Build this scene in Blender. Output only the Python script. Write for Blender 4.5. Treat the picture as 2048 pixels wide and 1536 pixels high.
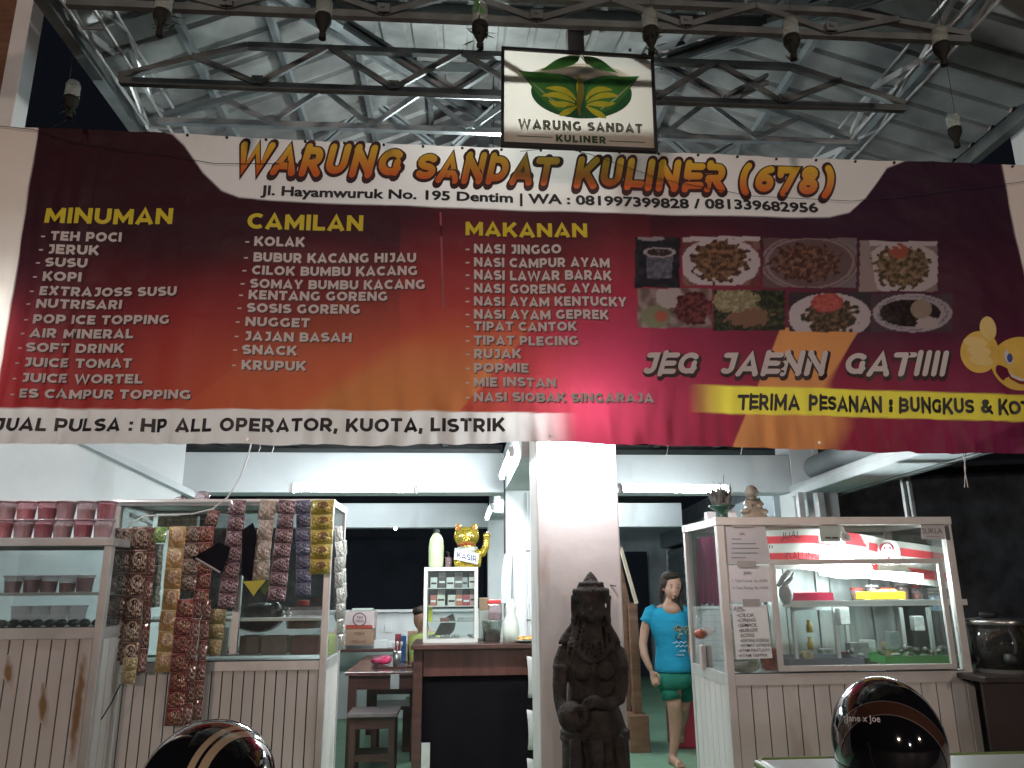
import bpy, bmesh, math, random
from mathutils import Vector, Matrix, noise
R = math.radians
random.seed(11)
SC = bpy.context.scene
COL = SC.collection
for o in list(bpy.data.objects): bpy.data.objects.remove(o)

# ---------------------------------------------------------------- camera
YAW, PITCH, ROLL, FPX = R(4), R(14.5), .008, 1538.0
EYE = Vector((0, 0, 1.5))
FW = Vector((math.sin(YAW)*math.cos(PITCH), math.cos(YAW)*math.cos(PITCH), math.sin(PITCH)))
R0 = Vector((math.cos(YAW), -math.sin(YAW), 0)); U0 = R0.cross(FW)
CX = R0*math.cos(ROLL) - U0*math.sin(ROLL); CY = U0*math.cos(ROLL) + R0*math.sin(ROLL)
cam = bpy.data.objects.new('camera', bpy.data.cameras.new('camera')); COL.objects.link(cam)
cam.data.sensor_width = 36; cam.data.lens = FPX/2048*36; cam.data.clip_start = .05; cam.data.clip_end = 400
cam.matrix_world = Matrix(((CX.x, CY.x, -FW.x, 0), (CX.y, CY.y, -FW.y, 0), (CX.z, CY.z, -FW.z, 1.5), (0, 0, 0, 1)))
SC.camera = cam
# ---------------------------------------------------------------- night sky, street light, exposure
w = bpy.data.worlds.new('World'); SC.world = w; w.use_nodes = True
bg = w.node_tree.nodes['Background']; bg.inputs[0].default_value = (.55, .68, 1, 1); bg.inputs[1].default_value = .0055
def lamp(name, loc, power, color, size, typ='POINT', target=None):
    l = bpy.data.lights.new(name, typ); l.energy = power; l.color = color
    o = bpy.data.objects.new(name, l); COL.objects.link(o); o.location = loc
    if typ == 'AREA':
        l.shape = 'RECTANGLE'; l.size, l.size_y = size
        o.rotation_euler = (Vector(target)-Vector(loc)).to_track_quat('-Z', 'Y').to_euler()
    else: l.shadow_soft_size = size
    return o
lamp('street_lamp_light', (-3.0, -7.5, 3.9), 820, (1, .74, .6), .22)
lamp('street_lamp_light', (6.5, -9.0, 4.2), 760, (1, .78, .66), .22)
lamp('shop_light_across_street', (1.0, -12, 3.0), 420, (.95, .93, 1), .3)
SC.view_settings.view_transform = 'Standard'; SC.view_settings.look = 'None'
SC.view_settings.exposure = .15; SC.view_settings.gamma = 1
SC.cycles.max_bounces = 8; SC.cycles.transparent_max_bounces = 16; SC.cycles.diffuse_bounces = 4
SC.cycles.caustics_reflective = False; SC.cycles.caustics_refractive = False
SC.cycles.sample_clamp_indirect = 6
SC.cycles.use_denoising = True

# ---------------------------------------------------------------- where things stand: rays through the viewpoint met with real planes
def ray(px, py): return FW*FPX + CX*(px-1024) + CY*(768-py)
def U(px, py, Y): d = ray(px, py); return EYE + d*(Y/d.y)
def UZ(px, py, Z): d = ray(px, py); return EYE + d*((Z-1.5)/d.z)
def UP(px, py, P, N): d = ray(px, py); return EYE + d*((P-EYE).dot(N)/d.dot(N))
def PR(p):
    v = Vector(p)-EYE; z = v.dot(FW); return 1024+FPX*v.dot(CX)/z, 768-FPX*v.dot(CY)/z
def lerp(a, b, t): return a+(b-a)*t
def sm(a, b, x):
    t = max(0, min(1, (x-a)/(b-a))); return t*t*(3-2*t)
def mixc(a, b, t): return tuple(a[i]+(b[i]-a[i])*t for i in range(3))

# ---------------------------------------------------------------- materials
MATS = {}
def nn(nt, t, **k):
    n = nt.nodes.new(t)
    for a, b in k.items(): setattr(n, a, b)
    return n
def M(name, rgb=None, rough=.5, metal=0, var=.12, sc=6, bump=0, bsc=40, emit=None, es=0, spec=.5, coat=0, stain=None, stretch=None, alpha=1):
    if name in MATS: return MATS[name]
    m = bpy.data.materials.new(name); m.use_nodes = True; nt = m.node_tree; L = nt.links
    b = nt.nodes['Principled BSDF']
    b.inputs['Roughness'].default_value = rough; b.inputs['Metallic'].default_value = metal
    b.inputs['Specular IOR Level'].default_value = spec; b.inputs['Coat Weight'].default_value = coat
    b.inputs['Alpha'].default_value = alpha
    b.inputs['Base Color'].default_value = (*rgb, 1)
    tc = nn(nt, 'ShaderNodeTexCoord')
    src = tc.outputs['Object']
    if stretch:
        mp = nn(nt, 'ShaderNodeMapping'); mp.inputs['Scale'].default_value = stretch; L.new(src, mp.inputs[0]); src = mp.outputs[0]
    col = None
    if var:
        n = nn(nt, 'ShaderNodeTexNoise'); n.inputs['Scale'].default_value = sc; n.inputs['Detail'].default_value = 6; L.new(src, n.inputs['Vector'])
        r = nn(nt, 'ShaderNodeValToRGB'); L.new(n.outputs[0], r.inputs[0])
        r.color_ramp.elements[0].position = .3; r.color_ramp.elements[1].position = .7
        r.color_ramp.elements[0].color = (*[c*(1-var) for c in rgb], 1); r.color_ramp.elements[1].color = (*[min(1, c*(1+var)) for c in rgb], 1)
        col = r.outputs[0]
    if stain:
        n = nn(nt, 'ShaderNodeTexNoise'); n.inputs['Scale'].default_value = stain[1]; n.inputs['Detail'].default_value = 5
        mp = nn(nt, 'ShaderNodeMapping'); mp.inputs['Scale'].default_value = (1, 1, .35); L.new(tc.outputs['Object'], mp.inputs[0]); L.new(mp.outputs[0], n.inputs['Vector'])
        r = nn(nt, 'ShaderNodeValToRGB'); L.new(n.outputs[0], r.inputs[0])
        r.color_ramp.elements[0].position = stain[2]; r.color_ramp.elements[1].position = stain[2]+.14
        r.color_ramp.elements[0].color = (0, 0, 0, 1); r.color_ramp.elements[1].color = (.8, .8, .8, 1)
        mx = nn(nt, 'ShaderNodeMixRGB'); L.new(r.outputs[0], mx.inputs[0])
        if col: L.new(col, mx.inputs[1])
        else: mx.inputs[1].default_value = (*rgb, 1)
        mx.inputs[2].default_value = (*stain[0], 1); col = mx.outputs[0]
    if col: L.new(col, b.inputs['Base Color'])
    if bump:
        n = nn(nt, 'ShaderNodeTexNoise'); n.inputs['Scale'].default_value = bsc; n.inputs['Detail'].default_value = 4; L.new(src, n.inputs['Vector'])
        bp = nn(nt, 'ShaderNodeBump'); bp.inputs['Strength'].default_value = bump; bp.inputs['Distance'].default_value = .01
        L.new(n.outputs[0], bp.inputs['Height']); L.new(bp.outputs[0], b.inputs['Normal'])
    if emit:
        b.inputs['Emission Color'].default_value = (*emit, 1); b.inputs['Emission Strength'].default_value = es
    MATS[name] = m; return m
def glass(name, tint=(.93, .96, .95), rough=.02, refl=1.0, haze=.0, hazec=(.5, .55, .55)):
    if name in MATS: return MATS[name]
    m = bpy.data.materials.new(name); m.use_nodes = True; nt = m.node_tree; L = nt.links; nt.nodes.clear()
    out = nn(nt, 'ShaderNodeOutputMaterial'); mx = nn(nt, 'ShaderNodeMixShader'); t = nn(nt, 'ShaderNodeBsdfTransparent'); g = nn(nt, 'ShaderNodeBsdfGlossy')
    t.inputs[0].default_value = (*tint, 1); g.inputs['Roughness'].default_value = rough
    f = nn(nt, 'ShaderNodeFresnel'); ge = nn(nt, 'ShaderNodeNewGeometry'); im = nn(nt, 'ShaderNodeMath', operation='MULTIPLY_ADD')
    L.new(ge.outputs['Backfacing'], im.inputs[0]); im.inputs[1].default_value = 1/1.5-1.5; im.inputs[2].default_value = 1.5; L.new(im.outputs[0], f.inputs[0])   # thin sheet: same reflectance from both faces
    mu = nn(nt, 'ShaderNodeMath', operation='MULTIPLY'); mu.inputs[1].default_value = refl; mu.use_clamp = True
    L.new(f.outputs[0], mu.inputs[0]); L.new(mu.outputs[0], mx.inputs[0]); L.new(t.outputs[0], mx.inputs[1]); L.new(g.outputs[0], mx.inputs[2])
    last = mx.outputs[0]
    if haze:
        d = nn(nt, 'ShaderNodeBsdfPrincipled'); d.inputs['Base Color'].default_value = (*hazec, 1); d.inputs['Roughness'].default_value = .6
        m2 = nn(nt, 'ShaderNodeMixShader'); no = nn(nt, 'ShaderNodeTexNoise'); no.inputs['Scale'].default_value = 7; no.inputs['Detail'].default_value = 5
        tc = nn(nt, 'ShaderNodeTexCoord'); L.new(tc.outputs['Object'], no.inputs['Vector'])
        m3 = nn(nt, 'ShaderNodeMath', operation='MULTIPLY'); m3.inputs[1].default_value = haze*2; L.new(no.outputs[0], m3.inputs[0]); L.new(m3.outputs[0], m2.inputs[0])
        L.new(last, m2.inputs[1]); L.new(d.outputs[0], m2.inputs[2]); last = m2.outputs[0]
    L.new(last, out.inputs[0]); MATS[name] = m; return m
def lit(name, rgb, s):
    if name in MATS: return MATS[name]
    m = bpy.data.materials.new(name); m.use_nodes = True; nt = m.node_tree; nt.nodes.clear()
    out = nn(nt, 'ShaderNodeOutputMaterial'); e = nn(nt, 'ShaderNodeEmission'); e.inputs[0].default_value = (*rgb, 1); e.inputs[1].default_value = s
    nt.links.new(e.outputs[0], out.inputs[0]); MATS[name] = m; return m
def printed(name, rough=.45, transl=.25, spec=.35):
    """print held in the mesh's colour attribute, on a sheet that lets some light through"""
    if name in MATS: return MATS[name]
    m = bpy.data.materials.new(name); m.use_nodes = True; nt = m.node_tree; L = nt.links
    b = nt.nodes['Principled BSDF']; out = nt.nodes['Material Output']
    a = nn(nt, 'ShaderNodeVertexColor', layer_name='print'); L.new(a.outputs[0], b.inputs['Base Color'])
    b.inputs['Roughness'].default_value = rough; b.inputs['Specular IOR Level'].default_value = spec
    n = nn(nt, 'ShaderNodeTexNoise'); n.inputs['Scale'].default_value = 9; n.inputs['Detail'].default_value = 5
    tc = nn(nt, 'ShaderNodeTexCoord'); L.new(tc.outputs['Object'], n.inputs['Vector'])
    bp = nn(nt, 'ShaderNodeBump'); bp.inputs['Strength'].default_value = .35; bp.inputs['Distance'].default_value = .02; L.new(n.outputs[0], bp.inputs['Height']); L.new(bp.outputs[0], b.inputs['Normal'])
    if transl:
        t = nn(nt, 'ShaderNodeBsdfTranslucent'); L.new(a.outputs[0], t.inputs[0]); mx = nn(nt, 'ShaderNodeMixShader'); mx.inputs[0].default_value = transl
        L.new(b.outputs[0], mx.inputs[1]); L.new(t.outputs[0], mx.inputs[2]); L.new(mx.outputs[0], out.inputs[0])
    MATS[name] = m; return m
def sachet_mat(name, base, disc, inner, band, foil=.35):
    """printed foil: a round picture, rows of small print, a plain seal at the ends; uses the sachet's UV"""
    if name in MATS: return MATS[name]
    m = bpy.data.materials.new(name); m.use_nodes = True; nt = m.node_tree; L = nt.links; b = nt.nodes['Principled BSDF']
    uv = nn(nt, 'ShaderNodeUVMap'); sep = nn(nt, 'ShaderNodeSeparateXYZ'); L.new(uv.outputs[0], sep.inputs[0])
    def math_(op, a, c=None, clamp=False):
        n = nn(nt, 'ShaderNodeMath', operation=op); n.use_clamp = clamp
        for i, v in ((0, a), (1, c)):
            if v is None: continue
            if isinstance(v, (int, float)): n.inputs[i].default_value = v
            else: L.new(v, n.inputs[i])
        return n.outputs[0]
    def mix(f, a, c):
        n = nn(nt, 'ShaderNodeMixRGB'); L.new(f, n.inputs[0])
        for i, v in ((1, a), (2, c)):
            if isinstance(v, tuple): n.inputs[i].default_value = (*v, 1)
            else: L.new(v, n.inputs[i])
        return n.outputs[0]
    u, v = sep.outputs[0], sep.outputs[1]
    dx = math_('SUBTRACT', u, .55); dy = math_('SUBTRACT', v, .6); dd = math_('SQRT', math_('ADD', math_('MULTIPLY', dx, dx), math_('MULTIPLY', dy, dy)))
    d1 = math_('MULTIPLY', math_('LESS_THAN', dd, .31), .85); d2 = math_('LESS_THAN', dd, .24)
    no = nn(nt, 'ShaderNodeTexNoise'); no.inputs['Scale'].default_value = 1; no.inputs['Detail'].default_value = 2
    mp = nn(nt, 'ShaderNodeMapping'); mp.inputs['Scale'].default_value = (16, 7, 1); L.new(uv.outputs[0], mp.inputs[0]); L.new(mp.outputs[0], no.inputs['Vector'])
    txt = math_('MULTIPLY', math_('MULTIPLY', math_('GREATER_THAN', no.outputs[0], .56), .75), math_('LESS_THAN', math_('ABSOLUTE', math_('SUBTRACT', v, .42)), .36))
    n2 = nn(nt, 'ShaderNodeTexNoise'); n2.inputs['Scale'].default_value = 6; n2.inputs['Detail'].default_value = 4; L.new(uv.outputs[0], n2.inputs['Vector'])
    c0 = mix(n2.outputs[0], tuple(x*.55 for x in base), tuple(min(1, x*1.5) for x in base))
    c1 = mix(d1, c0, disc); c2 = mix(math_('MULTIPLY', d2, math_('GREATER_THAN', n2.outputs[0], .4)), c1, inner); c3 = mix(txt, c2, band)
    edge = math_('MULTIPLY', math_('MAXIMUM', math_('GREATER_THAN', v, .955), math_('GREATER_THAN', math_('ABSOLUTE', math_('SUBTRACT', u, .5)), .462)), .8); c4 = mix(edge, c3, tuple(min(1, x*1.1+.16) for x in base))
    L.new(c4, b.inputs['Base Color']); b.inputs['Roughness'].default_value = .2; b.inputs['Metallic'].default_value = foil; b.inputs['Coat Weight'].default_value = .6
    n3 = nn(nt, 'ShaderNodeTexNoise'); n3.inputs['Scale'].default_value = 5; n3.inputs['Detail'].default_value = 3; L.new(uv.outputs[0], n3.inputs['Vector'])
    bp = nn(nt, 'ShaderNodeBump'); bp.inputs['Strength'].default_value = .55; bp.inputs['Distance'].default_value = .025; L.new(n3.outputs[0], bp.inputs['Height']); L.new(bp.outputs[0], b.inputs['Normal'])
    MATS[name] = m; return m

# ---------------------------------------------------------------- mesh builder
class MB:
    def __init__(s): s.v = []; s.f = []; s.uv = None
    def add(s, vs, fs):
        k = len(s.v); s.v += [Vector(x) for x in vs]; s.f += [tuple(i+k for i in f) for f in fs]; return s
    def hexa(s, p):   # p: 4 bottom ring, 4 top ring
        return s.add(p, [(3, 2, 1, 0), (4, 5, 6, 7), (0, 1, 5, 4), (1, 2, 6, 5), (2, 3, 7, 6), (3, 0, 4, 7)])
    def box(s, a, b):
        x0, x1 = sorted((a[0], b[0])); y0, y1 = sorted((a[1], b[1])); z0, z1 = sorted((a[2], b[2]))
        return s.hexa([(x0, y0, z0), (x1, y0, z0), (x1, y1, z0), (x0, y1, z0), (x0, y0, z1), (x1, y0, z1), (x1, y1, z1), (x0, y1, z1)])
    def pbox(s, x0, y0, x1, y1, Y, d=.03):
        """upright box whose front face at depth Y covers that span of the view"""
        ym, xm = (y0+y1)/2, (x0+x1)/2
        return s.box((U(x0, ym, Y).x, Y, U(xm, y1, Y).z), (U(x1, ym, Y).x, Y+d, U(xm, y0, Y).z))
    def beam(s, a, b, w_, h, up=(0, 0, 1)):
        a, b = Vector(a), Vector(b); d = (b-a).normalized(); up = Vector(up)
        if abs(d.dot(up)) > .98: up = Vector((0, 1, 0))
        sx = d.cross(up).normalized()*w_/2; sy = sx.cross(d).normalized()*h/2
        return s.hexa([a-sx-sy, a+sx-sy, a+sx+sy, a-sx+sy, b-sx-sy, b+sx-sy, b+sx+sy, b-sx+sy])
    def tube(s, pts, r, seg=8, cap=True):
        pts = [Vector(p) for p in pts]; n = len(pts); k = len(s.v); ref = None
        for i, p in enumerate(pts):
            d = (pts[min(n-1, i+1)]-pts[max(0, i-1)]).normalized()
            if ref is None: ref = Vector((0, 0, 1)) if abs(d.z) < .9 else Vector((1, 0, 0))
            a = d.cross(ref).normalized(); b = a.cross(d).normalized(); ref = b
            rr = r[i] if isinstance(r, (list, tuple)) else r
            for j in range(seg):
                t = 2*math.pi*j/seg; s.v.append(p+(a*math.cos(t)+b*math.sin(t))*rr)
        for i in range(n-1):
            for j in range(seg): s.f.append((k+i*seg+j, k+i*seg+(j+1) % seg, k+(i+1)*seg+(j+1) % seg, k+(i+1)*seg+j))
        if cap: s.f.append(tuple(k+j for j in reversed(range(seg)))); s.f.append(tuple(k+(n-1)*seg+j for j in range(seg)))
        return s
    def loft(s, rings, seg=16, cap=True):
        """rings: (centre, rx, ry) horizontal ellipses, or (centre, rx, ry, tilt about x)"""
        k = len(s.v)
        for rg in rings:
            c, rx, ry = Vector(rg[0]), rg[1], rg[2]; ti = rg[3] if len(rg) > 3 else 0
            for j in range(seg):
                t = 2*math.pi*j/seg; y = ry*math.sin(t); s.v.append(c+Vector((rx*math.cos(t), y*math.cos(ti), y*math.sin(ti))))
        n = len(rings)
        for i in range(n-1):
            for j in range(seg): s.f.append((k+i*seg+j, k+i*seg+(j+1) % seg, k+(i+1)*seg+(j+1) % seg, k+(i+1)*seg+j))
        if cap: s.f.append(tuple(k+j for j in reversed(range(seg)))); s.f.append(tuple(k+(n-1)*seg+j for j in range(seg)))
        return s
    def lathe(s, c, prof, seg=20, cap=True): return s.loft([((c[0], c[1], c[2]+z), r, r) for r, z in prof], seg, cap)
    def ell(s, c, r, seg=16, rings=10, rot=None):
        if isinstance(r, (int, float)): r = (r, r, r)
        k = len(s.v); c = Vector(c)
        for i in range(rings+1):
            a = math.pi*i/rings
            for j in range(seg):
                t = 2*math.pi*j/seg; p = Vector((r[0]*math.sin(a)*math.cos(t), r[1]*math.sin(a)*math.sin(t), -r[2]*math.cos(a)))
                if rot: p = rot @ p
                s.v.append(c+p)
        for i in range(rings):
            for j in range(seg): s.f.append((k+i*seg+j, k+i*seg+(j+1) % seg, k+(i+1)*seg+(j+1) % seg, k+(i+1)*seg+j))
        return s
    def prism(s, pts, off):
        """outline of points extruded by a vector"""
        n = len(pts); off = Vector(off); pts = [Vector(p) for p in pts]
        return s.add(pts+[p+off for p in pts], [tuple(range(n)), tuple(reversed(range(n, 2*n)))]+[(i, (i+1) % n, n+(i+1) % n, n+i) for i in range(n)])
    def face(s, pts): return s.add(pts, [tuple(range(len(pts)))])
    def frame(s, x0, y0, x1, y1, Y, w_, d):
        """four butted bars of an upright frame; w_ in metres"""
        ym, xm = (y0+y1)/2, (x0+x1)/2; a = U(x0, ym, Y).x; b = U(x1, ym, Y).x; t = U(xm, y0, Y).z; l = U(xm, y1, Y).z
        s.box((a, Y, l), (b, Y+d, l+w_)); s.box((a, Y, t-w_), (b, Y+d, t)); s.box((a, Y, l+w_), (a+w_, Y+d, t-w_)); s.box((b-w_, Y, l+w_), (b, Y+d, t-w_)); return s
def root_of(o):
    while o.parent: o = o.parent
    return o
def build(name, mb, mat, parent=None, smooth=False, bevel=0, kind=None, remesh=0, uvs=None, colors=None, sub=0, weld=False):
    me = bpy.data.meshes.new(name)
    off = root_of(parent).location if parent else Vector((0, 0, 0))
    me.from_pydata([tuple(v-off) for v in mb.v], [], mb.f); me.materials.append(mat)
    bm = bmesh.new(); bm.from_mesh(me)
    if weld: bmesh.ops.remove_doubles(bm, verts=bm.verts, dist=1e-5)
    bmesh.ops.recalc_face_normals(bm, faces=bm.faces); bm.to_mesh(me); bm.free()
    if smooth:
        for p in me.polygons: p.use_smooth = True
    if colors:
        ca = me.color_attributes.new('print', 'FLOAT_COLOR', 'POINT')
        flat = []
        for c in colors: flat += [c[0], c[1], c[2], 1]
        ca.data.foreach_set('color', flat)
    if uvs:
        ul = me.uv_layers.new(name='UVMap')
        for lp in me.loops: ul.data[lp.index].uv = uvs[lp.vertex_index]
    o = bpy.data.objects.new(name, me); COL.objects.link(o)
    if parent: o.parent = parent
    if bevel:
        md = o.modifiers.new('bevel', 'BEVEL'); md.width = bevel; md.segments = 2; md.limit_method = 'ANGLE'
    if remesh:
        md = o.modifiers.new('remesh', 'REMESH'); md.mode = 'VOXEL'; md.voxel_size = remesh; md.use_smooth_shade = True
        s_ = o.modifiers.new('smooth', 'SMOOTH'); s_.factor = .5; s_.iterations = 4
    if sub:
        md = o.modifiers.new('sub', 'SUBSURF'); md.levels = md.render_levels = sub
    if kind: o['kind'] = kind
    return o
def tag(o, label, cat, group=None):
    o['label'] = label; o['category'] = cat
    if group: o['group'] = group
    return o
def thing(name, label, cat, loc, group=None):
    o = bpy.data.objects.new(name, None); COL.objects.link(o); o.location = loc; o.empty_display_size = .1
    return tag(o, label, cat, group)
def one(name, mb, mat, label, cat, group=None, **k):
    """a thing that is one mesh, its origin at its base"""
    c = Vector((sum(v.x for v in mb.v)/len(mb.v), sum(v.y for v in mb.v)/len(mb.v), min(v.z for v in mb.v)))
    mb.v = [v-c for v in mb.v]; o = build(name, mb, mat, **k); o.location = c
    return tag(o, label, cat, group)
def struct(name, mb, mat, **k): return build(name, mb, mat, kind='structure', **k)
def copy_thing(o, loc, label=None):
    c = o.copy(); COL.objects.link(c); c.location = loc
    if label: c['label'] = label
    for ch in list(o.children):
        d = ch.copy(); COL.objects.link(d); d.parent = c
        for g in list(ch.children):
            e = g.copy(); COL.objects.link(e); e.parent = d
    return c
ORD = ['first', 'second', 'third', 'fourth', 'fifth', 'sixth', 'seventh', 'eighth', 'ninth', 'tenth', 'eleventh', 'twelfth', 'thirteenth', 'fourteenth']

# ---------------------------------------------------------------- lettering
_tc = {}
def text_mesh(s, bold, shear, space):
    key = (s, bold, shear, space)
    if key in _tc: return _tc[key]
    cu = bpy.data.curves.new('t', 'FONT'); cu.body = s; cu.size = 1; cu.offset = bold; cu.shear = shear; cu.resolution_u = 3; cu.space_character = space
    o = bpy.data.objects.new('t', cu); COL.objects.link(o)
    dg = bpy.context.evaluated_depsgraph_get(); me = bpy.data.meshes.new_from_object(o.evaluated_get(dg))
    vs = [(v.co.x, v.co.y) for v in me.vertices]; fs = [tuple(p.vertices) for p in me.polygons]
    bpy.data.objects.remove(o); bpy.data.curves.remove(cu); bpy.data.meshes.remove(me)
    _tc[key] = (vs, fs); return vs, fs
VVP = (976, -5160)
def letter(parent, s, x0, y0, x1, y1, cap, surf, mat, bold=.012, shear=0, space=1.0, name='lettering', jit=0, label=None, grow=0):
    """letters of real width laid on a surface: surf(px,py) gives the point on it"""
    thin = min(bold, .008); rad = max(0, bold-.008)
    vs, fs = text_mesh(s, thin, shear, space)
    if not vs: return
    a0 = min(v[0] for v in vs); a1 = max(v[0] for v in vs); mb = MB()
    nc = 0 if rad < .002 else (4 if rad < .02 else 8)
    for ci in range(nc+1):
        ox, oy = (0, 0) if ci == 0 else (rad*math.cos(2*math.pi*ci/nc+.4), rad*.9*math.sin(2*math.pi*ci/nc+.4)); pts = []
        for a, b in vs:
            t = (a+ox*.8-a0)/(a1-a0); bx, by = x0+(x1-x0)*t, y0+(y1-y0)*t
            ux, uy = VVP[0]-bx, VVP[1]-by; l = math.hypot(ux, uy); h = cap*(b+oy)/.72
            p = surf(bx+ux/l*h, by+uy/l*h+jit*math.sin(a*3.1)); pts.append(EYE+(p-EYE)*(1-ci*.00006))
        mb.add(pts, fs)
    o = build(name, mb, mat, parent)
    if label: o['label'] = label
    return o
    pts = []
    for a, b in vs:
        t = (a-a0)/(a1-a0); bx, by = x0+(x1-x0)*t, y0+(y1-y0)*t
        ux, uy = VVP[0]-bx, VVP[1]-by; l = math.hypot(ux, uy); h = cap*b/.72
        j = jit*math.sin(a*3.1)
        pts.append(surf(bx+ux/l*h, by+uy/l*h+j))
    mb.add(pts, fs)
    o = build(name, mb, mat, parent)
    if label: o['label'] = label
    return o
def poly_on(parent, name, pts, surf, mat): return build(name, MB().face([surf(*p) for p in pts]), mat, parent)
def flat(Y, eps=.004): return lambda px, py: U(px, py, Y-eps)
# ---------------------------------------------------------------- a heavy sans alphabet drawn from strokes (cap height 1)
def arc(cx, cy, rx, ry, a, b, n=10): return [(cx+rx*math.cos(R(a+(b-a)*i/n)), cy+ry*math.sin(R(a+(b-a)*i/n))) for i in range(n+1)]
def glyph(c, t):
    h = t/2; k = 1-h
    G = {
     'A': (.92, [[(h*.8, 0), (.46, k+h*.2), (.92-h*.8, 0)], [(.24, .25), (.68, .25)]]),
     'B': (.80, [[(h, 0), (h, 1)], [(h, k)]+arc(.46, .5+(k-.5)/2, .22, (k-.5)/2, 90, -90, 8)+[(h, .5)], [(h, h)]+list(reversed(arc(.50, h+(.5-h)/2, .23, (.5-h)/2, 90, -90, 8)))[:0]+[(.5, h)]+arc(.50, h+(.5-h)/2, .22, (.5-h)/2, -90, 90, 8)+[(h+.1, .5)]]),
     'C': (.84, [arc(.5, .5, .5-h, k-.5, 48, 312, 14)]),
     'D': (.88, [[(h, 0), (h, 1)], [(h, k)]+arc(.4, .5, .48-h, k-.5, 90, -90, 12)+[(h, h)]]),
     'E': (.70, [[(h, 0), (h, 1)], [(h, k), (.68, k)], [(h, .5), (.62, .5)], [(h, h), (.70, h)]]),
     'F': (.68, [[(h, 0), (h, 1)], [(h, k), (.68, k)], [(h, .46), (.62, .46)]]),
     'G': (.90, [arc(.5, .5, .5-h, k-.5, 50, 322, 14), [(.86-h, .12), (.86-h, .52)]]),
     'H': (.86, [[(h, 0), (h, 1)], [(.86-h, 0), (.86-h, 1)], [(h, .5), (.86-h, .5)]]),
     'I': (t, [[(h, 0), (h, 1)]]),
     'J': (.60, [[(.12, k), (.60-h, k), (.60-h, .34)]+arc(.60-h-.2, .32, .2, .32-h, 0, -130, 7)]),
     'K': (.84, [[(h, 0), (h, 1)], [(h+.04, .32), (.74, 1)], [(.36, .56), (.78, 0)]]),
     'L': (.66, [[(h, 0), (h, 1)], [(h, h), (.66, h)]]),
     'M': (1.02, [[(h, 0), (h, 1-h*.3)], [(1.02-h, 0), (1.02-h, 1-h*.3)], [(h*.8, 1-h*.5), (.51, .26), (1.02-h*.8, 1-h*.5)]]),
     'N': (.88, [[(h, 0), (h, 1)], [(.88-h, 0), (.88-h, 1)], [(h*.8, 1-h*.5), (.88-h*.8, h*.5)]]),
     'O': (.98, [arc(.49, .5, .49-h, k-.5, 90, 450, 22)]),
     'P': (.76, [[(h, 0), (h, 1)], [(h, k)]+arc(.44, .64, .32-h+.0, k-.64, 90, -90, 8)+[(h, .64-(k-.64))]]),
     'R': (.80, [[(h, 0), (h, 1)], [(h, k)]+arc(.44, .64, .33-h, k-.64, 90, -90, 8)+[(h, .64-(k-.64))], [(.42, .34), (.70, 0)]]),
     'S': (.74, [arc(.39, .5+(k-.5)/2, .33-h*.3, (k-.5)/2, 38, 270, 10)[:-1]+arc(.36, h+(.5-h)/2, .33-h*.2, (.5-h)/2, 90, -142, 10)]),
     'T': (.76, [[(0, k), (.76, k)], [(.38, 0), (.38, k)]]),
     'U': (.84, [[(h, 1), (h, .42)]+arc(.42, .42, .42-h, .42-h, 180, 360, 10)+[(.84-h, 1)]]),
     'V': (.90, [[(h*.8, 1), (.45, h*.4), (.90-h*.8, 1)]]),
     'W': (1.28, [[(h*.7, 1), (.34, h*.4), (.64, .92), (.94, h*.4), (1.28-h*.7, 1)]]),
     'X': (.86, [[(h, 0), (.86-h, 1)], [(h, 1), (.86-h, 0)]]),
     'Y': (.84, [[(h*.8, 1), (.42, .40), (.84-h*.8, 1)], [(.42, 0), (.42, .42)]]),
     'Z': (.76, [[(.02, k), (.70, k), (.08, h), (.76, h)]]),
     '0': (.80, [arc(.40, .5, .40-h, k-.5, 90, 450, 20)]), '1': (.46, [[(0, k), (.46-h, k), (.46-h, 0)]]),
     '2': (.70, [arc(.35, .70, .31-h*.4, k-.70, 150, -30, 8)+[(h*.9, h), (.70, h)]]), '3': (.70, [[(.04, k), (.62, k), (.34, .58)]+arc(.34, .32, .33-h*.5, .27-h*.1, 80, -130, 9)]),
     '5': (.70, [[(.64, k), (.16, k), (.12, .56), (.34, .58)]+arc(.34, .33, .33-h*.5, .25, 75, -135, 9)]), '6': (.76, [arc(.38, .34, .38-h, .34-h, 0, 360, 16), arc(.66, .36, .66-h, k-.36, 178, 96, 8)]),
     '7': (.72, [[(h*.6, .68), (h*.6, k), (.66, k), (.28, 0)]]), '8': (.74, [arc(.37, .28, .37-h, .28-h*.8, 90, 450, 16), arc(.37, .74, .32-h, .24-h*.7, 90, 450, 14)]), '9': (.76, [arc(.38, .66, .38-h, .34-h, 0, 360, 16), arc(.10, .64, .66-h, .64-h, -2, -84, 8)]),
     '-': (.36, [[(0, .38), (.36, .38)]]), ':': (.22, [[(.11, .04), (.11, .04+t)], [(.11, .52), (.11, .52+t)]]), ',': (.22, [[(.13, t), (.06, -.18)]]), '.': (.22, [[(.11, 0), (.11, t)]]),
     '(': (.40, [arc(.52, .45, .46, .66, 130, 230, 8)]), ')': (.40, [arc(-.12, .45, .46, .66, 50, -50, 8)]), '|': (.12, [[(.06, -.2), (.06, 1.1)]]),
     '&': (.88, [[(.82, .02), (.26, .62)]+arc(.36, .78, .16, k-.78, 190, -20, 8)+[(.14, .40)]+arc(.34, .28, .34-h, .28-h, 140, 300, 8)+[(.74, .46)]]),
    }
    return G.get(c, (.3, []))
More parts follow.
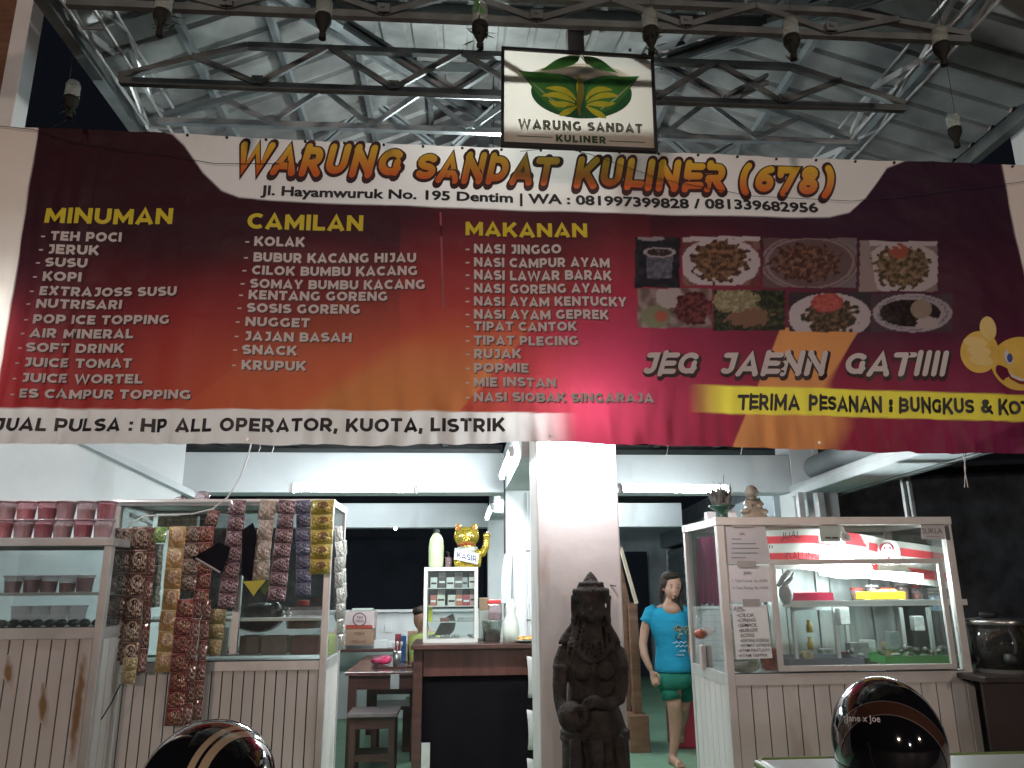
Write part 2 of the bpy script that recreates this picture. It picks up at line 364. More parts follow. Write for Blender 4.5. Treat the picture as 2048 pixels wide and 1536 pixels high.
def stroke(pts, t, grow=0, rnd=False):
    pts = [p for i, p in enumerate(pts) if i == 0 or math.hypot(p[0]-pts[i-1][0], p[1]-pts[i-1][1]) > 1e-4]
    n = len(pts); closed = math.hypot(pts[0][0]-pts[-1][0], pts[0][1]-pts[-1][1]) < 1e-4
    hw = t/2+grow; Lf, Rt = [], []
    def un(a, b): dx, dy = b[0]-a[0], b[1]-a[1]; l = math.hypot(dx, dy) or 1e-9; return dx/l, dy/l
    for i, p in enumerate(pts):
        if closed: a = un(pts[i-1] if i else pts[-2], p); b = un(p, pts[i+1] if i < n-1 else pts[1])
        else: a = un(pts[i-1], p) if i else un(p, pts[1]); b = un(p, pts[i+1]) if i < n-1 else a
        mx, my = a[0]+b[0], a[1]+b[1]; l = math.hypot(mx, my)
        if l < .3: mx, my, l = a[0], a[1], 1
        mx, my = mx/l, my/l; ca = max(.58, mx*b[0]+my*b[1]); w_ = hw/ca; q = p
        if not closed and (grow or rnd):
            if i == 0: q = (p[0]-a[0]*grow, p[1]-a[1]*grow)
            if i == n-1: q = (p[0]+a[0]*grow, p[1]+a[1]*grow)
        Lf.append((q[0]-my*w_, q[1]+mx*w_)); Rt.append((q[0]+my*w_, q[1]-mx*w_))
    v = Lf+Rt; f = [(i, i+1, n+i+1, n+i) for i in range(n-1)]
    if rnd and not closed:
        for e, d in ((0, un(pts[1], pts[0])), (n-1, un(pts[-2], pts[-1]))):
            c = ((Lf[e][0]+Rt[e][0])/2, (Lf[e][1]+Rt[e][1])/2); k = len(v); m = 5
            for j in range(m+1):
                s = -math.pi/2+math.pi*j/m; v.append((c[0]+(d[0]*math.cos(s)-d[1]*math.sin(s))*hw, c[1]+(d[1]*math.cos(s)+d[0]*math.sin(s))*hw))
            f.append(tuple(range(k, k+m+1)))
    return v, f
def block(parent, s, x0, y0, x1, y1, cap, surf, mat, t=.21, shear=0, gap=.12, grow=0, rnd=False, name='lettering', ofs=0):
    """a word in the stroke alphabet laid on a surface"""
    x = 0; items = []
    for c in s:
        if c == ' ': x += .42; continue
        w_, ps = glyph(c, t)
        for p in ps: items.append([(x+q[0], q[1]) for q in p])
        x += w_+gap
    W_ = x-gap; mb = MB()
    for i, p in enumerate(items):
        v, f = stroke(p, t, grow, rnd); pts = []
        for a, b in v:
            tt = a/W_; bx, by = x0+(x1-x0)*tt+shear*cap*b, y0+(y1-y0)*tt; ux, uy = VVP[0]-bx, VVP[1]-by; l = math.hypot(ux, uy)
            P = surf(bx+ux/l*cap*b, by+uy/l*cap*b); pts.append(EYE+(P-EYE)*(1-(i % 7)*.00005-ofs))
        mb.add(pts, f)
    return build(name, mb, mat, parent)
# ================================================================ SETTING
m_white = M('white_plaster', (.68, .71, .72), .75, var=.07, sc=3, bump=.15, bsc=30, stain=((.5, .5, .48), 2.2, .56))
m_white2 = M('white_beam_paint', (.6, .64, .66), .7, var=.09, sc=2.5, bump=.12, bsc=22, stain=((.42, .43, .42), 1.8, .6))
m_floor = M('green_floor_paint', (.17, .30, .20), .4, var=.22, sc=2.2, bump=.08, bsc=14, stain=((.16, .3, .24), 3.5, .5))
m_ground = M('wet_asphalt', (.05, .05, .052), .7, var=.3, sc=9, bump=.5, bsc=60)
m_dark = M('night_dark', (.012, .016, .028), .8, var=.3, sc=3)
m_steel = M('galvanised_steel', (.42, .46, .48), .42, .75, var=.25, sc=8, bump=.06, bsc=30)
m_steel_d = M('weathered_steel', (.17, .19, .19), .55, .5, var=.3, sc=7)
m_rust = M('rusty_steel', (.05, .055, .052), .75, .3, var=.4, sc=12)
m_alu = M('aluminium_profile', (.56, .56, .55), .38, .55, var=.1, sc=9, stain=((.35, .31, .28), 6, .6))
m_alu_l = M('bright_aluminium', (.74, .76, .76), .33, .5, var=.08, sc=9)
m_black = M('black_rubber', (.012, .012, .013), .55, var=.2)
m_wood = M('dark_varnished_wood', (.055, .022, .018), .35, var=.35, sc=4, stretch=(1, 1, 6), coat=.2)
m_wood_b = M('brown_wood', (.17, .085, .05), .55, var=.3, sc=5, stretch=(1, 1, 5))
m_cold = lit('tube_light_glass', (.9, .98, 1), 225)
m_bulb = lit('bulb_glass', (.88, .96, 1), 760)

struct('ground', MB().face([(-60, -40, -.06), (60, -40, -.06), (60, 60, -.06), (-60, 60, -.06)]), m_ground)
struct('floor', MB().box((-3.2, 3.6, -.055), (3.9, 13.6, 0)), m_floor)

# white wall on the left and the ledge running down it
P1 = Vector((-2.27, 6.5, 0)); P0 = Vector((-3.6, 4.95, 0)); dW = (P1-P0).normalized(); nW = Vector((dW.y, -dW.x, 0))
def slab(P0, P1, z0, z1, t):
    n = Vector(((P1-P0).y, -(P1-P0).x, 0)).normalized()*t
    return MB().hexa([(*(P0).xy, z0), (*(P1).xy, z0), (*(P1-n).xy, z0), (*(P0-n).xy, z0), (*(P0).xy, z1), (*(P1).xy, z1), (*(P1-n).xy, z1), (*(P0-n).xy, z1)])
o = struct('wall_left', slab(P0, P1, 0, 2.75, .12), m_white)
b = MB(); a1, a2 = UP(172, 890, P1, nW), UP(398, 999, P1, nW); ctr = (a1+a2)/2
a1 = a1+(a1-a2).normalized()*.6
b.beam(a1+nW*.03, a2+nW*.03, .05, .085, up=nW); struct('wall_ledge', b, m_white2)
# beams, columns
def wbox(name, p, q, mat=m_white2, kind=True, **k):
    o = build(name, MB().box(p, q), mat, bevel=.006, **k)
    if kind: o['kind'] = 'structure'
    return o
wbox('front_beam', (-2.30, 6.5, 2.24), (.385, 6.78, 2.575))
wbox('front_beam', (.62, 6.5, 2.24), (2.88, 6.78, 2.565))
wbox('rear_beam', (-3.0, 9.6, 2.165), (.36, 9.85, 2.46))
wbox('rear_beam', (.64, 9.6, 2.165), (2.8, 9.85, 2.46))
wbox('side_beam', (.387, 4.75, 2.26), (.617, 9.9, 2.62))
wbox('column', (.39, 6.52, 0), (.615, 6.76, 2.258), m_white)
wbox('column', (.36, 9.6, 0), (.637, 9.84, 2.258), m_white)
wbox('column', (2.885, 6.5, 0), (3.15, 6.8, 2.9), m_white)
# rear wall under the dark window, ceiling with rafters
wbox('wall_rear_low', (-3.2, 9.62, 0), (.355, 9.8, 1.17), m_white)
wbox('window_sill', (-3.2, 9.56, 1.172), (.355, 9.82, 1.2), m_white)
b = MB().box((-3.2, 12.5, 0), (.4, 12.6, 3.4)); struct('night_backdrop', b, m_dark)  # dark sheet standing in for the night beyond the window
wbox('ceiling', (-3.1, 6.79, 2.66), (.386, 9.59, 2.7), M('dark_ceiling', (.06, .065, .07), .8, var=.3))
wbox('ceiling', (.62, 6.79, 2.66), (3.1, 13.4, 2.7), MATS['dark_ceiling'])
wbox('ceiling', (-3.1, 4.9, 2.74), (2.9, 6.49, 2.78), M('darker_ceiling', (.035, .04, .05), .8, var=.4, sc=3))  # front ceiling in a darker tone than the others
raf = thing('ceiling_rafters', 'dark ceiling rafters seen between the white beams', 'rafters', (0, 6.5, 2.6))
for x in (-2.05, -1.45, -.8, -.15, 1.2, 1.75, 2.3): build('rafter', MB().box((x, 4.95, 2.675), (x+.05, 9.55 if x < .3 else 12.5, 2.735)).box((x+.012, 5.9, 2.6), (x+.03, 6.2, 2.675)), m_steel_d, raf)
wr = thing('hanging_wire', 'thin loops of wire dangling under the dark ceiling', 'wire', U(1330, 905, 5.4))
for px in (1333, 1481, 1624, 518, 545):
    p = U(px, 890, 5.4); build('strand', MB().tube([p+Vector((0, 0, .06)), p+Vector((.01, 0, -.02)), p+Vector((-.005, 0, -.07))], .003, 5), m_alu, wr)

cd = thing('conduit', 'thin grey cable pipe running down the column left of the pillar', 'pipe', (.56, 6.5, 0))
build('pipe', MB().tube([(.575, 6.505, 0), (.575, 6.505, 2.24)], .009, 8), m_white2, cd)
for z in (.6, 1.2, 1.75): build('clip', MB().box((.558, 6.494, z), (.592, 6.51, z+.012)), m_steel_d, cd)
b = MB().tube([(.386, 6.0, 2.5), (.384, 6.46, 2.44), (.384, 6.49, 2.1), (.384, 6.49, 1.3)], .008, 6); one('black_wire', b, m_black, 'black wire bending from the side beam down the column edge', 'wire')
one('wall_socket', MB().box((-.86, 9.6, .95), (-.78, 9.619, 1.05)), m_white, 'small white socket on the low wall behind the dining table', 'socket', bevel=.003)
# right hand: oblique row of shutters
Q0 = Vector((2.95, 6.8, 0)); dq = Vector((math.sin(R(5.6)), math.cos(R(5.6)), 0)); Q1 = Q0+dq*6.6; nq = Vector((-dq.y, dq.x, 0))
m_grey = M('grey_wall_paint', (.36, .4, .43), .7, var=.12, sc=3, stain=((.25, .27, .29), 2, .55))
m_shut = M('grey_roller_shutter', (.33, .38, .42), .45, .3, var=.12, sc=4)
struct('wall_right', slab(Q0+Vector((.2, 0, 0)), Q1+Vector((.2, 0, 0)), 0, 2.66, -.1), M('inside_grey', (.2, .23, .26), .8, var=.2))
def on_q(t, z, off=0): p = Q0+dq*t+nq*off; return Vector((p.x, p.y, z))
sh = thing('roller_shutter', 'grey roller shutters lining the right wall behind the stall', 'shutter', on_q(3, 0))
def qbox(t0, t1, z0, z1, o0, o1): return MB().hexa([on_q(t0, z0, o0), on_q(t1, z0, o0), on_q(t1, z0, o1), on_q(t0, z0, o1), on_q(t0, z1, o0), on_q(t1, z1, o0), on_q(t1, z1, o1), on_q(t0, z1, o1)])
for t0, t1, z0 in ((.15, 1.7, 0), (1.85, 3.4, 0), (3.55, 4.55, 1.55), (4.7, 6.4, 0)):
    z = z0
    while z < 2.0:
        build('slat', qbox(t0, t1, z, z+.105, -.02, .02).hexa([on_q(t0, z+.02, .02), on_q(t1, z+.02, .02), on_q(t1, z+.035, .035), on_q(t0, z+.035, .035), on_q(t0, z+.09, .02), on_q(t1, z+.09, .02), on_q(t1, z+.075, .035), on_q(t0, z+.075, .035)]), m_shut, sh); z += .112
for t in (.05, 1.72, 3.42, 4.57, 6.42): build('post', qbox(t, t+.11, 0, 2.05, -.03, .05), m_alu, sh)
build('shutter_box', qbox(0, 6.55, 2.055, 2.3, -.05, .12), m_shut, sh, bevel=.01)
struct('wall_rear_right', MB().box((.65, 13.3, 0), (3.9, 13.45, 2.66)), m_grey)
struct('doorway_dark', MB().box((2.55, 13.2, 0), (3.2, 13.29, 2.0)), m_dark)  # near-black slab paints the darkness of an open doorway
struct('door_frame', MB().box((2.47, 13.18, 0), (2.545, 13.28, 2.08)), m_white2)
hk = thing('wall_window', 'small dark louvred window on the far grey wall', 'window', (1.95, 13.25, 1.8))
build('frame', MB().box((1.7, 13.22, 1.72), (2.2, 13.29, 2.12)), M('window_dark_frame', (.03, .04, .05), .6), hk)
for i in range(4): build('louvre', MB().box((1.74, 13.17, 1.76+i*.085), (2.16, 13.215, 1.81+i*.085)), m_steel_d, hk)

# slanting roller-door housing and aluminium posts at top right
fa = thing('awning_housing', 'slanting white metal housing with a rolled awning tube, above the right stall', 'awning', U(1700, 950, 5.6))
def q2(px, py, z): p = UZ(px, py, z); return p
A = U(1583, 978, 6.4); Bp = U(1790, 903, 4.55); A2 = U(1583, 1004, 6.4); B2 = U(1830, 925, 4.4)
b = MB(); d = (Bp-A).normalized()
b.beam(A+Vector((.14, 0, -.02)), Bp+d*.5+Vector((.14, 0, -.02)), .3, .1); build('housing', b, m_white2, fa, bevel=.008)
b = MB().beam(A+Vector((0, 0, .0)), Bp+d*.5, .03, .03); build('gutter_edge', b, m_alu_l, fa)
build('awning_roll', MB().tube([A+Vector((.16, -.15, .16)), Bp+d*.5+Vector((.16, -.15, .16))], .1, 18), M('pale_roll', (.6, .64, .66), .35, .2, var=.08), fa, smooth=True)
build('rail', MB().beam(A+Vector((.33, 0, -.03)), Bp+d*1.6+Vector((.33, 0, -.03)), .05, .1), m_steel_d, fa)
po = thing('aluminium_post', 'pair of bright aluminium profiles leaning up behind the right stall', 'post', U(1820, 1040, 5.35))
for dx in (0, 13): build('profile', MB().beam(U(1817+dx, 1045, 5.35), U(1796+dx*.9, 902, 5.35), .02, .03, up=(0, 1, 0)), m_alu_l, po)
for x0, x1 in ((1600, 1612), (1618, 1632), (1640, 1653)):
    b = MB().beam(U(x0+6, 1050, 6.0), U(x0-2, 985, 6.0), (x1-x0)*.0037, .05, up=(0, 1, 0)); one('door_profile', b, m_alu if x0 != 1618 else m_steel, '%s upright profile of the shop door frame above the right stall' % {1600: 'leftmost', 1618: 'middle', 1640: 'rightmost'}[x0], 'door frame', 'door frame profiles above the right stall')
one('gable_wall', MB().pbox(1653, 975, 1694, 1330, 6.05, .2), m_white2, 'narrow white wall end beside the dark lot, behind the right stall', 'wall')
# dark lot to the right: far rough wall
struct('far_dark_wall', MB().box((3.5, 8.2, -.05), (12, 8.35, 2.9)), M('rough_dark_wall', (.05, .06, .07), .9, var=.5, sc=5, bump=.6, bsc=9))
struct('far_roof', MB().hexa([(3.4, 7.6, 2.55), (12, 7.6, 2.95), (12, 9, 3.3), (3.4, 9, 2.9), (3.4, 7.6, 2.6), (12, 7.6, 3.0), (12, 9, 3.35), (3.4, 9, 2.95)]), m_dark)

# ================================================================ ROOF
ZE, XL, XR, YF, YB = 4.2, -1.9, 3.27, 2.05, 13.5
AP = U(970, 218, 5.4); XA, YA, ZR = AP.x, AP.y, AP.z
roof = thing('shed_roof', 'big corrugated metal hip roof over the eatery, seen from below', 'roof', (0, 8, ZE))
m_sheet = M('zinc_roof_sheet', (.44, .46, .45), .42, .6, var=.35, sc=3, bump=.12, bsc=14, stain=((.2, .21, .215), 1.4, .5))
PER = [(0, 0), (.012, .026), (.042, .026), (.054, 0)]; PITCH_R = .19
def sheets(lo, hi, s0, s1, nrm):
    s = s0; grp = []
    while s < s1-1e-4:
        e = min(s+.76, s1); xs = []; q = s
        while q < e-1e-4:
            for dx, dz in PER:
                if q+dx < e: xs.append((q+dx, dz))
            q += PITCH_R
        xs.append((e, 0)); b = MB(); v = []
        for x, dz in xs: v += [lo(x)+nrm*dz, hi(x)+nrm*dz]
        b.add(v, [(2*i, 2*i+1, 2*i+3, 2*i+2) for i in range(len(xs)-1)]); build('roof_sheet', b, m_sheet, roof); s = e-.0005 if e < s1 else e
sl = (ZR-ZE)/(XA-XL); srr = (ZR-ZE)/(XR-XA); sf = (ZR-ZE)/(YA-YF)
def hxl(y): return min(XA, XL+(y-YF)/(YA-YF)*(XA-XL))
def hxr(y): return max(XA, XR-(y-YF)/(YA-YF)*(XR-XA))
sheets(lambda y: Vector((XL, y, ZE)), lambda y: Vector((hxl(y), y, ZE+sl*(hxl(y)-XL))), YF+.02, YB, Vector((-sl, 0, 1)).normalized())
sheets(lambda y: Vector((XR, y, ZE)), lambda y: Vector((hxr(y), y, ZE+srr*(XR-hxr(y)))), YF+.02, YB, Vector((srr, 0, 1)).normalized())
def hy(x): return YF+((x-XL)/(XA-XL) if x < XA else (XR-x)/(XR-XA))*(YA-YF)
sheets(lambda x: Vector((x, YF-.15, ZE-.15*sf)), lambda x: Vector((x, hy(x), ZE+sf*(hy(x)-YF))), XL+.02, XR-.02, Vector((0, -sf, 1)).normalized())
def lz(x): return ZE+(sl*(x-XL) if x < XA else srr*(XR-x))
for k in range(1, 5):   # purlins along the side slopes
    for side in (0, 1):
        x = lerp(XL, XA, k/5) if side == 0 else lerp(XR, XA, k/5.0); y0 = YF+k/5*(YA-YF)
        for dx in (0,): build('purlin', MB().beam((x+dx, y0, lz(x)-.045), (x+dx, YB, lz(x)-.045), .034, .055), m_steel, roof)
for k in range(1, 4):
    y = YF+k/4*(YA-YF)*.98; build('purlin', MB().beam((hxl(y), y, ZE+sf*(y-YF)-.045), (hxr(y), y, ZE+sf*(y-YF)-.045), .03, .07), m_steel_d, roof)
for cx in (XL, XR):
    a, b_ = Vector((cx, YF, ZE-.07)), Vector((XA, YA, ZR-.07))
    for d in (-.03, .03): build('hip_rafter', MB().beam(a+Vector((d, 0, -.02)), b_+Vector((d, 0, -.02)), .02, .06), m_steel, roof)
build('ridge', MB().beam((XA, YA, ZR-.04), (XA, YB, ZR-.04), .1, .06), m_steel, roof)
for x in (XL-.03, XR+.03): build('eave_fascia', MB().box((x-.035, YF-.1, ZE-.1), (x+.025, YB, ZE-.012)), m_steel_d, roof)
# lattice girders along the eaves: four thin corner rods with zigzag bars
def lattice(x, label):
    t = thing('lattice_girder', label, 'girder', (x, YF, 3.9), 'lattice girders under the eaves')
    c = [(x-.06, 4.12), (x+.06, 4.12), (x-.06, 4.27), (x+.06, 4.27)]
    for cx, cz in c: build('rod', MB().tube([(cx, YF, cz), (cx, 12, cz)], .009, 6), m_alu_l, t)
    y = YF; k = 0; b = MB(); b2 = MB()
    while y < 11:
        za, zb = (4.12, 4.27) if k % 2 else (4.27, 4.12)
        b.beam((x-.06, y, za), (x-.06, y+.42, zb), .014, .034); b.beam((x+.06, y+.2, zb), (x+.06, y+.62, za), .01, .014)
        b2.beam((x-.06, y+.42, zb), (x+.06, y+.42, zb), .012, .012); y += .42; k += 1
    build('zigzag_bar', b, m_alu_l, t)['kind'] = 'stuff'; build('cross_bar', b2, m_alu, t)['kind'] = 'stuff'
lattice(-1.79, 'pale zigzag lattice girder under the left eave')
lattice(2.44, 'pale zigzag lattice girder under the right eave')
# trusses across the hall
def truss(Y, zb, ztl, ztc, mat, label, n=7, w_=.034):
    t = thing('roof_truss', label, 'truss', (.5, Y, zb), 'trusses across the hall')
    x0, x1 = -1.75, 2.42; xe = .62
    build('bottom_chord', MB().beam((x0, Y, zb), (x1, Y, zb), w_, w_*1.15), mat, t)
    top = lambda x: lerp(zb+.03, ztc, sm(x0, x0+xe, x)) if x < (x0+x1)/2 else lerp(zb+.03, ztc, sm(x1, x1-xe, x))
    xs = [x0, x0+xe*.5, x0+xe, (x0+x1)/2, x1-xe, x1-xe*.5, x1]
    for a, c in zip(xs[:-1], xs[1:]): build('top_chord', MB().beam((a, Y, top(a)), (c, Y, top(c)), w_, w_), mat, t)
    xx = [lerp(x0+.35, x1-.35, i/(2*n)) for i in range(2*n+1)]
    for i in range(1, 2*n, 2): build('gusset_plate', MB().box((xx[i]-.028, Y-.045, zb-.01), (xx[i]+.028, Y-.04, zb+.034)).box((xx[i]-.012, Y-.052, zb+.008), (xx[i]+.004, Y-.045, zb+.022)), mat, t)
    for i in range(2*n):
        za = zb if i % 2 else top(xx[i]); zc = top(xx[i+1]) if i % 2 else zb
        if i % 2 and i+1 == 2*n: zc = top(xx[i+1])
        build('web_bar', MB().beam((xx[i], Y-.02, za), (xx[i+1], Y-.02, zc), .016, .03), mat, t)
truss(3.0, 4.0, 0, 4.13, m_steel_d, 'dark rusty roof truss nearest the street, above the sign', 5, .03)
truss(3.55, 4.0, 0, 4.24, m_steel_d, 'grey roof truss just behind the sign', 5, .032)
truss(4.05, 4.1, 0, 4.34, m_steel, 'pale roof truss third from the street', 6, .032)
if 0: truss(4.6, 4.15, 0, 4.5, m_steel, 'bright roof truss fourth from the street', 6, .03)
# tie struts falling from the hips
st = thing('roof_strut', 'crossed pale struts hanging under the hip roof', 'strut', (.3, 4.6, 4.1))
for a, c, Y in (((690, 45), (905, 183), 3.6), ((905, 183), (1003, 120), 3.62), ((740, 208), (648, 288), 4.9), ((760, 210), (868, 292), 4.9), ((990, 215), (905, 295), 4.85), ((1333, 118), (1490, 66), 3.6), ((1325, 128), (1445, 198), 3.62), ((1450, 200), (1535, 158), 3.62), ((1320, 262), (1380, 315), 4.9), ((1470, 285), (1420, 315), 4.8)):
    pa, pb = U(a[0], a[1], Y), U(c[0], c[1], Y); off = Vector((0, 0, .022)); build('bar', MB().beam(pa+off, pb+off, .03, .018).beam(pa-off, pb-off, .03, .018).beam(pa+Vector((0, .02, 0)), pb+Vector((0, .02, 0)), .006, .045), m_steel, st)

# ---- end posts of the frontage
def endpost(px0, px1, tx, side, label):
    t = thing('front_post', label, 'post', U((px0+px1)/2, 800, 3.62), 'white posts at the ends of the banner')
    return t
t = thing('front_post', 'white square post with a brown outer face behind the left end of the banner', 'post', (-2.24, 3.86, 0), 'posts at the ends of the banner')
build('white_face', MB().box((-2.53, 3.86, 0), (-2.44, 3.98, 4.9)), M('white_post_paint', (.75, .77, .76), .6, var=.06), t, bevel=.005)
build('brown_face', MB().box((-2.8, 3.87, 0), (-2.533, 4.0, 4.9)), m_wood_b, t)
t = thing('front_post', 'white square post with a dark outer face behind the right end of the banner', 'post', (3.2, 3.86, 0), 'posts at the ends of the banner')
build('white_face', MB().box((3.36, 3.86, 0), (3.45, 3.98, 4.62)), MATS['white_post_paint'], t, bevel=.005)
build('brown_face', MB().box((3.453, 3.87, 0), (3.7, 4.0, 5.2)), m_wood_b, t)
build('strut', MB().beam((3.36, 3.9, 4.6), (2.72, 3.9, 4.72), .03, .04).beam((3.38, 3.95, 4.62), (2.8, 3.95, 5.0), .07, .08), m_alu, t)

# ---- pillar with lamp, sign pole
pil = thing('pillar', 'square white pillar behind the stone statue, brightly lit at its top', 'pillar', (.67, 4.5, 0))
build('shaft', MB().box((.435, 4.3, 0), (.895, 4.74, 3.3)), M('pillar_plaster', (.62, .59, .57), .6, var=.12, sc=2, bump=.3, bsc=9, stain=((.36, .27, .22), 3.5, .58)), pil, bevel=.01)  # scuff stains; their brown also paints in the warm street light tint
build('nail', MB().tube([(.83, 4.3, U(1225, 1170, 4.3).z), (.86, 4.285, U(1240, 1172, 4.3).z)], .003, 5), m_black, pil)
p = U(1160, 842, 4.05)
lb = thing('pillar_lamp', 'bright bare bulb fixed to the pillar top behind the banner', 'lamp', p)
build('bulb', MB().ell(p, (.035, .035, .055)), m_bulb, lb, smooth=True)
build('socket', MB().tube([p+Vector((0, 0, .05)), p+Vector((0, 0, .11))], .02, 12).beam(p+Vector((0, 0, .1)), p+Vector((0, .2, .1)), .02, .02), m_alu, lb)
b = MB().box((U(1135, 50, 3.95).x, 3.95, 3.3), (U(1167, 50, 3.95).x, 4.03, 5.2)); one('sign_pole', b, M('brown_grey_pole', (.12, .1, .09), .7, var=.3), 'dark upright pole rising behind the green leaf sign', 'pole')
p = U(-14, 690, 4.0); wl_ = thing('wall_lamp', 'bright bulb hidden behind the left end of the banner', 'lamp', p)
build('bulb', MB().ell(p, (.045, .045, .055)), lit('left_bulb_glass', (.9, .98, 1), 330), wl_, smooth=True); build('bracket', MB().tube([p+Vector((0, 0, .055)), p+Vector((0, 0, .12)), p+Vector((-.25, .05, .12))], .008, 8), m_alu, wl_)
# ---- tube lights
def tube_light(a, c, label, mt=None, grp='fluorescent tube lights'):
    a, c = Vector(a), Vector(c); t = thing('tube_light', label, 'lamp', (a+c)/2, grp); d = (c-a).normalized()
    build('tube', MB().tube([a, c], .019, 12), mt or m_cold, t, smooth=False)
    build('batten', MB().beam(a-d*.03+Vector((0, .03, .03)), c+d*.03+Vector((0, .03, .03)), .03, .03), m_white, t, bevel=.004)
    for e, s in ((a, -1), (c, 1)): build('lamp_holder', MB().beam(e+d*s*.001, e+d*s*.028, .035, .06), m_white, t)
tube_light(U(588, 977, 5.5), U(826, 979, 5.5), 'glowing tube light under the left white beam')
tube_light(U(1246, 978, 5.5), U(1455, 981, 5.5), 'glowing tube light under the white beam right of the pillar')
tube_light((.34, 5.0, 2.33), (.34, 6.1, 2.33), 'tube light seen end on beside the pillar top')
tube_light((.31, 7.4, 2.2), (.31, 8.5, 2.2), 'tube light seen end on beside the farther column')
tube_light((1.2, 9.0, 2.58), (2.3, 9.0, 2.58), 'added unseen tube light brightening the right hand hall', lit('added_tube_glass', (.88, .97, 1), 75))  # added tubes, hidden by the front beams, to brighten the rear hall
tube_light((-1.9, 8.6, 2.58), (-.8, 8.6, 2.58), 'added unseen tube light brightening the hall above the dining table', MATS['added_tube_glass'])
for px, py, Y, l in ((791, 1057, 9.3, 'small bright bulb under the rear beam'), (1452, 985, 5.2, 'small bright bulb beside the green offering')):
    one('bulb', MB().ell(U(px, py, Y), .018 if Y > 6 else .02), lit('small_bulb', (.95, .98, 1), 25), l, 'lamp', smooth=True)
# added cool bulb, unseen behind the banner, to brighten the roof
rl = thing('added_roof_lamp', 'added bare bulb hung unseen behind the banner to brighten the roof', 'lamp', (.2, 4.35, 3.98))
build('bulb', MB().ell((.2, 4.35, 3.98), (.05, .05, .06)), lit('added_bulb_glass', (.9, .98, .96), 460), rl, smooth=True); build('cord', MB().tube([(.2, 4.35, 4.04), (.2, 4.35, 4.7)], .004, 6), m_black, rl)
# ================================================================ BANNER
YB0 = 3.75
def interp(tab, x):
    if x <= tab[0][0]: return tab[0][1]
    for (a, b), (c, d) in zip(tab[:-1], tab[1:]):
        if x <= c: return b+(d-b)*(x-a)/(c-a)
    return tab[-1][1]
def fold(X, Z):
    t = max(0, min(1, (3.82-Z)/1.66))
    n = noise.noise(Vector((X*3.1, Z*.8, 2)))*.028*(.3+t)+noise.noise(Vector((X*9, Z*1.6, 7)))*.014*t*t+.006*max(0, noise.noise(Vector((X*5+Z*6, Z*3-X*2, 12))))
    n += .004*math.sin(Z*9+X*.6)+noise.noise(Vector((X*1.3, Z*7, 4)))*.006
    if t > .8: n += (t-.8)*.16*noise.noise(Vector((X*14, Z*4, 1)))
    if X < -1.9: n += .02*noise.noise(Vector((X*16, Z*2, 9)))*t
    return n
def on_banner(eps):
    def s(px, py):
        p = U(px, py, YB0); p.y += fold(p.x, p.z)-eps; return p
    return s
top_tab = []; bot_tab = []
for px, py in ((-70, 250), (0, 252), (200, 259), (350, 265), (680, 283), (1000, 295), (1316, 303), (1660, 318), (1800, 321), (2048, 330), (2140, 334)):
    p = U(px, py, YB0); top_tab.append((p.x, p.z))
for px, py in ((-70, 893), (0, 890), (200, 889), (340, 886), (500, 889), (800, 890), (1000, 886), (1120, 884), (1240, 888), (1400, 893), (1560, 897), (1700, 902), (1940, 907), (2048, 905), (2140, 906)):
    p = U(px, py, YB0); bot_tab.append((p.x, p.z))
CURVE = [(325, 262), (345, 268), (368, 290), (406, 345), (444, 382), (478, 395), (540, 401), (700, 408), (1000, 419), (1356, 430), (1546, 433), (1660, 434), (1699, 425), (1732, 395), (1758, 360), (1775, 335), (1812, 321)]
def s1(x, e, w_=2.2): return max(0, min(1, (x-e)/w_+.5))
FOOD = [(1270, 474, 1360, 574, 'cup'), (1366, 474, 1519, 570, 'plate'), (1526, 476, 1712, 575, 'bowl'), (1718, 482, 1874, 583, 'plate2'),
        (1276, 576, 1424, 655, 'mix'), (1427, 580, 1570, 660, 'greens'), (1578, 584, 1741, 663, 'red'), (1742, 588, 1904, 665, 'soup')]
WH = (.80, .77, .74)
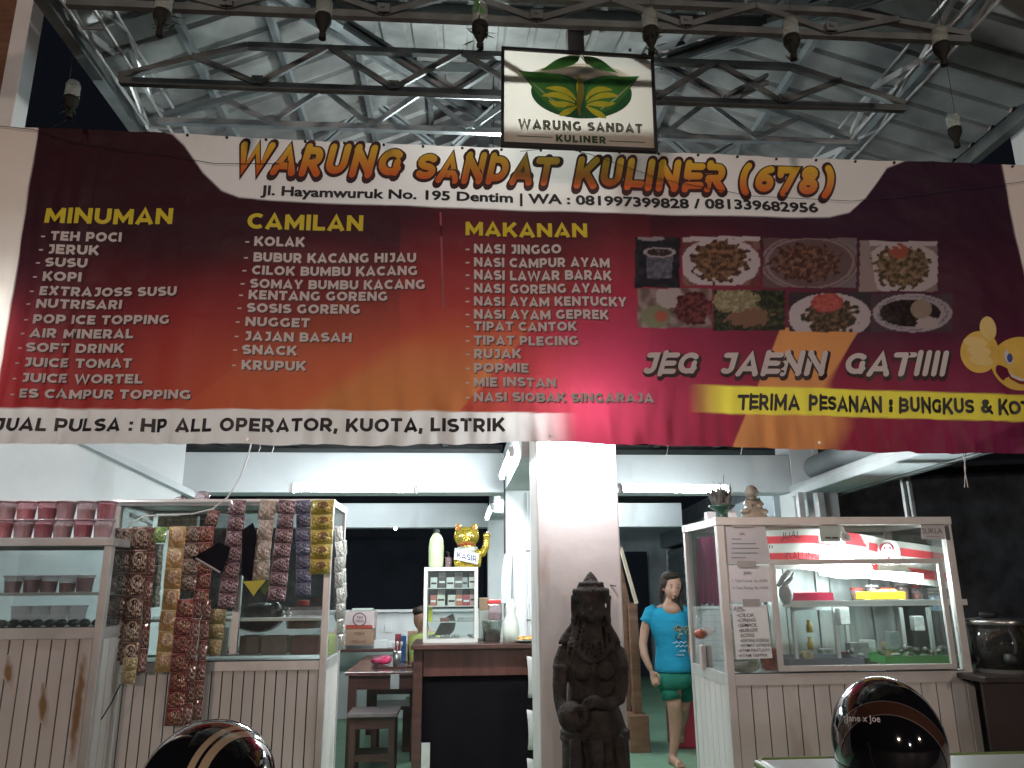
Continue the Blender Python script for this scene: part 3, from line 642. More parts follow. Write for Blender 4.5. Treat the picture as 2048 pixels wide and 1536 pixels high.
def food(px, py, r):
    x0, y0, x1, y1, k = r; u, v = (px-x0)/(x1-x0), (py-y0)/(y1-y0)
    n = noise.noise(Vector((px*.06, py*.06, 3))); n2 = noise.noise(Vector((px*.09+x0, py*.12, 8))); n3 = noise.noise(Vector((px*.24, py*.19, 5+x0)))
    f = n2*.6+n3*.5
    def ring(cx, cy, rx, ry): return math.hypot((u-cx)/rx, (v-cy)/ry)
    brown = mixc((.07, .03, .02), (.5, .27, .13), sm(-.35, .55, f))
    if k == 'cup':
        c = mixc((.015, .02, .03), (.05, .05, .06), sm(-.2, .5, n)); d = ring(.55, .3, .36, .1)
        if abs(u-.55) < .32-.12*(v-.3) and .3 < v < .82: c = mixc((.10, .13, .17), (.3, .33, .36), sm(-.3, .5, f+.3*(u-.5)))
        if d < 1: c = (.62, .62, .62) if d > .78 else mixc((.04, .03, .03), (.3, .3, .3), sm(0, .5, f))
        if ring(.35, .03, .3, .05) < 1: c = (.5, .5, .5)
        return c
    if k in ('plate', 'plate2'):
        cx = .48 if k == 'plate' else .55; d = ring(cx, .55, .52, .52)
        bgc = mixc((.22, .07, .06), (.35, .2, .16), sm(-.2, .4, n)) if k == 'plate' else (.4, .33, .3)
        c = bgc if (d+.05*n > 1 and v > .1) else WH
        if k == 'plate2' and u < .12+.1*v: c = (.5, .42, .38)
        di = ring(cx, .5, .36, .42)+.35*n2
        if di < 1:
            c = brown if k == 'plate' else mixc((.1, .07, .03), (.62, .46, .28), sm(-.3, .5, f))
            if n3 > .28: c = mixc(c, (.14, .2, .05), .5)
            if k == 'plate2' and ring(.5, .2, .13, .16) < 1: c = (.55, .16, .1)
        return c
    if k == 'bowl':
        d = ring(.5, .5, .52, .56); c = (.3, .27, .27) if u > .8 else (.2, .13, .12)
        if d < 1: c = (.22, .15, .14)
        if .86 < d < .93 or .97 < d < 1.02: c = (.4, .33, .32)
        if ring(.46, .5, .36, .36)+.4*n2 < 1: c = mixc((.09, .035, .03), (.46, .25, .15), sm(-.3, .6, f))
        return c
    if k == 'mix':
        c = mixc((.2, .15, .12), (.42, .34, .3), sm(-.3, .4, n))
        if ring(.42, .2, .18, .3) < 1: c = (.6, .55, .5)
        if ring(.75, .5, .26, .42)+.3*n2 < 1: c = mixc((.08, .015, .02), (.3, .09, .07), sm(-.3, .5, f))
        if ring(.25, .72, .2, .28) < 1: c = (.26, .3, .16)
        if ring(.32, .7, .09, .14) < 1: c = (.5, .14, .08)
        return c
    if k == 'greens':
        c = mixc((.02, .03, .015), (.12, .15, .06), sm(-.2, .6, f))
        if ring(.3, .25, .34, .3)+.4*n2 < 1: c = mixc((.3, .28, .12), (.6, .58, .35), sm(-.3, .5, f))
        elif ring(.5, .65, .3, .25)+.5*n2 < 1: c = (.3, .17, .1)
        return c
    if k == 'red':
        d = ring(.5, .62, .51, .6); c = WH if d < 1 else (.06, .05, .06)
        if ring(.52, .62, .33, .44)+.4*n2 < 1: c = mixc((.05, .05, .03), (.4, .25, .14), sm(-.3, .6, f))
        if ring(.47, .26, .2, .24)+.25*n2 < 1: c = mixc((.55, .08, .07), (.8, .22, .16), sm(-.4, .4, f))
        return c
    d = ring(.51, .5, .49, .5); c = (.12, .08, .1)
    if d < 1: c = (.62, .6, .6)
    if .82 < d < .9 and n3 > -.05: c = (.3, .3, .38)
    if ring(.48, .5, .38, .36) < 1: c = mixc((.02, .015, .02), (.1, .06, .05), sm(-.2, .6, f))
    if ring(.62, .4, .13, .26) < 1: c = (.5, .42, .3)
    if ring(.7, .75, .15, .16)+.3*n2 < 1: c = (.7, .66, .6)
    return c
def bcol(px, py):
    t = (py-300)/560; n = noise.noise(Vector((px*.004, py*.006, 1)))
    dark = (.038, .010, .016); red = (.36, .025, .03)
    c = mixc(dark, red, sm(.22, 1.0, t+.18*n+(.12 if 800 < px < 1300 else 0)+.0001*(px-600)))
    # glow of orange in the lower middle
    g = math.exp(-((px-640)/330)**2-((py-830)/150)**2)
    c = mixc(c, (.56, .13, .03), .75*g)
    # translucent diagonal shards
    if px < 1180-(py-520)*.86 and px > 380+(800-py)*1.4: c = mixc(c, (.6, .14, .05), .22*sm(450, 800, py))
    dl = 1190-(py-520)*.9; w_ = s1(dl, px)*s1(px, dl-150-(py-520)*.55, 60)*sm(600, 790, py); c = mixc(c, (.50, .22, .05), .5*w_)
    if px > dl: c = mixc(c, (.24, .018, .06), .62*sm(1000, 1300, px+.3*(py-500))*sm(420, 700, py))
    c = mixc(c, (.035, .012, .03), .85*sm(1250, 1750, px)*(1-sm(640, 820, py-.0*(px-1500)))) if px > 1250 else c
    c = mixc(c, (.15, .02, .12), .4*sm(1700, 2048, px)*sm(600, 850, py))
    # orange wedge at lower right
    if py > 655:
        l = 1560-(py-660)*.40; r = 1720-(py-660)*.62
        c = mixc(c, (.72, .30, .08), .8*s1(px, l, 3)*s1(r+90*sm(760, 860, py), px, 3+50*sm(700, 860, py)))
    # lightness of the left lower corner
    for r in FOOD:
        if r[0] <= px <= r[2] and r[1] <= py <= r[3]: c = tuple(q*f_ for q, f_ in zip(food(px, py, r), (.5, .42, .44)))
    # yellow strip
    yt, yb = 771+(px-1440)*.031, 826+(px-1440)*.028
    c = mixc(c, (.86, .74, .05), s1(py, yt)*s1(yb, py)*sm(1370, 1475, px))
    gy = (c[0]*.35+c[1]*.5+c[2]*.15); c = mixc(c, (gy*1.15+.01, gy+.004, gy*1.05+.008), .04)
    # white strip at the foot
    yt = interp([(0, 817), (700, 820), (1100, 826)], px)
    c = mixc(c, WH, s1(py, yt)*(1-sm(1020, 1160, px)))
    # white head panel
    if 320 < px < 1815:
        yc = interp(CURVE, px); c = mixc(c, WH, s1(yc, py, 3))
    # white margins
    c = mixc(c, (.84, .74, .66), s1(76-(py-255)*.152, px, 3))
    c = mixc(c, (.84, .76, .7), s1(px, interp([(328, 2004), (560, 2052), (900, 2120)], py), 3))
    return c
def build_banner():
    x0, x1 = U(-70, 560, YB0).x, U(2130, 600, YB0).x; NX, NZ = 820, 240
    mb = MB(); cols = []
    for j in range(NZ+1):
        for i in range(NX+1):
            X = lerp(x0, x1, i/NX); Z = lerp(interp(bot_tab, X)+.007*noise.noise(Vector((X*3.3, 5, 1)))+.004*noise.noise(Vector((X*9, 3, 1))), interp(top_tab, X)-.003*abs(math.sin(X*15.3)), j/NZ)
            px, py = PR((X, YB0, Z)); mb.v.append(Vector((X, YB0+fold(X, Z), Z))); cols.append(bcol(px, py))
    for j in range(NZ):
        for i in range(NX): k = j*(NX+1)+i; mb.f.append((k, k+1, k+NX+2, k+NX+1))
    t = thing('banner', 'long red and maroon menu banner with a white head panel hung across the front', 'banner', (.4, YB0, 2.15))
    o = build('sheet', mb, printed('banner_vinyl', .5, .17, .22), t, smooth=True, colors=cols)
    return t
ban = build_banner()
S1, S2, S3 = on_banner(.0035), on_banner(.0050), on_banner(.0062)
m_txt = M('print_white', (.72, .68, .68), .5, var=0); m_yel = M('print_yellow', (.78, .66, .03), .5, var=0); m_blk = M('print_black', (.02, .015, .02), .5, var=0)
m_shd = M('print_shadow', (.03, .008, .012), .5, var=0); m_drk = M('print_outline_maroon', (.05, .008, .012), .5, var=0)
for s, x0, y, x1, cap in (('MINUMAN', 90, (447, 449), 345, 31), ('CAMILAN', 495, (459, 463), 726, 31), ('MAKANAN', 931, (472, 477), 1174, 28)):
    block(ban, s, x0+2, y[0]+2.5, x1+2, y[1]+2.5, cap, S1, m_shd, .2); block(ban, s, x0, y[0], x1, y[1], cap, S2, m_yel, .235)
L1 = [('TEH POCI', 83, 102, 241, 482), ('JERUK', 78, 95, 195, 508), ('SUSU', 72, 90, 172, 534), ('KOPI', 66, 85, 160, 562), ('EXTRAJOSS SUSU', 60, 79, 353, 591), ('NUTRISARI', 54, 73, 242, 617), ('POP ICE TOPPING', 49, 67, 339, 648), ('AIR MINERAL', 43, 61, 266, 676), ('SOFT DRINK', 38, 55, 247, 705), ('JUICE TOMAT', 32, 51, 263, 735), ('JUICE WORTEL', 27, 46, 284, 766), ('ES CAMPUR TOPPING', 21, 41, 380, 797)]
L2 = [('KOLAK', 491, 509, 609, 493), ('BUBUR KACANG HIJAU', 488, 507, 832, 524), ('CILOK BUMBU KACANG', 485, 504, 835, 550), ('SOMAY BUMBU KACANG', 482, 501, 850, 577), ('KENTANG GORENG', 479, 498, 775, 600), ('SOSIS GORENG', 476, 495, 720, 626), ('NUGGET', 473, 492, 619, 654), ('JAJAN BASAH', 471, 490, 703, 683), ('SNACK', 468, 486, 593, 710), ('KRUPUK', 465, 484, 611, 740)]
L3 = [('NASI JINGGO', 948, 1122, 507), ('NASI CAMPUR AYAM', 948, 1219, 534), ('NASI LAWAR BARAK', 948, 1223, 559), ('NASI GORENG AYAM', 948, 1222, 585), ('NASI AYAM KENTUCKY', 948, 1253, 611), ('NASI AYAM GEPREK', 948, 1217, 637), ('TIPAT CANTOK', 948, 1153, 661), ('TIPAT PLECING', 948, 1156, 690), ('RUJAK', 948, 1042, 717), ('POPMIE', 948, 1057, 745), ('MIE INSTAN', 948, 1112, 773), ('NASI SIOBAK SINGARAJA', 948, 1307, 803)]
for s, d, x0, x1, y in [(s, d, a, b_, y) for s, d, a, b_, y in L1]+[(s, d, a, b_, y) for s, d, a, b_, y in L2]+[(s, 931, a, b_, y) for s, a, b_, y in L3]:
    sl_ = .012*(x1-x0) if d > 400 else .005*(x1-x0); c = 18.5
    y0 = y; y1 = y+sl_*.6
    block(ban, s, x0+1.8, y0+2, x1+1.8, y1+2, c, S1, m_shd, .25); block(ban, s, x0, y0, x1, y1, c, S2, m_txt, .25)
    block(ban, '-', d, y0-1, d+8, y0-1, 17, S2, m_txt, .17)
block(ban, 'JUAL PULSA : HP ALL OPERATOR, KUOTA, LISTRIK', -6, 864, 1010, 863, 27, S2, m_blk, .235)
letter(ban, 'Jl. Hayamwuruk No. 195 Dentim | WA : 081997399828 / 081339682956', 522, 390, 1636, 424, 19, S2, m_blk, .04)
# brush headline: dark outline letters behind, amber ones in front (upper half yellower)
m_amb = M('print_amber', (.80, .42, .03), .5, var=0)
nt = m_amb.node_tree; tc = nn(nt, 'ShaderNodeTexCoord'); se = nn(nt, 'ShaderNodeSeparateXYZ'); nt.links.new(tc.outputs['Generated'], se.inputs[0]); rp = nn(nt, 'ShaderNodeValToRGB'); nt.links.new(se.outputs[2], rp.inputs[0])
rp.color_ramp.elements[0].position = .15; rp.color_ramp.elements[0].color = (.72, .14, .02, 1); rp.color_ramp.elements[1].position = .85; rp.color_ramp.elements[1].color = (.80, .52, .04, 1); nt.links.new(rp.outputs[0], nt.nodes['Principled BSDF'].inputs['Base Color'])
HT = [('WARUNG', 468, 812, 342, 352, 53), ('SANDAT', 830, 1120, 358, 367, 51), ('KULINER', 1147, 1462, 371, 380, 51), ('(678)', 1480, 1676, 382, 388, 52)]
m_top = M('print_gold', (.86, .56, .05), .5, var=.1)
for s, x0, x1, y0, y1, cap in HT:
    block(ban, s, x0, y0+2, x1-15, y1+2, cap, S1, m_drk, .27, .22, .17, grow=.085, rnd=True, name='headline_outline')
    block(ban, s, x0, y0, x1-15, y1, cap, S2, m_amb, .27, .22, .17, rnd=True, name='headline')
for s, x0, x1, y0 in (('JEG', 1283, 1405, 748), ('JAENN', 1438, 1662, 748), ('GATIIII', 1686, 1905, 748)):
    block(ban, s, x0+3, y0+4, x1-14, y0+5, 42, S1, m_shd, .24, .36, .14, grow=.06, rnd=True); block(ban, s, x0, y0, x1-17, y0+1, 43, S2, m_txt, .24, .36, .14, rnd=True)
for s, x0, x1, y0, y1 in (('TERIMA', 1478, 1597, 817, 819), ('PESANAN', 1616, 1764, 820, 823), (':', 1778, 1785, 823, 823), ('BUNGKUS', 1799, 1947, 824, 827), ('&', 1962, 1983, 827, 827), ('KOTAK', 1996, 2110, 828, 831)):
    block(ban, s, x0, y0, x1, y1, 28, S2, m_blk, .24, .1, .13, rnd=True)
# plain round smiling face with a raised thumb
m_face = M('print_face_yellow', (.82, .56, .10), .5, var=.12, sc=6); m_lt = M('print_face_highlight', (.86, .68, .25), .5, var=0)
def disc(cx, cy, rx, ry, n=36, rot=0, a0=0, a1=2*math.pi):
    return [(cx+rx*math.cos(a0+(a1-a0)*i/n)*math.cos(rot)-ry*math.sin(a0+(a1-a0)*i/n)*math.sin(rot), cy+rx*math.cos(a0+(a1-a0)*i/n)*math.sin(rot)+ry*math.sin(a0+(a1-a0)*i/n)*math.cos(rot)) for i in range(n)]
def bp(name, pts, s, m): return poly_on(ban, name, pts, s, m)
bp('smiling_face', disc(2045, 727, 66, 54, 48), S1, m_face); bp('thumb', disc(1974, 658, 17, 24, 24, -.2), S1, m_lt); bp('fist', disc(1957, 705, 38, 42), S1, m_face)
for i, (x, y) in enumerate(((1948, 686), (1955, 703), (1960, 722))): bp('finger', disc(x, y, 24, 11, 20, .15), S2, m_lt)
for x in (2017, 2046): bp('eye', disc(x, 714, 10, 15, 20, -.15), S2, m_txt); bp('iris', disc(x+2, 716, 6, 9, 16), S3, M('print_blue', (.06, .09, .35), .5, var=0))
bp('mouth', [(2008, 735), (2020, 748), (2040, 757), (2062, 758), (2062, 770), (2040, 768), (2020, 758)], S2, M('print_mouth', (.25, .02, .03), .5, var=0))
bp('teeth', [(2014, 742), (2022, 749), (2042, 757), (2062, 758), (2062, 763), (2040, 762), (2022, 755)], S3, m_txt)
# eyelets, cords, the old patch strip
for k in range(22):
    px = 375+k*78.5; py = interp([(375, 271), (680, 287), (1000, 300), (1316, 308), (1660, 323), (1800, 326), (2048, 335)], px)
    build('eyelet', MB().tube([S1(px, py), S1(px, py)+Vector((0, -.006, 0))], .0075, 10), m_black, ban)
for px, py in ((497, 880), (1100, 873), (1634, 887)): build('eyelet', MB().tube([S1(px, py), S1(px, py)+Vector((0, -.006, 0))], .008, 10), m_alu, ban)
bp('crease_tape', [(879, 425), (883, 425), (889, 618), (885, 620)], S1, M('print_crease', (.36, .1, .12), .4, var=.2))
cord = thing('slack_cord', 'thin dark cord slung across the top of the banner', 'cord', S1(300, 300))
pts = [S3(px, py)-Vector((0, .012, 0)) for px, py in ((0, 255), (70, 262), (140, 285), (230, 300), (330, 312), (430, 330), (560, 330))]
build('strand', MB().tube(pts, .002, 5), m_black, cord)
pts = [S3(px, py)-Vector((0, .012, 0)) for px, py in ((1040, 306), (1120, 299), (1180, 312), (1320, 360), (1500, 395), (1700, 405), (1850, 390), (2048, 366))]
build('strand', MB().tube(pts, .0016, 5), m_rust, cord)
wr2 = thing('wire_tail', 'pale loop of wire hanging below the banner at the right', 'wire', U(1930, 905, 3.8))
for dx in (-3, 4): build('strand', MB().tube([U(1928+dx, 903, 3.8), U(1930-dx*.3, 935, 3.8), U(1932+dx, 975, 3.8)], .0022, 5), m_alu, wr2)

# ================================================================ LEAF SIGN
YS = 3.42
sg = thing('leaf_sign', 'white board with a green leaf emblem in a black frame above the banner', 'sign', U(1160, 298, YS))
def Q(px, py, d=0): return U(px, py, YS-d)
cor = [(1003, 92), (1308, 110), (1316, 302), (1002, 289)]
def inset(c, k):
    cx = sum(p[0] for p in c)/4; cy = sum(p[1] for p in c)/4; out = []
    for x, y in c: out.append((x+(k if x < cx else -k), y+(k if y < cy else -k)))
    return out
ci = inset(cor, 6)
mp = M('sign_board', (.82, .77, .66), .5, var=.05, sc=2)
nt = mp.node_tree; tb = nn(nt, 'ShaderNodeBsdfTranslucent'); tb.inputs[0].default_value = (.7, .66, .58, 1); mx = nn(nt, 'ShaderNodeMixShader'); mx.inputs[0].default_value = .62
nt.links.new(nt.nodes['Principled BSDF'].outputs[0], mx.inputs[1]); nt.links.new(tb.outputs[0], mx.inputs[2]); nt.links.new(mx.outputs[0], nt.nodes['Material Output'].inputs[0])
build('panel', MB().face([Q(*c) for c in ci]), mp, sg)
b = MB()
for i in range(4):
    j = (i+1) % 4; b.prism([Q(*cor[i], .012), Q(*cor[j], .012), Q(*ci[j], .012), Q(*ci[i], .012)], (0, .03, 0))
build('frame', b, m_black, sg)
g1 = M('leaf_green', (.05, .24, .04), .5, var=.25, sc=8); g2 = M('leaf_green_deep', (.02, .14, .05), .5, var=.2, sc=8); g3 = M('flower_yellow', (.55, .55, .03), .5, var=.15, sc=12); g4 = M('fork_brown', (.08, .05, .02), .5, var=0)
def sp(name, pts, d, m): return build(name, MB().face([Q(x, y, d) for x, y in pts]), m, sg)
def bez(P, n=10):
    out = []
    for a, b_, c, d in P:
        for i in range(n):
            t = i/n; out.append(tuple((1-t)**3*a[k]+3*(1-t)**2*t*b_[k]+3*(1-t)*t*t*c[k]+t**3*d[k] for k in (0, 1)))
    return out
sp('emblem_disc', disc(1163, 185, 101, 52, 48, .05), .002, g2)
sp('upper_gap', bez([((1060, 150), (1080, 118), (1240, 118), (1262, 156)), ((1262, 156), (1240, 152), (1200, 144), (1162, 166)), ((1162, 166), (1130, 140), (1090, 146), (1060, 150))]), .003, mp)
sp('upper_leaf', bez([((1080, 141), (1105, 128), (1112, 108), (1160, 112)), ((1160, 112), (1158, 135), (1118, 138), (1080, 141))]), .004, g1)
sp('upper_leaf', bez([((1165, 112), (1205, 110), (1215, 132), (1236, 146)), ((1236, 146), (1210, 140), (1176, 142), (1165, 112))]), .004, g1)
for k in range(3): sp('fork_tine', [(1158+k*7, 110+k), (1160+k*7, 110+k), (1176+k*6, 128), (1174+k*6, 129)], .006, g4)
lf = sp('leaf', bez([((1036, 140), (1075, 148), (1125, 138), (1146, 168)), ((1146, 168), (1160, 200), (1148, 232), (1118, 222)), ((1118, 222), (1078, 205), (1066, 172), (1036, 140))]), .005, g1)
rt = sp('leaf', bez([((1279, 152), (1242, 156), (1198, 144), (1176, 174)), ((1176, 174), (1160, 204), (1176, 238), (1206, 226)), ((1206, 226), (1244, 210), (1254, 182), (1279, 152))]), .005, g1)
sp('vein', [(1040, 143), (1100, 195), (1130, 214), (1128, 216), (1098, 197)], .0065, M('vein_pale', (.4, .5, .3), .5, var=0)); sp('vein', [(1276, 155), (1230, 196), (1200, 218), (1202, 220), (1233, 198)], .0065, MATS['vein_pale'])
def ribbon(pts, w_, d, m, nm='petal'):
    L_, R_ = [], []
    for i, (x, y) in enumerate(pts):
        a = pts[max(0, i-1)]; c = pts[min(len(pts)-1, i+1)]; dx, dy = c[0]-a[0], c[1]-a[1]; l = math.hypot(dx, dy) or 1; ww = w_*math.sin(math.pi*(i+.6)/(len(pts)+.2)); L_.append((x-dy/l*ww, y+dx/l*ww)); R_.append((x+dy/l*ww, y-dx/l*ww))
    for i in range(len(pts)-1): pass
    b = MB(); v = [Q(x, y, d) for x, y in L_]+[Q(x, y, d) for x, y in R_]; n = len(pts)
    b.add(v, [(i, i+1, n+i+1, n+i) for i in range(n-1)]); return build(nm, b, m, sg)
def bz(a, b_, c, d, n=9): return bez([(a, b_, c, d)], n)+[d]
for q in ((((1152, 200), (1135, 178), (1118, 176), (1092, 176))), (((1150, 205), (1128, 190), (1108, 186), (1084, 192))), (((1150, 210), (1125, 205), (1112, 215), (1098, 200))), (((1154, 212), (1140, 222), (1125, 228), (1118, 230))),
          (((1172, 200), (1182, 176), (1205, 176), (1224, 180))), (((1174, 205), (1200, 186), (1222, 190), (1236, 192))), (((1174, 210), (1196, 204), (1210, 212), (1230, 206))), (((1172, 212), (1190, 226), (1204, 230), (1212, 236))), (((1160, 205), (1158, 182), (1160, 168), (1156, 152)))):
    ribbon(bz(*q), 6, .007, g3)
ribbon(bz((1160, 232), (1152, 200), (1172, 175), (1155, 150)), 7, .0075, M('flower_shade', (.25, .24, .03), .5, var=.2))
SS = lambda px, py: Q(px, py, .006)
m_dg = M('print_dark_green', (.03, .06, .025), .5, var=0)
block(sg, 'WARUNG', 1037, 257, 1163, 262, 19, SS, m_dg, .26, 0, .2); block(sg, 'SANDAT', 1176, 262, 1285, 266, 18, SS, m_dg, .26, 0, .2)
S9 = lambda px, py: Q(px, py, .0075)
block(sg, 'WARUNG', 1037, 257, 1163, 262, 19, S9, mp, .26, 0, .2, grow=-.1, name='letter_inline'); block(sg, 'SANDAT', 1176, 262, 1285, 266, 18, S9, mp, .26, 0, .2, grow=-.1, name='letter_inline')
block(sg, 'KULINER', 1112, 283, 1212, 287, 14, SS, m_dg, .26, 0, .2)
sp('rule_line', [(1034, 271), (1105, 274), (1105, 275.5), (1034, 272.5)], .004, m_dg); sp('rule_line', [(1218, 281), (1290, 284), (1290, 285.5), (1218, 282.5)], .004, m_dg)
b = MB()
for x in (1060, 1260): b.beam(Q(x, 100, -.03), Q(x, 100, -.30), .015, .015)
build('bracket', b, m_steel_d, sg)

# ================================================================ BOTTLE PLANTERS
m_pet = glass('clear_plastic', (.9, .93, .9), .12, 1.6, .3, (.62, .68, .62)); m_soil = M('black_soil', (.01, .01, .008), .8, var=.4); m_leaf = M('thin_leaf', (.05, .10, .035), .6, var=.3)
BOT = [(320, 25, 88, 'first from the left in the upper row'), (645, 38, 84, 'second from the left in the upper row'), (960, 54, 92, 'third from the left with green leaves inside, beside the leaf sign'), (1303, 65, 88, 'hanging at the upper right corner of the leaf sign'), (1583, 80, 84, 'second from the right in the upper row'), (1884, 95, 76, 'in front of the right lattice girder'), (138, 196, 74, 'low against the black night at the far left'), (1910, 258, 68, 'low against the black at the far right')]
for n_, (px, py, hpx, lab) in enumerate(BOT):
    Y = 2.88 if py < 150 else 3.6; hpx *= .9; py -= 5 if py < 150 and py > 30 else 0
    a = U(px+(4 if px > 1400 else 0), py+hpx/2, Y); c = U(px, py-hpx/2, Y); h = (c-a).length; r = .036
    t = thing('bottle_planter', 'upturned bottle planter '+lab, 'planter', a, 'upside down bottle planters hung under the roof')
    build('bottle', MB().lathe(a, [(r*.985, h*.5), (r, h*.56), (r*.95, h*.74), (r, h-.03), (r*.72, h-.004), (r*.2, h)], 16), m_pet, t, smooth=True)
    build('soil', MB().lathe(a, [(.010, .0), (.014, .02), (r, .07), (r*1.0, h*.5)], 14), m_soil, t, smooth=True)
    build('cap', MB().lathe(a, [(.016, -.018), (.016, .004)], 12), m_soil, t)
    rr = random.Random(n_); lv = MB()
    for k in range(16):
        q = a+Vector((rr.uniform(-.03, .03), rr.uniform(-.03, .03), rr.uniform(-.02, h*.5))); d = Vector((rr.uniform(-1, 1), rr.uniform(-1, .3), rr.uniform(-.6, .7))).normalized()*rr.uniform(.03, .09)
        e = q+d+Vector((0, 0, -.02)); sd = d.cross(Vector((0, 0, 1))).normalized()*.003
        lv.add([q-sd, q+sd, (q+e)/2+sd*1.6, e, (q+e)/2-sd*1.6], [(0, 1, 2, 3, 4)])
    if n_ in (0, 2, 3, 4, 6): 
        o = build('leaf_sprig', lv, m_leaf, t); o['kind'] = 'stuff'
    if n_ == 2:
        lv = MB()
        for k in range(5):
            q = a+Vector((rr.uniform(-.02, .02), -.03, h*.5+rr.uniform(.01, .07))); lv.add([q, q+Vector((.012, -.008, .02)), q+Vector((rr.uniform(-.02, .02), -.008, .045)), q+Vector((-.012, -.008, .022))], [(0, 1, 2, 3)])
        build('leaf', lv, M('fresh_leaf', (.05, .2, .04), .5, var=.2), t)
    build('hanger', MB().tube([c, c+Vector((0, .0, .5 if py < 150 else .35))], .0018, 5), m_rust, t)
# ================================================================ GLASS FRONTED STALLS
m_gl = glass('cabinet_glass', (.9, .94, .93), .015, 1.3, .035, (.5, .52, .5))
m_gl2 = glass('smoky_glass', (.9, .94, .94), .02, 1.2, .05, (.35, .4, .4))
m_board = M('pale_board', (.50, .47, .45), .55, var=.12, sc=3, stretch=(1, 1, .3), stain=((.3, .24, .2), 4, .6))
m_bstain = M('rust_stain', (.20, .12, .05), .7, var=.4, sc=14)
def cabinet(name, label, cat, X0, X1, Y0, D, zt, zm, nb, p=.036, zb=.06, mat=m_alu, glassm=m_gl, back=True, side_boards=6, front_glass=True, frail=None, open_front=False):
    t = thing(name, label, cat, ((X0+X1)/2, Y0+D/2, 0)); Y1 = Y0+D
    for x in (X0, X1-p):
        for y in (Y0, Y1-p): build('post', MB().box((x, y, 0), (x+p, y+p, zt-p)), mat, t, bevel=.002)
    for y, pr_ in ((Y0, .004), (Y1-p, 0)):
        build('rail', MB().box((X0-.004, y-pr_, zt-p+.001), (X1+.004, y+p, zt+.002)), mat, t, bevel=.002)
        build('rail', MB().box((X0+p, y, zm-p*1.4), (X1-p, y+p-.002, zm)), mat, t, bevel=.002)
    for x in (X0, X1-p):
        build('rail', MB().box((x, Y0+p, zt-p), (x+p, Y1-p, zt)), mat, t)
        build('rail', MB().box((x, Y0+p, zm-p*1.4), (x+p, Y1-p, zm-.002)), mat, t)
    w_ = (X1-X0-2*p)/nb
    for i in range(nb): build('board', MB().box((X0+p+i*w_+.0032, Y0+.006+(.0015 if i % 3 == 1 else 0), zb), (X0+p+(i+1)*w_-.0032, Y0+.02, zm-p*1.4)), m_board, t, bevel=.002)
    build('board_backing', MB().box((X0+p, Y0+.021, zb), (X1-p, Y0+.027, zm-p*1.4)), M('groove_dark', (.035, .028, .025), .8), t)
    for x in (X0+.004, X1-.018):
        n = side_boards; w2 = (D-2*p)/n
        for i in range(n): build('board', MB().box((x, Y0+p+i*w2+.002, zb), (x+.014, Y0+p+(i+1)*w2-.002, zm-p*1.4)), m_board, t)
    build('floor_shelf', MB().box((X0+p, Y0+p, zm-.03), (X1-p, Y1-p, zm-.012)), mat, t)
    build('roof_panel', MB().box((X0+p, Y0+p, zt-.02), (X1-p, Y1-p, zt-.012)), glassm if name == 'food_stall' else mat, t)
    if front_glass: build('front_pane', MB().box((X0+p, Y0+.014, zm), (X1-p, Y0+.018, zt-p)), glassm, t)
    for x in (X0+.012, X1-.016): build('side_pane', MB().box((x, Y0+p, zm), (x+.004, Y1-p, zt-p)), glassm, t)
    if back: build('back_pane', MB().box((X0+p, Y1-.02, zm), (X1-p, Y1-.016, zt-p)), glass('hazy_back_glass', (.8, .85, .84), .05, 1.3, .42, (.42, .48, .47)) if name == 'food_stall' else glassm, t)
    for y in (Y0-.006, ): 
        b = MB()
        for k in (0, 1): b.box((X0+p, y+.0065, zm-.006 if k == 0 else zt-p), (X1-p, y+.018, zm+.004 if k == 0 else zt-p+.005))
        build('rubber_seal', b, m_black, t)
    return t
# ---- far left cabinet with jelly cups
cA = cabinet('glass_cabinet', 'white framed glass cabinet at the far left with pink cups on its roof', 'cabinet', -2.95, -1.79, 4.2, .55, 1.742, 1.30, 16, p=.04, glassm=m_gl2)
build('shelf', MB().box((-2.9, 4.26, 1.455), (-1.84, 4.7, 1.468)), m_alu, cA)
for pts in ([(8, 1322), (24, 1316), (30, 1345), (27, 1372), (8, 1372), (3, 1350)], [(85, 1378), (96, 1372), (98, 1400), (88, 1432), (80, 1452), (73, 1448), (76, 1410)], [(166, 1290), (173, 1285), (172, 1350), (165, 1420), (150, 1500), (146, 1540), (138, 1540), (146, 1470), (157, 1380)]):
    xs_ = [q[0] for q in pts]; ys_ = [q[1] for q in pts]; cx_, cy_, rx_, ry_ = (min(xs_)+max(xs_))/2, (min(ys_)+max(ys_))/2, (max(xs_)-min(xs_))/2+5, (max(ys_)-min(ys_))/2+8
    b = MB(); cs = []; NXs, NYs = 26, 60
    for jj in range(NYs+1):
        for ii in range(NXs+1):
            u, v = ii/NXs*2-1, jj/NYs*2-1; px_, py_ = cx_+u*rx_, cy_+v*ry_; mid = lerp(171, 140, (py_-1285)/255) if rx_ > 20 else cx_
            dd_ = math.hypot((px_-mid)/min(rx_, 11), v)+.3*noise.noise(Vector((px_*.12, py_*.05, 3))); b.v.append(U(px_, py_, 4.2035)); cs.append(mixc((.22, .13, .06), (.47, .43, .40), sm(.35, .95, dd_)))
    for jj in range(NYs):
        for ii in range(NXs):
            q_ = jj*(NXs+1)+ii; b.f.append((q_, q_+1, q_+NXs+2, q_+NXs+1))
    keep = [f for f in b.f if min(sum(cs[k_]) for k_ in f) < 1.22]; b.f = keep
    build('brown_stain', b, printed('stained_paint', .55, 0, .3), cA, colors=cs)
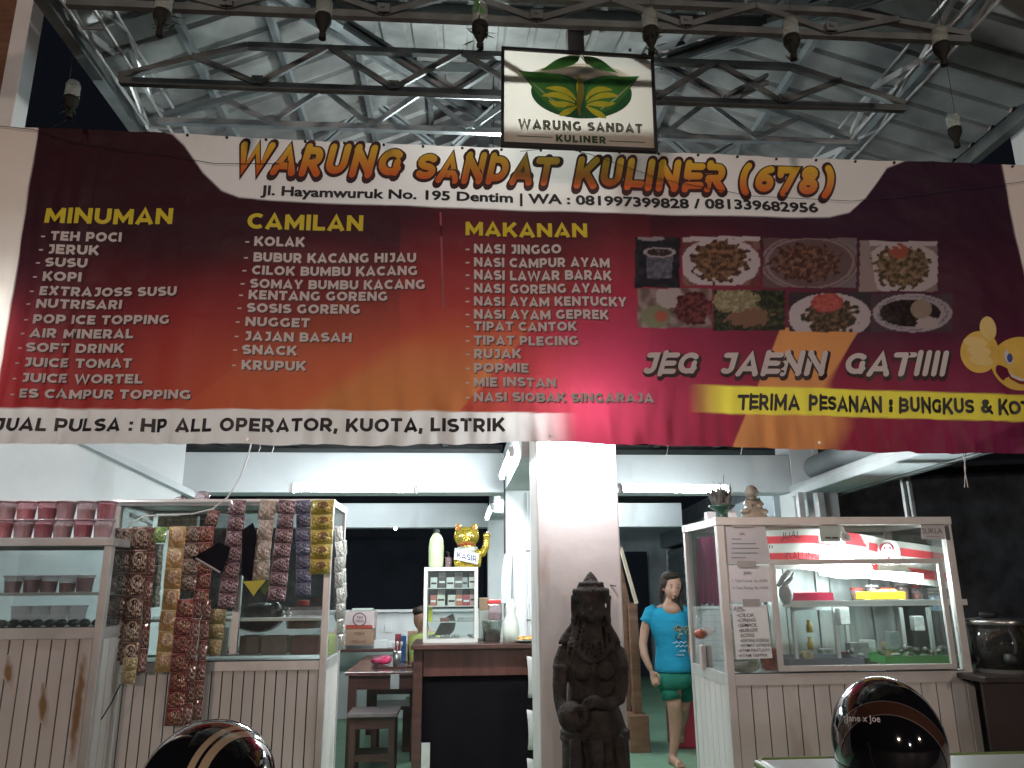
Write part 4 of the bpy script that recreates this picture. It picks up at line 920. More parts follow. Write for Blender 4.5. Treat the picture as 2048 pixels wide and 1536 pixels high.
m_cup = glass('cup_plastic', (.92, .72, .75), .12, 1.5, .36, (.62, .30, .34)); m_jel = M('pink_jelly', (.52, .22, .26), .25, var=.35, sc=30, coat=.5); m_lid = M('cup_film', (.6, .36, .4), .25, var=.3, sc=40)
def cup(base, r, h, label, group, mj=m_jel, mc=m_cup):
    t = thing('jelly_cup', label, 'cup', base, group)
    wl = build('cup_wall', MB().lathe(base, [(r*.82, 0), (r*.98, h*.9), (r*1.12, h*.93), (r*1.14, h), (r*.98, h)], 18, cap=True), mc, t, smooth=False)
    build('jelly', MB().lathe(base+Vector((0, 0, .004)), [(r*.78, 0), (r*.9, h*random.uniform(.5, .85))], 16), mj, wl)
    build('film_lid', MB().lathe(base+Vector((0, 0, h)), [(r*1.05, 0), (r*1.0, .003)], 16), m_lid, t)
    return t
zc = 1.748
CV = [(m_jel, m_cup), (M('pink_jelly_pale', (.50, .30, .33), .25, var=.35, sc=30, coat=.5), glass('cup_plastic_grey', (.9, .8, .82), .12, 1.5, .42, (.52, .38, .41))), (M('pink_jelly_deep', (.38, .12, .17), .25, var=.4, sc=26, coat=.5), glass('cup_plastic_deep', (.9, .66, .7), .12, 1.6, .32, (.5, .26, .3)))]
r_c = .0495; h_c = .091
for row, ns in ((0, 7), (1, 7)):
    for i in range(ns):
        px = 203-i*40 if row == 0 else 205-i*40.5
        b_ = U(px, 1072, 4.27); x = b_.x
        cup(Vector((x+random.uniform(-.003, .003), 4.28+random.uniform(-.01, .01), zc+.0+row*(h_c+.006))), r_c, h_c, 'pink jelly cup, %s from the right in the %s row on the left cabinet roof' % (ORD[i], ('lower', 'upper')[row]), 'jelly cups stacked on the cabinet roof', *random.choice(CV))
for i in range(5):
    b_ = U(165-i*36, 1190, 4.33); cup(Vector((b_.x, 4.34+.01*(i % 2), 1.469)), .045, .085, 'pale jelly cup, %s from the right on the shelf inside the left cabinet' % ORD[i], 'jelly cups on the inner shelf', M('pale_jelly', (.35, .2, .22), .25, var=.3, sc=30), glass('cup_clear', (.9, .86, .86), .1, 1.6, .3, (.45, .3, .33)))
b = MB()
for k in range(26): b.ell((-2.85+k*.04, 4.36+.05*math.sin(k*2.1), 1.315), (.03, .03, .02), 8, 6)
one('dark_snack_pile', b, M('dark_green_snack', (.02, .035, .03), .5, var=.4), 'low row of dark wrapped snacks on the floor of the left cabinet', 'snacks', kind='stuff')
for k in range(4):
    p_ = U(30+k*38, 1236, 4.45); one('plastic_tub', MB().lathe((p_.x, 4.5, 1.30), [(.04, 0), (.048, .09), (.052, .092), (.052, .1)], 14), glass('cup_clear'), 'clear plastic tub, %s from the left on the bottom shelf of the left cabinet' % ORD[k], 'tub', 'tubs at the bottom of the left cabinet')

# ---- middle cabinet
cB = cabinet('snack_cabinet', 'glass snack cabinet hung all over with strings of sachets', 'cabinet', -1.93, -.715, 4.5, .52, 1.972, 1.10, 20, p=.036, glassm=m_gl)
build('mid_post', MB().pbox(464, 1150, 478, 1308, 4.498, .03), m_alu, cB); build('inner_shelf', MB().box((-1.89, 4.56, 1.305), (-.76, 4.96, 1.32)), m_alu, cB)
build('top_bar', MB().tube([(-1.93, 4.46, 1.955), (-.7, 4.46, 1.955)], .009, 8), m_alu_l, cB); build('cross_brace', MB().beam(U(262, 1030, 4.54), U(302, 1046, 4.9), .02, .02), m_alu, cB)
P_ = lambda px, py, Y=4.75: U(px, py, Y)
for i, (x0, x1, c) in enumerate(((478, 518, (.16, .12, .1)), (522, 574, (.22, .19, .17)), (580, 638, (.17, .09, .08)))):
    b = MB().pbox(x0, 1272, x1, 1309, 4.62, .12); one('plastic_box', b, M('box_fill_%d' % i, c, .3, var=.3, sc=12), ['grey brown plastic food box at the left', 'larger milky plastic food box in the middle', 'reddish plastic food box at the right'][i]+' of the middle cabinet floor', 'box', bevel=.006)
one('black_bag', MB().ell(U(520, 1235, 4.75), (.14, .09, .085), 14, 10).ell(U(498, 1240, 4.72), (.09, .07, .06), 12, 8).ell(U(552, 1225, 4.72), (.04, .04, .06), 10, 8), M('black_bag_film', (.015, .013, .014), .25, var=.4, bump=.8, bsc=22), 'crumpled black bag on the shelf of the middle cabinet', 'bag', smooth=True, remesh=.012)
j = thing('round_tub', 'round clear tub of yellow crackers in the middle cabinet', 'tub', U(605, 1258, 4.72)); c0 = U(607, 1256, 4.72)
build('tub_wall', MB().lathe(c0, [(.095, 0), (.11, .12), (.112, .12)], 24), glass('cup_clear'), j, smooth=True); build('crackers', MB().lathe(c0+Vector((0, 0, .004)), [(.085, 0), (.09, .045)], 20), M('cracker_yellow', (.35, .24, .08), .6, var=.4, sc=30), j)
build('red_lid', MB().lathe(c0+Vector((-.01, 0, .125)), [(.035, 0), (.035, .03)], 14), M('red_plastic', (.4, .03, .03), .35), j)
one('white_paper', MB().pbox(443, 1255, 456, 1308, 4.52, .003), M('paper_white', (.7, .72, .72), .7, var=.04), 'small white paper slip taped near the cabinet mid post', 'paper')
one('toy_bag', MB().ell(U(405, 992, 4.6), (.045, .03, .03), 10, 8).ell(U(362, 998, 4.6), (.035, .03, .014), 10, 8), glass('cup_clear'), 'small crumpled clear bag lying on the middle cabinet roof', 'bag', smooth=True)
b = MB()
for k in range(5): x = U(320+k*16, 1040, 4.78).x; b.box((x, 4.75, 1.82), (x+.04, 4.8, 1.90))
one('packet_row', b, M('dull_packets', (.12, .11, .07), .4, var=.5, sc=16), 'row of dull packets on the high shelf behind the hanging sachets', 'packets')

# ---- sachets: shared pillow meshes, one object each
def pillow(mat):
    N = 6; b = MB(); uv = []
    for j in range(N+1):
        for i in range(N+1):
            u, v = i/N, j/N; puff = (max(0, math.sin(math.pi*u))**.6)*(max(0, math.sin(math.pi*min(1, max(0, (v-.06)/.88))))**.6)
            b.v.append(Vector((u-.5, -puff*.16-.015*math.sin(9*u+5*v), v-1))); uv.append((u, v))
    for j in range(N):
        for i in range(N): k = j*(N+1)+i; b.f.append((k, k+1, k+N+2, k+N+1))
    o = build('sachet', b, mat, smooth=True, uvs=uv); me = o.data; bpy.data.objects.remove(o); return me
SM = {k: pillow(sachet_mat('sachet_'+k, *v)) for k, v in {
    'coffee': ((.09, .045, .03), (.42, .34, .26), (.03, .012, .008), (.6, .52, .42)),
    'cream': ((.42, .3, .13), (.5, .44, .33), (.38, .3, .2), (.45, .16, .06)),
    'brown': ((.10, .05, .035), (.28, .22, .17), (.05, .02, .015), (.5, .45, .38)),
    'stick': ((.11, .035, .03), (.2, .07, .06), (.1, .03, .03), (.6, .52, .45)),
    'green': ((.12, .25, .05), (.3, .42, .15), (.14, .3, .06), (.6, .65, .45)),
    'teal': ((.18, .24, .22), (.26, .33, .3), (.15, .2, .18), (.4, .45, .42)),
    'red': ((.16, .03, .03), (.3, .12, .08), (.05, .015, .01), (.6, .4, .3)),
    'purple': ((.12, .065, .085), (.3, .2, .22), (.06, .03, .035), (.5, .4, .4)),
    'beige': ((.36, .32, .27), (.44, .4, .35), (.3, .27, .23), (.5, .46, .4)),
    'blue': ((.07, .085, .16), (.13, .14, .2), (.04, .05, .1), (.3, .3, .34)),
    'yellow': ((.42, .35, .07), (.48, .4, .13), (.14, .07, .03), (.2, .14, .04)),
    'straw': ((.34, .29, .14), (.45, .4, .25), (.28, .22, .1), (.2, .16, .1)),
    'silver': ((.3, .3, .27), (.4, .4, .36), (.2, .2, .17), (.5, .5, .45)),
}.items()}
def strip(kind, x0, y0, x1, y1, wpx, n, Y, label, seed=0, tilt=0, yawz=0, w1=None):
    rr = random.Random(seed*7+n); top = U(x0, y0, Y); t = thing('sachet_strip', label, 'sachets', top, 'strings of sachets hung on the snack cabinet')
    for i in range(n):
        f0, f1 = i/n, (i+1)/n; a = U(lerp(x0, x1, f0), lerp(y0, y1, f0), Y); c = U(lerp(x0, x1, f1), lerp(y0, y1, f1), Y)
        ww = lerp(wpx, w1 or wpx, f0); wd = (U(x0+ww, y0, Y)-U(x0, y0, Y)).length; h = (a-c).length
        o = bpy.data.objects.new('sachet', SM[kind]); COL.objects.link(o); o.parent = t; o.location = a-top+Vector((0, rr.uniform(-.004, .004), 0)); o.scale = (wd, wd*1.1, h*1.0)
        ang = math.atan2((c-a).x, -(c-a).z); o.rotation_euler = (R(rr.uniform(-7, 7)+tilt), -ang*-1*-1 + R(rr.uniform(-2, 2)), R(rr.uniform(-9, 9)+yawz))
    return t
strip('brown', 252, 1056, 222, 1322, 40, 6, 4.43, 'brown coffee sachet string at the left edge of the snack cabinet', 1)
strip('coffee', 283, 1053, 258, 1330, 36, 6, 4.42, 'string of coffee sachets printed with round cups, second from the left', 2)
strip('stick', 306, 1055, 284, 1345, 17, 6, 4.41, 'narrow red brown stick sachets right of the round cup sachets', 3)
strip('green', 321, 1054, 318, 1086, 28, 1, 4.41, 'single bright green sachet near the top of the snack cabinet', 4)
strip('teal', 316, 1088, 306, 1215, 26, 3, 4.46, 'dull grey green sachets below the bright green one', 5)
strip('cream', 356, 1053, 326, 1345, 33, 7, 4.42, 'long cream and orange sachet string left of the dark red ones', 6)
strip('brown', 386, 1053, 376, 1182, 30, 4, 4.42, 'short dark string of brown sachets under the black triangle cloth', 7)
strip('red', 414, 1053, 402, 1210, 30, 5, 4.43, 'dark red sachet string left of the purple ones', 8)
strip('red', 372, 1198, 348, 1452, 36, 7, 4.39, 'long hanging string of dark red coffee sachets reaching lowest', 9)
strip('stick', 394, 1195, 374, 1448, 18, 6, 4.385, 'narrow red stick sachets hanging lowest, nearest the dark red string', 10)
strip('stick', 413, 1200, 393, 1440, 18, 6, 4.39, 'narrow red stick sachets hanging lowest, on the right of the pair', 11)
strip('purple', 477, 1000, 453, 1218, 34, 7, 4.41, 'first string of purple brown sachets with white outlines', 12)
strip('beige', 537, 1000, 520, 1160, 32, 4, 4.41, 'plain beige sachet string between the two purple ones', 13)
strip('purple', 575, 1000, 553, 1202, 34, 7, 4.4, 'second string of purple brown sachets, left of the blue ones', 14)
strip('blue', 606, 1000, 607, 1193, 29, 7, 4.41, 'dark blue sachet string next to the yellow one', 15)
strip('yellow', 646, 1000, 640, 1148, 46, 5, 4.41, 'yellow sachet string at the right corner of the snack cabinet', 16, w1=38)
strip('straw', 262, 1315, 256, 1368, 28, 2, 4.4, 'two pale yellow sachets hanging below the coffee strings', 17)
strip('straw', 436, 1218, 424, 1310, 34, 3, 4.45, 'pale olive sachet string behind the mid post', 18)
strip('silver', 676, 1052, 684, 1300, 22, 8, 4.62, 'crinkled silver sachet string seen edge on at the cabinet side', 19, yawz=55)
strip('silver', 690, 1080, 688, 1280, 14, 7, 4.72, 'second silver sachet string hanging behind the first at the cabinet side', 20, yawz=70)
strip('stick', 430, 1020, 420, 1052, 26, 1, 4.47, 'single dark sachet high behind the white cable', 21)
kt = thing('black_cloth', 'black triangular cloth stretched among the sachets', 'cloth', U(430, 1130, 4.405))
m_cl = M('black_cloth_fabric', (.006, .006, .009), .85, var=.3, spec=.1)
build('panel', MB().face([U(383, 1116, 4.38), U(438, 1085, 4.38), U(462, 1095, 4.38), U(442, 1148, 4.38)]), m_cl, kt); build('panel', MB().face([U(484, 1060, 4.39), U(506, 1045, 4.39), U(514, 1070, 4.39), U(503, 1165, 4.39), U(484, 1150, 4.39)]), m_cl, kt)
build('edge_rib', MB().tube([U(392, 1117, 4.37), U(440, 1145, 4.37)], .006, 6), M('rib_grey', (.3, .25, .25), .5), kt)
one('yellow_flap', MB().prism([U(486, 1163, 4.39), U(532, 1160, 4.39), U(515, 1180, 4.39), U(507, 1192, 4.39)], (0, .004, 0)), M('flap_yellow', (.45, .4, .03), .45), 'yellow paper corner hanging below the beige sachets', 'paper')
c = thing('white_cable', 'white electric cable sagging from the banner to the snack cabinet', 'cable', U(440, 1000, 4.35))
pts = [U(x, y, 4.36) for x, y in ((504, 880), (497, 910), (480, 955), (455, 995), (425, 1018), (385, 1028), (340, 1030), (290, 1032), (262, 1046), (252, 1062))]
build('strand', MB().tube(pts, .0045, 8), M('cable_white', (.65, .66, .66), .4, var=.05), c, smooth=True)
c = thing('black_cable', 'black cable running down between the two left cabinets with a branch to the right', 'cable', U(190, 1400, 4.3))
build('strand', MB().tube([U(x, y, 4.3) for x, y in ((196, 1325), (190, 1380), (182, 1440), (176, 1500), (168, 1560), (160, 1640))], [.004, .007, .008, .008, .007, .007], 8), m_black, c, smooth=True)
build('strand', MB().tube([U(x, y, 4.32) for x, y in ((241, 1368), (225, 1402), (205, 1435), (190, 1452), (182, 1470))], .0035, 6), m_black, c)

# ---- right stall
XC0, XC1, YC = 1.548, 3.02, 4.6
cC = cabinet('food_stall', 'white framed glass food stall at the right with handwritten menus', 'stall', XC0, XC1, YC, .72, 1.872, .982, 15, p=.046, mat=M('stall_aluminium', (.52, .5, .48), .45, .35, var=.08, sc=8, stain=((.38, .34, .31), 6, .62)))
mS = MATS['stall_aluminium']; b = MB(); b.frame(1549, 1118, 1900, 1341, YC-.012, .03, .022); build('sliding_frame', b, mS, cC, bevel=.002)
build('sliding_frame', MB().frame(1588, 1214, 1700, 1336, 4.95, .02, .02), m_alu_l, cC)
build('inner_shelf', MB().box((XC0+.6, 4.72, U(1700, 1203, 4.8).z-.012), (XC1-.05, 5.2, U(1700, 1203, 4.8).z)), glass('cabinet_glass'), cC); build('shelf_edge', MB().pbox(1568, 1200, 1935, 1212, 4.72, .015), m_alu_l, cC)
for x0 in (1672, 1806, 1862): build('inner_post', MB().pbox(x0, 1215, x0+7, 1335, 4.9, .02), m_alu_l, cC)
# striped cloth lit by the stall lamp
NX = 120; NZ = 30; mb = MB(); cols = []
for jz in range(NZ+1):
    for i in range(NX+1):
        px = lerp(1514, 1902, i/NX); y0 = 1062-4*math.sin((px-1514)*.012)+max(0, px-1640)*.12; y1 = 1138+max(0, px-1600)*.13
        py = lerp(y0, y1, jz/NZ); p = U(px, py, 4.84); p.y += .015*math.sin(px*.05)+.01*noise.noise(Vector((px*.02, py*.02, 0))); mb.v.append(p)
        f = jz/NZ; red = (.14 < f < .36) or (.58 < f < .82)
        if 1690 > px > 1640: red = (.30 < f < .36)
        if 1690 <= px < 1735: red = f < .30 and px < 1735-(.3-f)*60
        if 1755 < px < 1800: red = False
        if 1800 <= px and f > .55: red = .62 < f < .85 and px > 1815+(f-.62)*80
        cols.append((.80, .78, .74) if not red else (.75, .07, .09))
for jz in range(NZ):
    for i in range(NX): k = jz*(NX+1)+i; mb.f.append((k, k+1, k+NX+2, k+NX+1))
sc = thing('striped_cloth', 'red and white striped cloth glowing inside the right stall', 'cloth', U(1700, 1160, 5.12)); build('sheet', mb, printed('striped_vinyl', .5, .2), sc, smooth=True, colors=cols)
m_rd = M('print_red', (.7, .06, .08), .5, var=0); FS = lambda px, py: U(px, py, 5.09)
lg = lambda n_, pts, m, d=0: build(n_, MB().face([U(x, y, 4.815-d) for x, y in pts]), m, sc)
lg('round_badge', disc(1778, 1107, 23, 27, 30), m_txt); lg('badge_ring', disc(1773, 1096, 15, 11, 20, 0), M('print_dark_red', (.3, .02, .04), .5, var=0), .002); lg('badge_face', disc(1774, 1100, 11, 13, 20), m_txt, .004)
for x in (1769, 1780): lg('badge_eye', disc(x, 1096, 2, 2.6, 8), MATS['print_dark_red'], .006)
lg('badge_mouth', [(1768, 1103), (1774, 1107), (1782, 1103), (1775, 1105)], MATS['print_dark_red'], .006)
lg('badge_tie', [(1776, 1113), (1780, 1113), (1781, 1128), (1777, 1132), (1773, 1126)], m_rd, .006)
tl = thing('stall_lamp', 'very bright lamp glowing under the striped cloth inside the right stall', 'lamp', U(1690, 1140, 4.95))
build('tube', MB().tube([U(1642, 1143, 4.74), U(1838, 1156, 4.74)], .022, 12), lit('stall_tube_glass', (.9, .98, 1), 130), tl); build('batten', MB().beam(U(1640, 1139, 4.775), U(1842, 1152, 4.775), .05, .03), m_white, tl)
build('globe', MB().ell(U(1692, 1137, 4.72), (.17, .035, .06)), lit('stall_globe', (.93, .98, 1), 40), tl, smooth=True)
m_lin = M('stall_back_fill', (.42, .47, .46), .45, .2, var=.25, sc=3, stretch=(7, 1, .6)); bl = thing('back_fill_panel', 'added pale slatted panel standing in for shutters and reflections behind the right stall', 'panel', (2.3, 5.27, 1))  # added pale panel; stands for shutters and reflections seen through the stall
zz = 1.0
while zz < 1.8: build('slat', MB().box((XC0+.08, 5.262, zz), (2.06, 5.275, zz+.036)), m_lin, bl); zz += .04
for k, (xa_, xb_) in enumerate(((2.08, 2.2), (2.21, 2.42), (2.43, 2.52), (2.53, 2.8), (2.81, 2.95))): build('panel', MB().box((xa_, 5.25+.008*(k % 2), .99), (xb_, 5.27+.008*(k % 2), 1.8)), m_lin if k % 2 else M('back_fill_pale', (.5, .54, .52), .4, .2, var=.3, sc=2, stretch=(9, 1, .5)), bl)
# papers on the pane
YP = YC+.008; m_pap = M('paper_grey', (.46, .45, .46), .8, var=.05, sc=3); m_pap2 = M('paper_clean', (.62, .61, .62), .8, var=.04, sc=3); m_tape = M('brown_tape', (.3, .28, .27), .35, var=.1); m_ink = M('ink', (.03, .03, .04), .6, var=0); m_ink2 = M('faint_ink', (.22, .22, .24), .7, var=0)
def paper(pts, label, m=m_pap, Y=YP):
    t = thing('menu_paper', label, 'paper', U(*pts[-1], Y), 'papers taped to the stall window'); build('sheet', MB().prism([U(x, y, Y) for x, y in pts], (0, .0012, 0)), m, t); return t
pa = paper([(1440, 1048), (1530, 1052), (1542, 1128), (1447, 1128)], 'upper grey printed price list taped to the stall window')
P2 = lambda px, py: U(px, py, YP-.0015)
letter(pa, 'JUAL', 1479, 1069, 1490, 1069, 4, P2, m_ink2, .01)
for i, x1 in enumerate((1482, 1512, 1518, 1516, 1492)): build('faint_line', MB().face([P2(1463, 1077+i*9.3), P2(x1, 1077+i*9.3), P2(x1, 1079+i*9.3), P2(1463, 1079+i*9.3)]), m_ink2, pa)
pb = paper([(1446, 1131), (1545, 1131), (1550, 1204), (1453, 1204)], 'middle white price note reading JUAL taped to the stall window', m_pap2)
letter(pb, 'JUAL', 1487, 1148, 1503, 1148, 5.5, P2, m_ink2, .02); letter(pb, '1. Tipat Cantok  Rp 10.000', 1465, 1164, 1535, 1164, 5.5, P2, m_ink2, .0); letter(pb, '2. Tipat Plecing  Rp 10.000', 1466, 1178, 1536, 1178, 5.5, P2, m_ink2, .0)
pc = paper([(1463, 1211), (1533, 1210), (1545, 1316), (1473, 1319)], 'lowest white handwritten menu beginning with cilok on the stall window', M('paper_white'), YP-.004)
P3 = lambda px, py: U(px, py, YP-.0065)
letter(pc, 'JUAL', 1466, 1220, 1487, 1219, 7, P3, m_ink, .0, .25, jit=.6); build('underline', MB().face([P3(1473, 1222), P3(1491, 1220), P3(1491, 1221.2), P3(1473, 1223.2)]), m_ink, pc)
for i, (s, x0, x1) in enumerate((('•CILOK', 1474, 1509), ('•CIRENG', 1475, 1512), ('•SEMPOL', 1476, 1515), ('•BURGER', 1478, 1516), (' SOSIS', 1481, 1509), ('•KENTANG GORENG', 1481, 1538), ('•SIOMAY GORENG', 1481, 1543), ('•AYAM KENTUCKY', 1477, 1541), ('•AYAM GEPREK', 1477, 1536))):
    y = 1234+i*10.1-(i > 5)*1; letter(pc, s, x0, y, x1, y-1, 7 if i < 6 else 6, P3, m_ink, .006, .08, jit=.5)
for i, (x0, y0, x1, y1) in enumerate(((1463, 1046, 1505, 1054), (1474, 1122, 1512, 1134), (1485, 1198, 1519, 1212))): build('tape_strip', MB().face([U(x0, y0, YP-.008), U(x1, y0, YP-.008), U(x1+1, y1, YP-.008), U(x0+1, y1, YP-.008)]), m_tape, (pa, pb, pc)[i])
su = paper([(1842, 1049), (1889, 1049), (1892, 1079), (1845, 1078)], 'small pale card reading SUKLA at the upper right of the stall window'); letter(su, 'SUKLA', 1845, 1067, 1885, 1067, 11, P2, m_ink, .0); build('faint_line', MB().face([P2(1852, 1072), P2(1880, 1072), P2(1880, 1073.5), P2(1852, 1073.5)]), m_ink2, su)
b_ = build('black_label', MB().pbox(1891, 1051, 1899, 1080, YC-.006, .003), M('black_label', (.05, .05, .06), .4), su)
sk = thing('sticker', 'grey green cup sticker with a pale scribbled figure on the stall window', 'sticker', U(1660, 1082, YP)); build('cup_shape', MB().face([P2(*q) for q in ((1638, 1053), (1645, 1050), (1675, 1050), (1683, 1053), (1681, 1083), (1642, 1083))]), M('sticker_green', (.38, .45, .42), .5, var=.05), sk)
build('figure', MB().face([P3(*q) for q in ((1682, 1052), (1688, 1055), (1690, 1062), (1698, 1068), (1704, 1078), (1698, 1083), (1685, 1082), (1680, 1072), (1684, 1064))]), M('paper_white'), sk)
for k in range(5): build('scribble', MB().tube([P3(1684+k*3, 1064+k), P3(1686+k*2.5, 1072+k*1.5), P3(1690+k*2, 1078)], .0012, 4), m_ink, sk)
for k in (0, 1): build('bar', MB().face([P3(1650+k*14, 1074), P3(1662+k*14, 1074), P3(1662+k*14, 1077), P3(1650+k*14, 1077)]), m_ink, sk)
hw = thing('marker_writing', 'black marker handwriting on the glass of the right stall', 'writing', U(1590, 1118, YC+.01)); P4 = lambda px, py: U(px, py, YC+.010)
letter(hw, 'JUAL', 1562, 1077, 1600, 1076, 14, P4, m_ink, -.004, .25, jit=1.2); letter(hw, '"', 1540, 1112, 1547, 1112, 22, P4, m_ink, -.004); letter(hw, 'DALUNG', 1573, 1121, 1640, 1118, 17, P4, m_ink, -.004, .1, jit=1.2)
# things inside the right stall
def tray(name, x0, y0, x1, y1, Y, d, col, label):
    t = thing(name, label, 'tray', U((x0+x1)/2, y1, Y)); a = U(x0, y1, Y); c_ = U(x1, y1, Y); z1 = U(x0, y0, Y).z; m_ = M('plastic_'+name, col, .35, var=.05)
    build('base', MB().box((a.x, Y, a.z), (c_.x, Y+d, a.z+.006)), m_, t)
    for q in (((a.x, Y, a.z+.006), (c_.x, Y+.005, z1)), ((a.x, Y+d-.005, a.z+.006), (c_.x, Y+d, z1)), ((a.x, Y+.005, a.z+.006), (a.x+.005, Y+d-.005, z1)), ((c_.x-.005, Y+.005, a.z+.006), (c_.x, Y+d-.005, z1))): build('side', MB().box(*q), m_, t)
    return t
tray('red_tray', 1590, 1186, 1668, 1202, 4.75, .2, (.5, .03, .08), 'red plastic tray on the upper shelf of the right stall')
tray('yellow_tray', 1742, 1184, 1812, 1199, 4.75, .18, (.75, .55, .03), 'yellow plastic tray on the upper shelf of the right stall')
one('fried_snack', MB().ell(U(1765, 1185, 4.84), (.04, .04, .022)).ell(U(1785, 1184, 4.86), (.03, .03, .02)).ell(U(1750, 1186, 4.85), (.03, .03, .02)), M('fried_yellow', (.75, .42, .06), .5, var=.3, sc=30), 'small heap of fried snacks in the yellow tray', 'food', smooth=True)
tray('green_tray', 1772, 1312, 1925, 1328, 4.72, .3, (.10, .32, .10), 'long green tray on the floor of the right stall')
tray('grey_tray', 1582, 1318, 1730, 1334, 4.72, .3, (.18, .2, .24), 'grey tray on the floor of the right stall')
for k, (x, y) in enumerate(((1618, 1248), (1620, 1282))): 
    p_ = U(x, y, 4.88); one('yellow_cap_bottle', MB().lathe((p_.x, p_.y, p_.z-.05), [(.018, 0), (.02, .04), (.012, .05), (.013, .075)], 12), M('amber_bottle', (.5, .38, .1), .3, var=.3, sc=20), '%s bottle with a yellow cap inside the right stall' % ('upper', 'lower')[k], 'bottle', smooth=True)
one('plastic_bag', MB().tube([U(1556, 1172, 4.7), U(1566, 1155, 4.7), U(1578, 1143, 4.7), U(1588, 1145, 4.7), U(1582, 1158, 4.7), U(1566, 1172, 4.7)], [.012, .016, .012, .008, .012, .016], 8).ell(U(1572, 1188, 4.7), (.045, .03, .06), 12, 8), M('white_bag_film', (.66, .68, .72), .3, var=.2, bump=.7, bsc=20), 'knotted white plastic bag hanging inside the right stall', 'bag', smooth=True)
for k, (x0, y0, x1, y1, c_) in enumerate(((1680, 1215, 1700, 1250, (.5, .52, .5)), (1780, 1262, 1800, 1300, (.25, .3, .3)), (1830, 1232, 1850, 1262, (.6, .62, .6)), (1700, 1285, 1740, 1318, (.2, .22, .22)), (1868, 1192, 1892, 1222, (.35, .42, .55)))):
    one('packaged_food', MB().pbox(x0, y0, x1, y1, 4.82+.03*k, .06), M('pack_%d' % k, c_, .35, var=.35, sc=18), ['tall pale pack hanging at the left', 'dark blue green pack low in the middle', 'white pack at middle height', 'grey tub on the floor', 'pale blue card high at the right'][k]+' inside the right stall', 'package', bevel=.006)
b = MB()
rr = random.Random(5)
for k in range(26): b.ell(U(rr.uniform(1690, 1900), rr.uniform(1296, 1316), 4.85+rr.uniform(-.08, .1)), (rr.uniform(.015, .035), .02, rr.uniform(.012, .022)), 8, 6)
one('food_pieces', b, M('dark_food', (.14, .15, .13), .4, var=.5, sc=25), 'scattered dark food pieces at the foot of the right stall window', 'food', kind='stuff', smooth=True)
rr = random.Random(21)
for k in range(6):
    p_ = U(1726+k*31, 1198, 4.98); hh_ = rr.uniform(.05, .09); zz_ = U(1700, 1203, 4.8).z+.001; tt_ = thing('snack_jar', 'clear snack jar, %s from the left in the back row of the upper shelf' % ORD[k], 'jar', Vector((p_.x, 5.05, zz_)), 'snack jars at the back of the stall shelf')
    gl_ = build('jar_wall', MB().lathe((p_.x, 5.05, zz_), [(.036, 0), (.04, hh_), (.036, hh_+.008)], 16), glass('cup_clear'), tt_, smooth=True); build('snack', MB().lathe((p_.x, 5.05, zz_+.003), [(.032, 0), (.034, hh_*rr.uniform(.4, .8))], 12), M('snack_%d' % (k % 3), [(.5, .33, .12), (.35, .12, .06), (.45, .42, .3)][k % 3], .6, var=.5, sc=40, bump=.6), gl_); build('lid', MB().lathe((p_.x, 5.05, zz_+hh_+.008), [(.04, 0), (.04, .014)], 16), M('lid_%d' % (k % 2), [(.5, .05, .04), (.5, .5, .5)][k % 2], .4), gl_)
for k in range(7):
    x0_ = 1600+k*42; p_ = U(x0_, 1330, 5.05); w2_, h2_2 = rr.uniform(.05, .09), rr.uniform(.07, .17); one('food_packet', MB().box((p_.x, 5.0+.02*(k % 2), .984), (p_.x+w2_, 5.06+.02*(k % 2), .984+h2_2)), M('fp_%d' % (k % 4), [(.42, .34, .2), (.3, .34, .3), (.38, .1, .07), (.5, .52, .5)][k % 4], .35, var=.5, sc=16, bump=.4), 'food packet standing at the back of the stall floor, %s from the left' % ORD[k], 'packet', 'food packets on the stall floor', bevel=.008)
one('clear_bag', MB().ell(U(1490, 1335, 4.66), (.085, .03, .03), 12, 8).ell(U(1508, 1322, 4.66), (.04, .025, .04), 12, 8), M('crumpled_clear', (.38, .38, .34), .2, var=.4, sc=14, bump=.8, bsc=25), 'crumpled clear bag below the handwritten menu', 'bag', smooth=True)
one('red_food_bag', MB().pbox(1527, 1296, 1568, 1342, 4.66, .05), M('chili_red_bag', (.35, .08, .05), .3, var=.5, sc=18, bump=.5), 'bag of red orange food at the lower left of the stall window', 'bag', bevel=.015)
def folded(ya, yb, za, zb_):
    b = MB(); n = 48
    for j in range(9):
        for i in range(n+1): y = lerp(ya, yb, i/n); z = lerp(za-.012*math.sin(i*.7), zb_-.02*abs(math.sin(i*.26)), j/8); b.v.append(Vector((XC0+.075+.022*math.sin(i*.62+.3*math.sin(j*.5))*(1.1-j*.06), y, z)))
    for j in range(8):
        for i in range(n): k = j*(n+1)+i; b.f.append((k, k+1, k+n+2, k+n+1))
    return b
MF = M('maroon_fabric', (.20, .02, .07), .7, var=.35, sc=4, stretch=(1, 8, 1)); nt = MF.node_tree; tb_ = nn(nt, 'ShaderNodeBsdfTranslucent'); tb_.inputs[0].default_value = (.36, .04, .13, 1); mx_ = nn(nt, 'ShaderNodeMixShader'); mx_.inputs[0].default_value = .6
nt.links.new(nt.nodes['Principled BSDF'].outputs[0], mx_.inputs[1]); nt.links.new(tb_.outputs[0], mx_.inputs[2]); nt.links.new(mx_.outputs[0], nt.nodes['Material Output'].inputs[0])
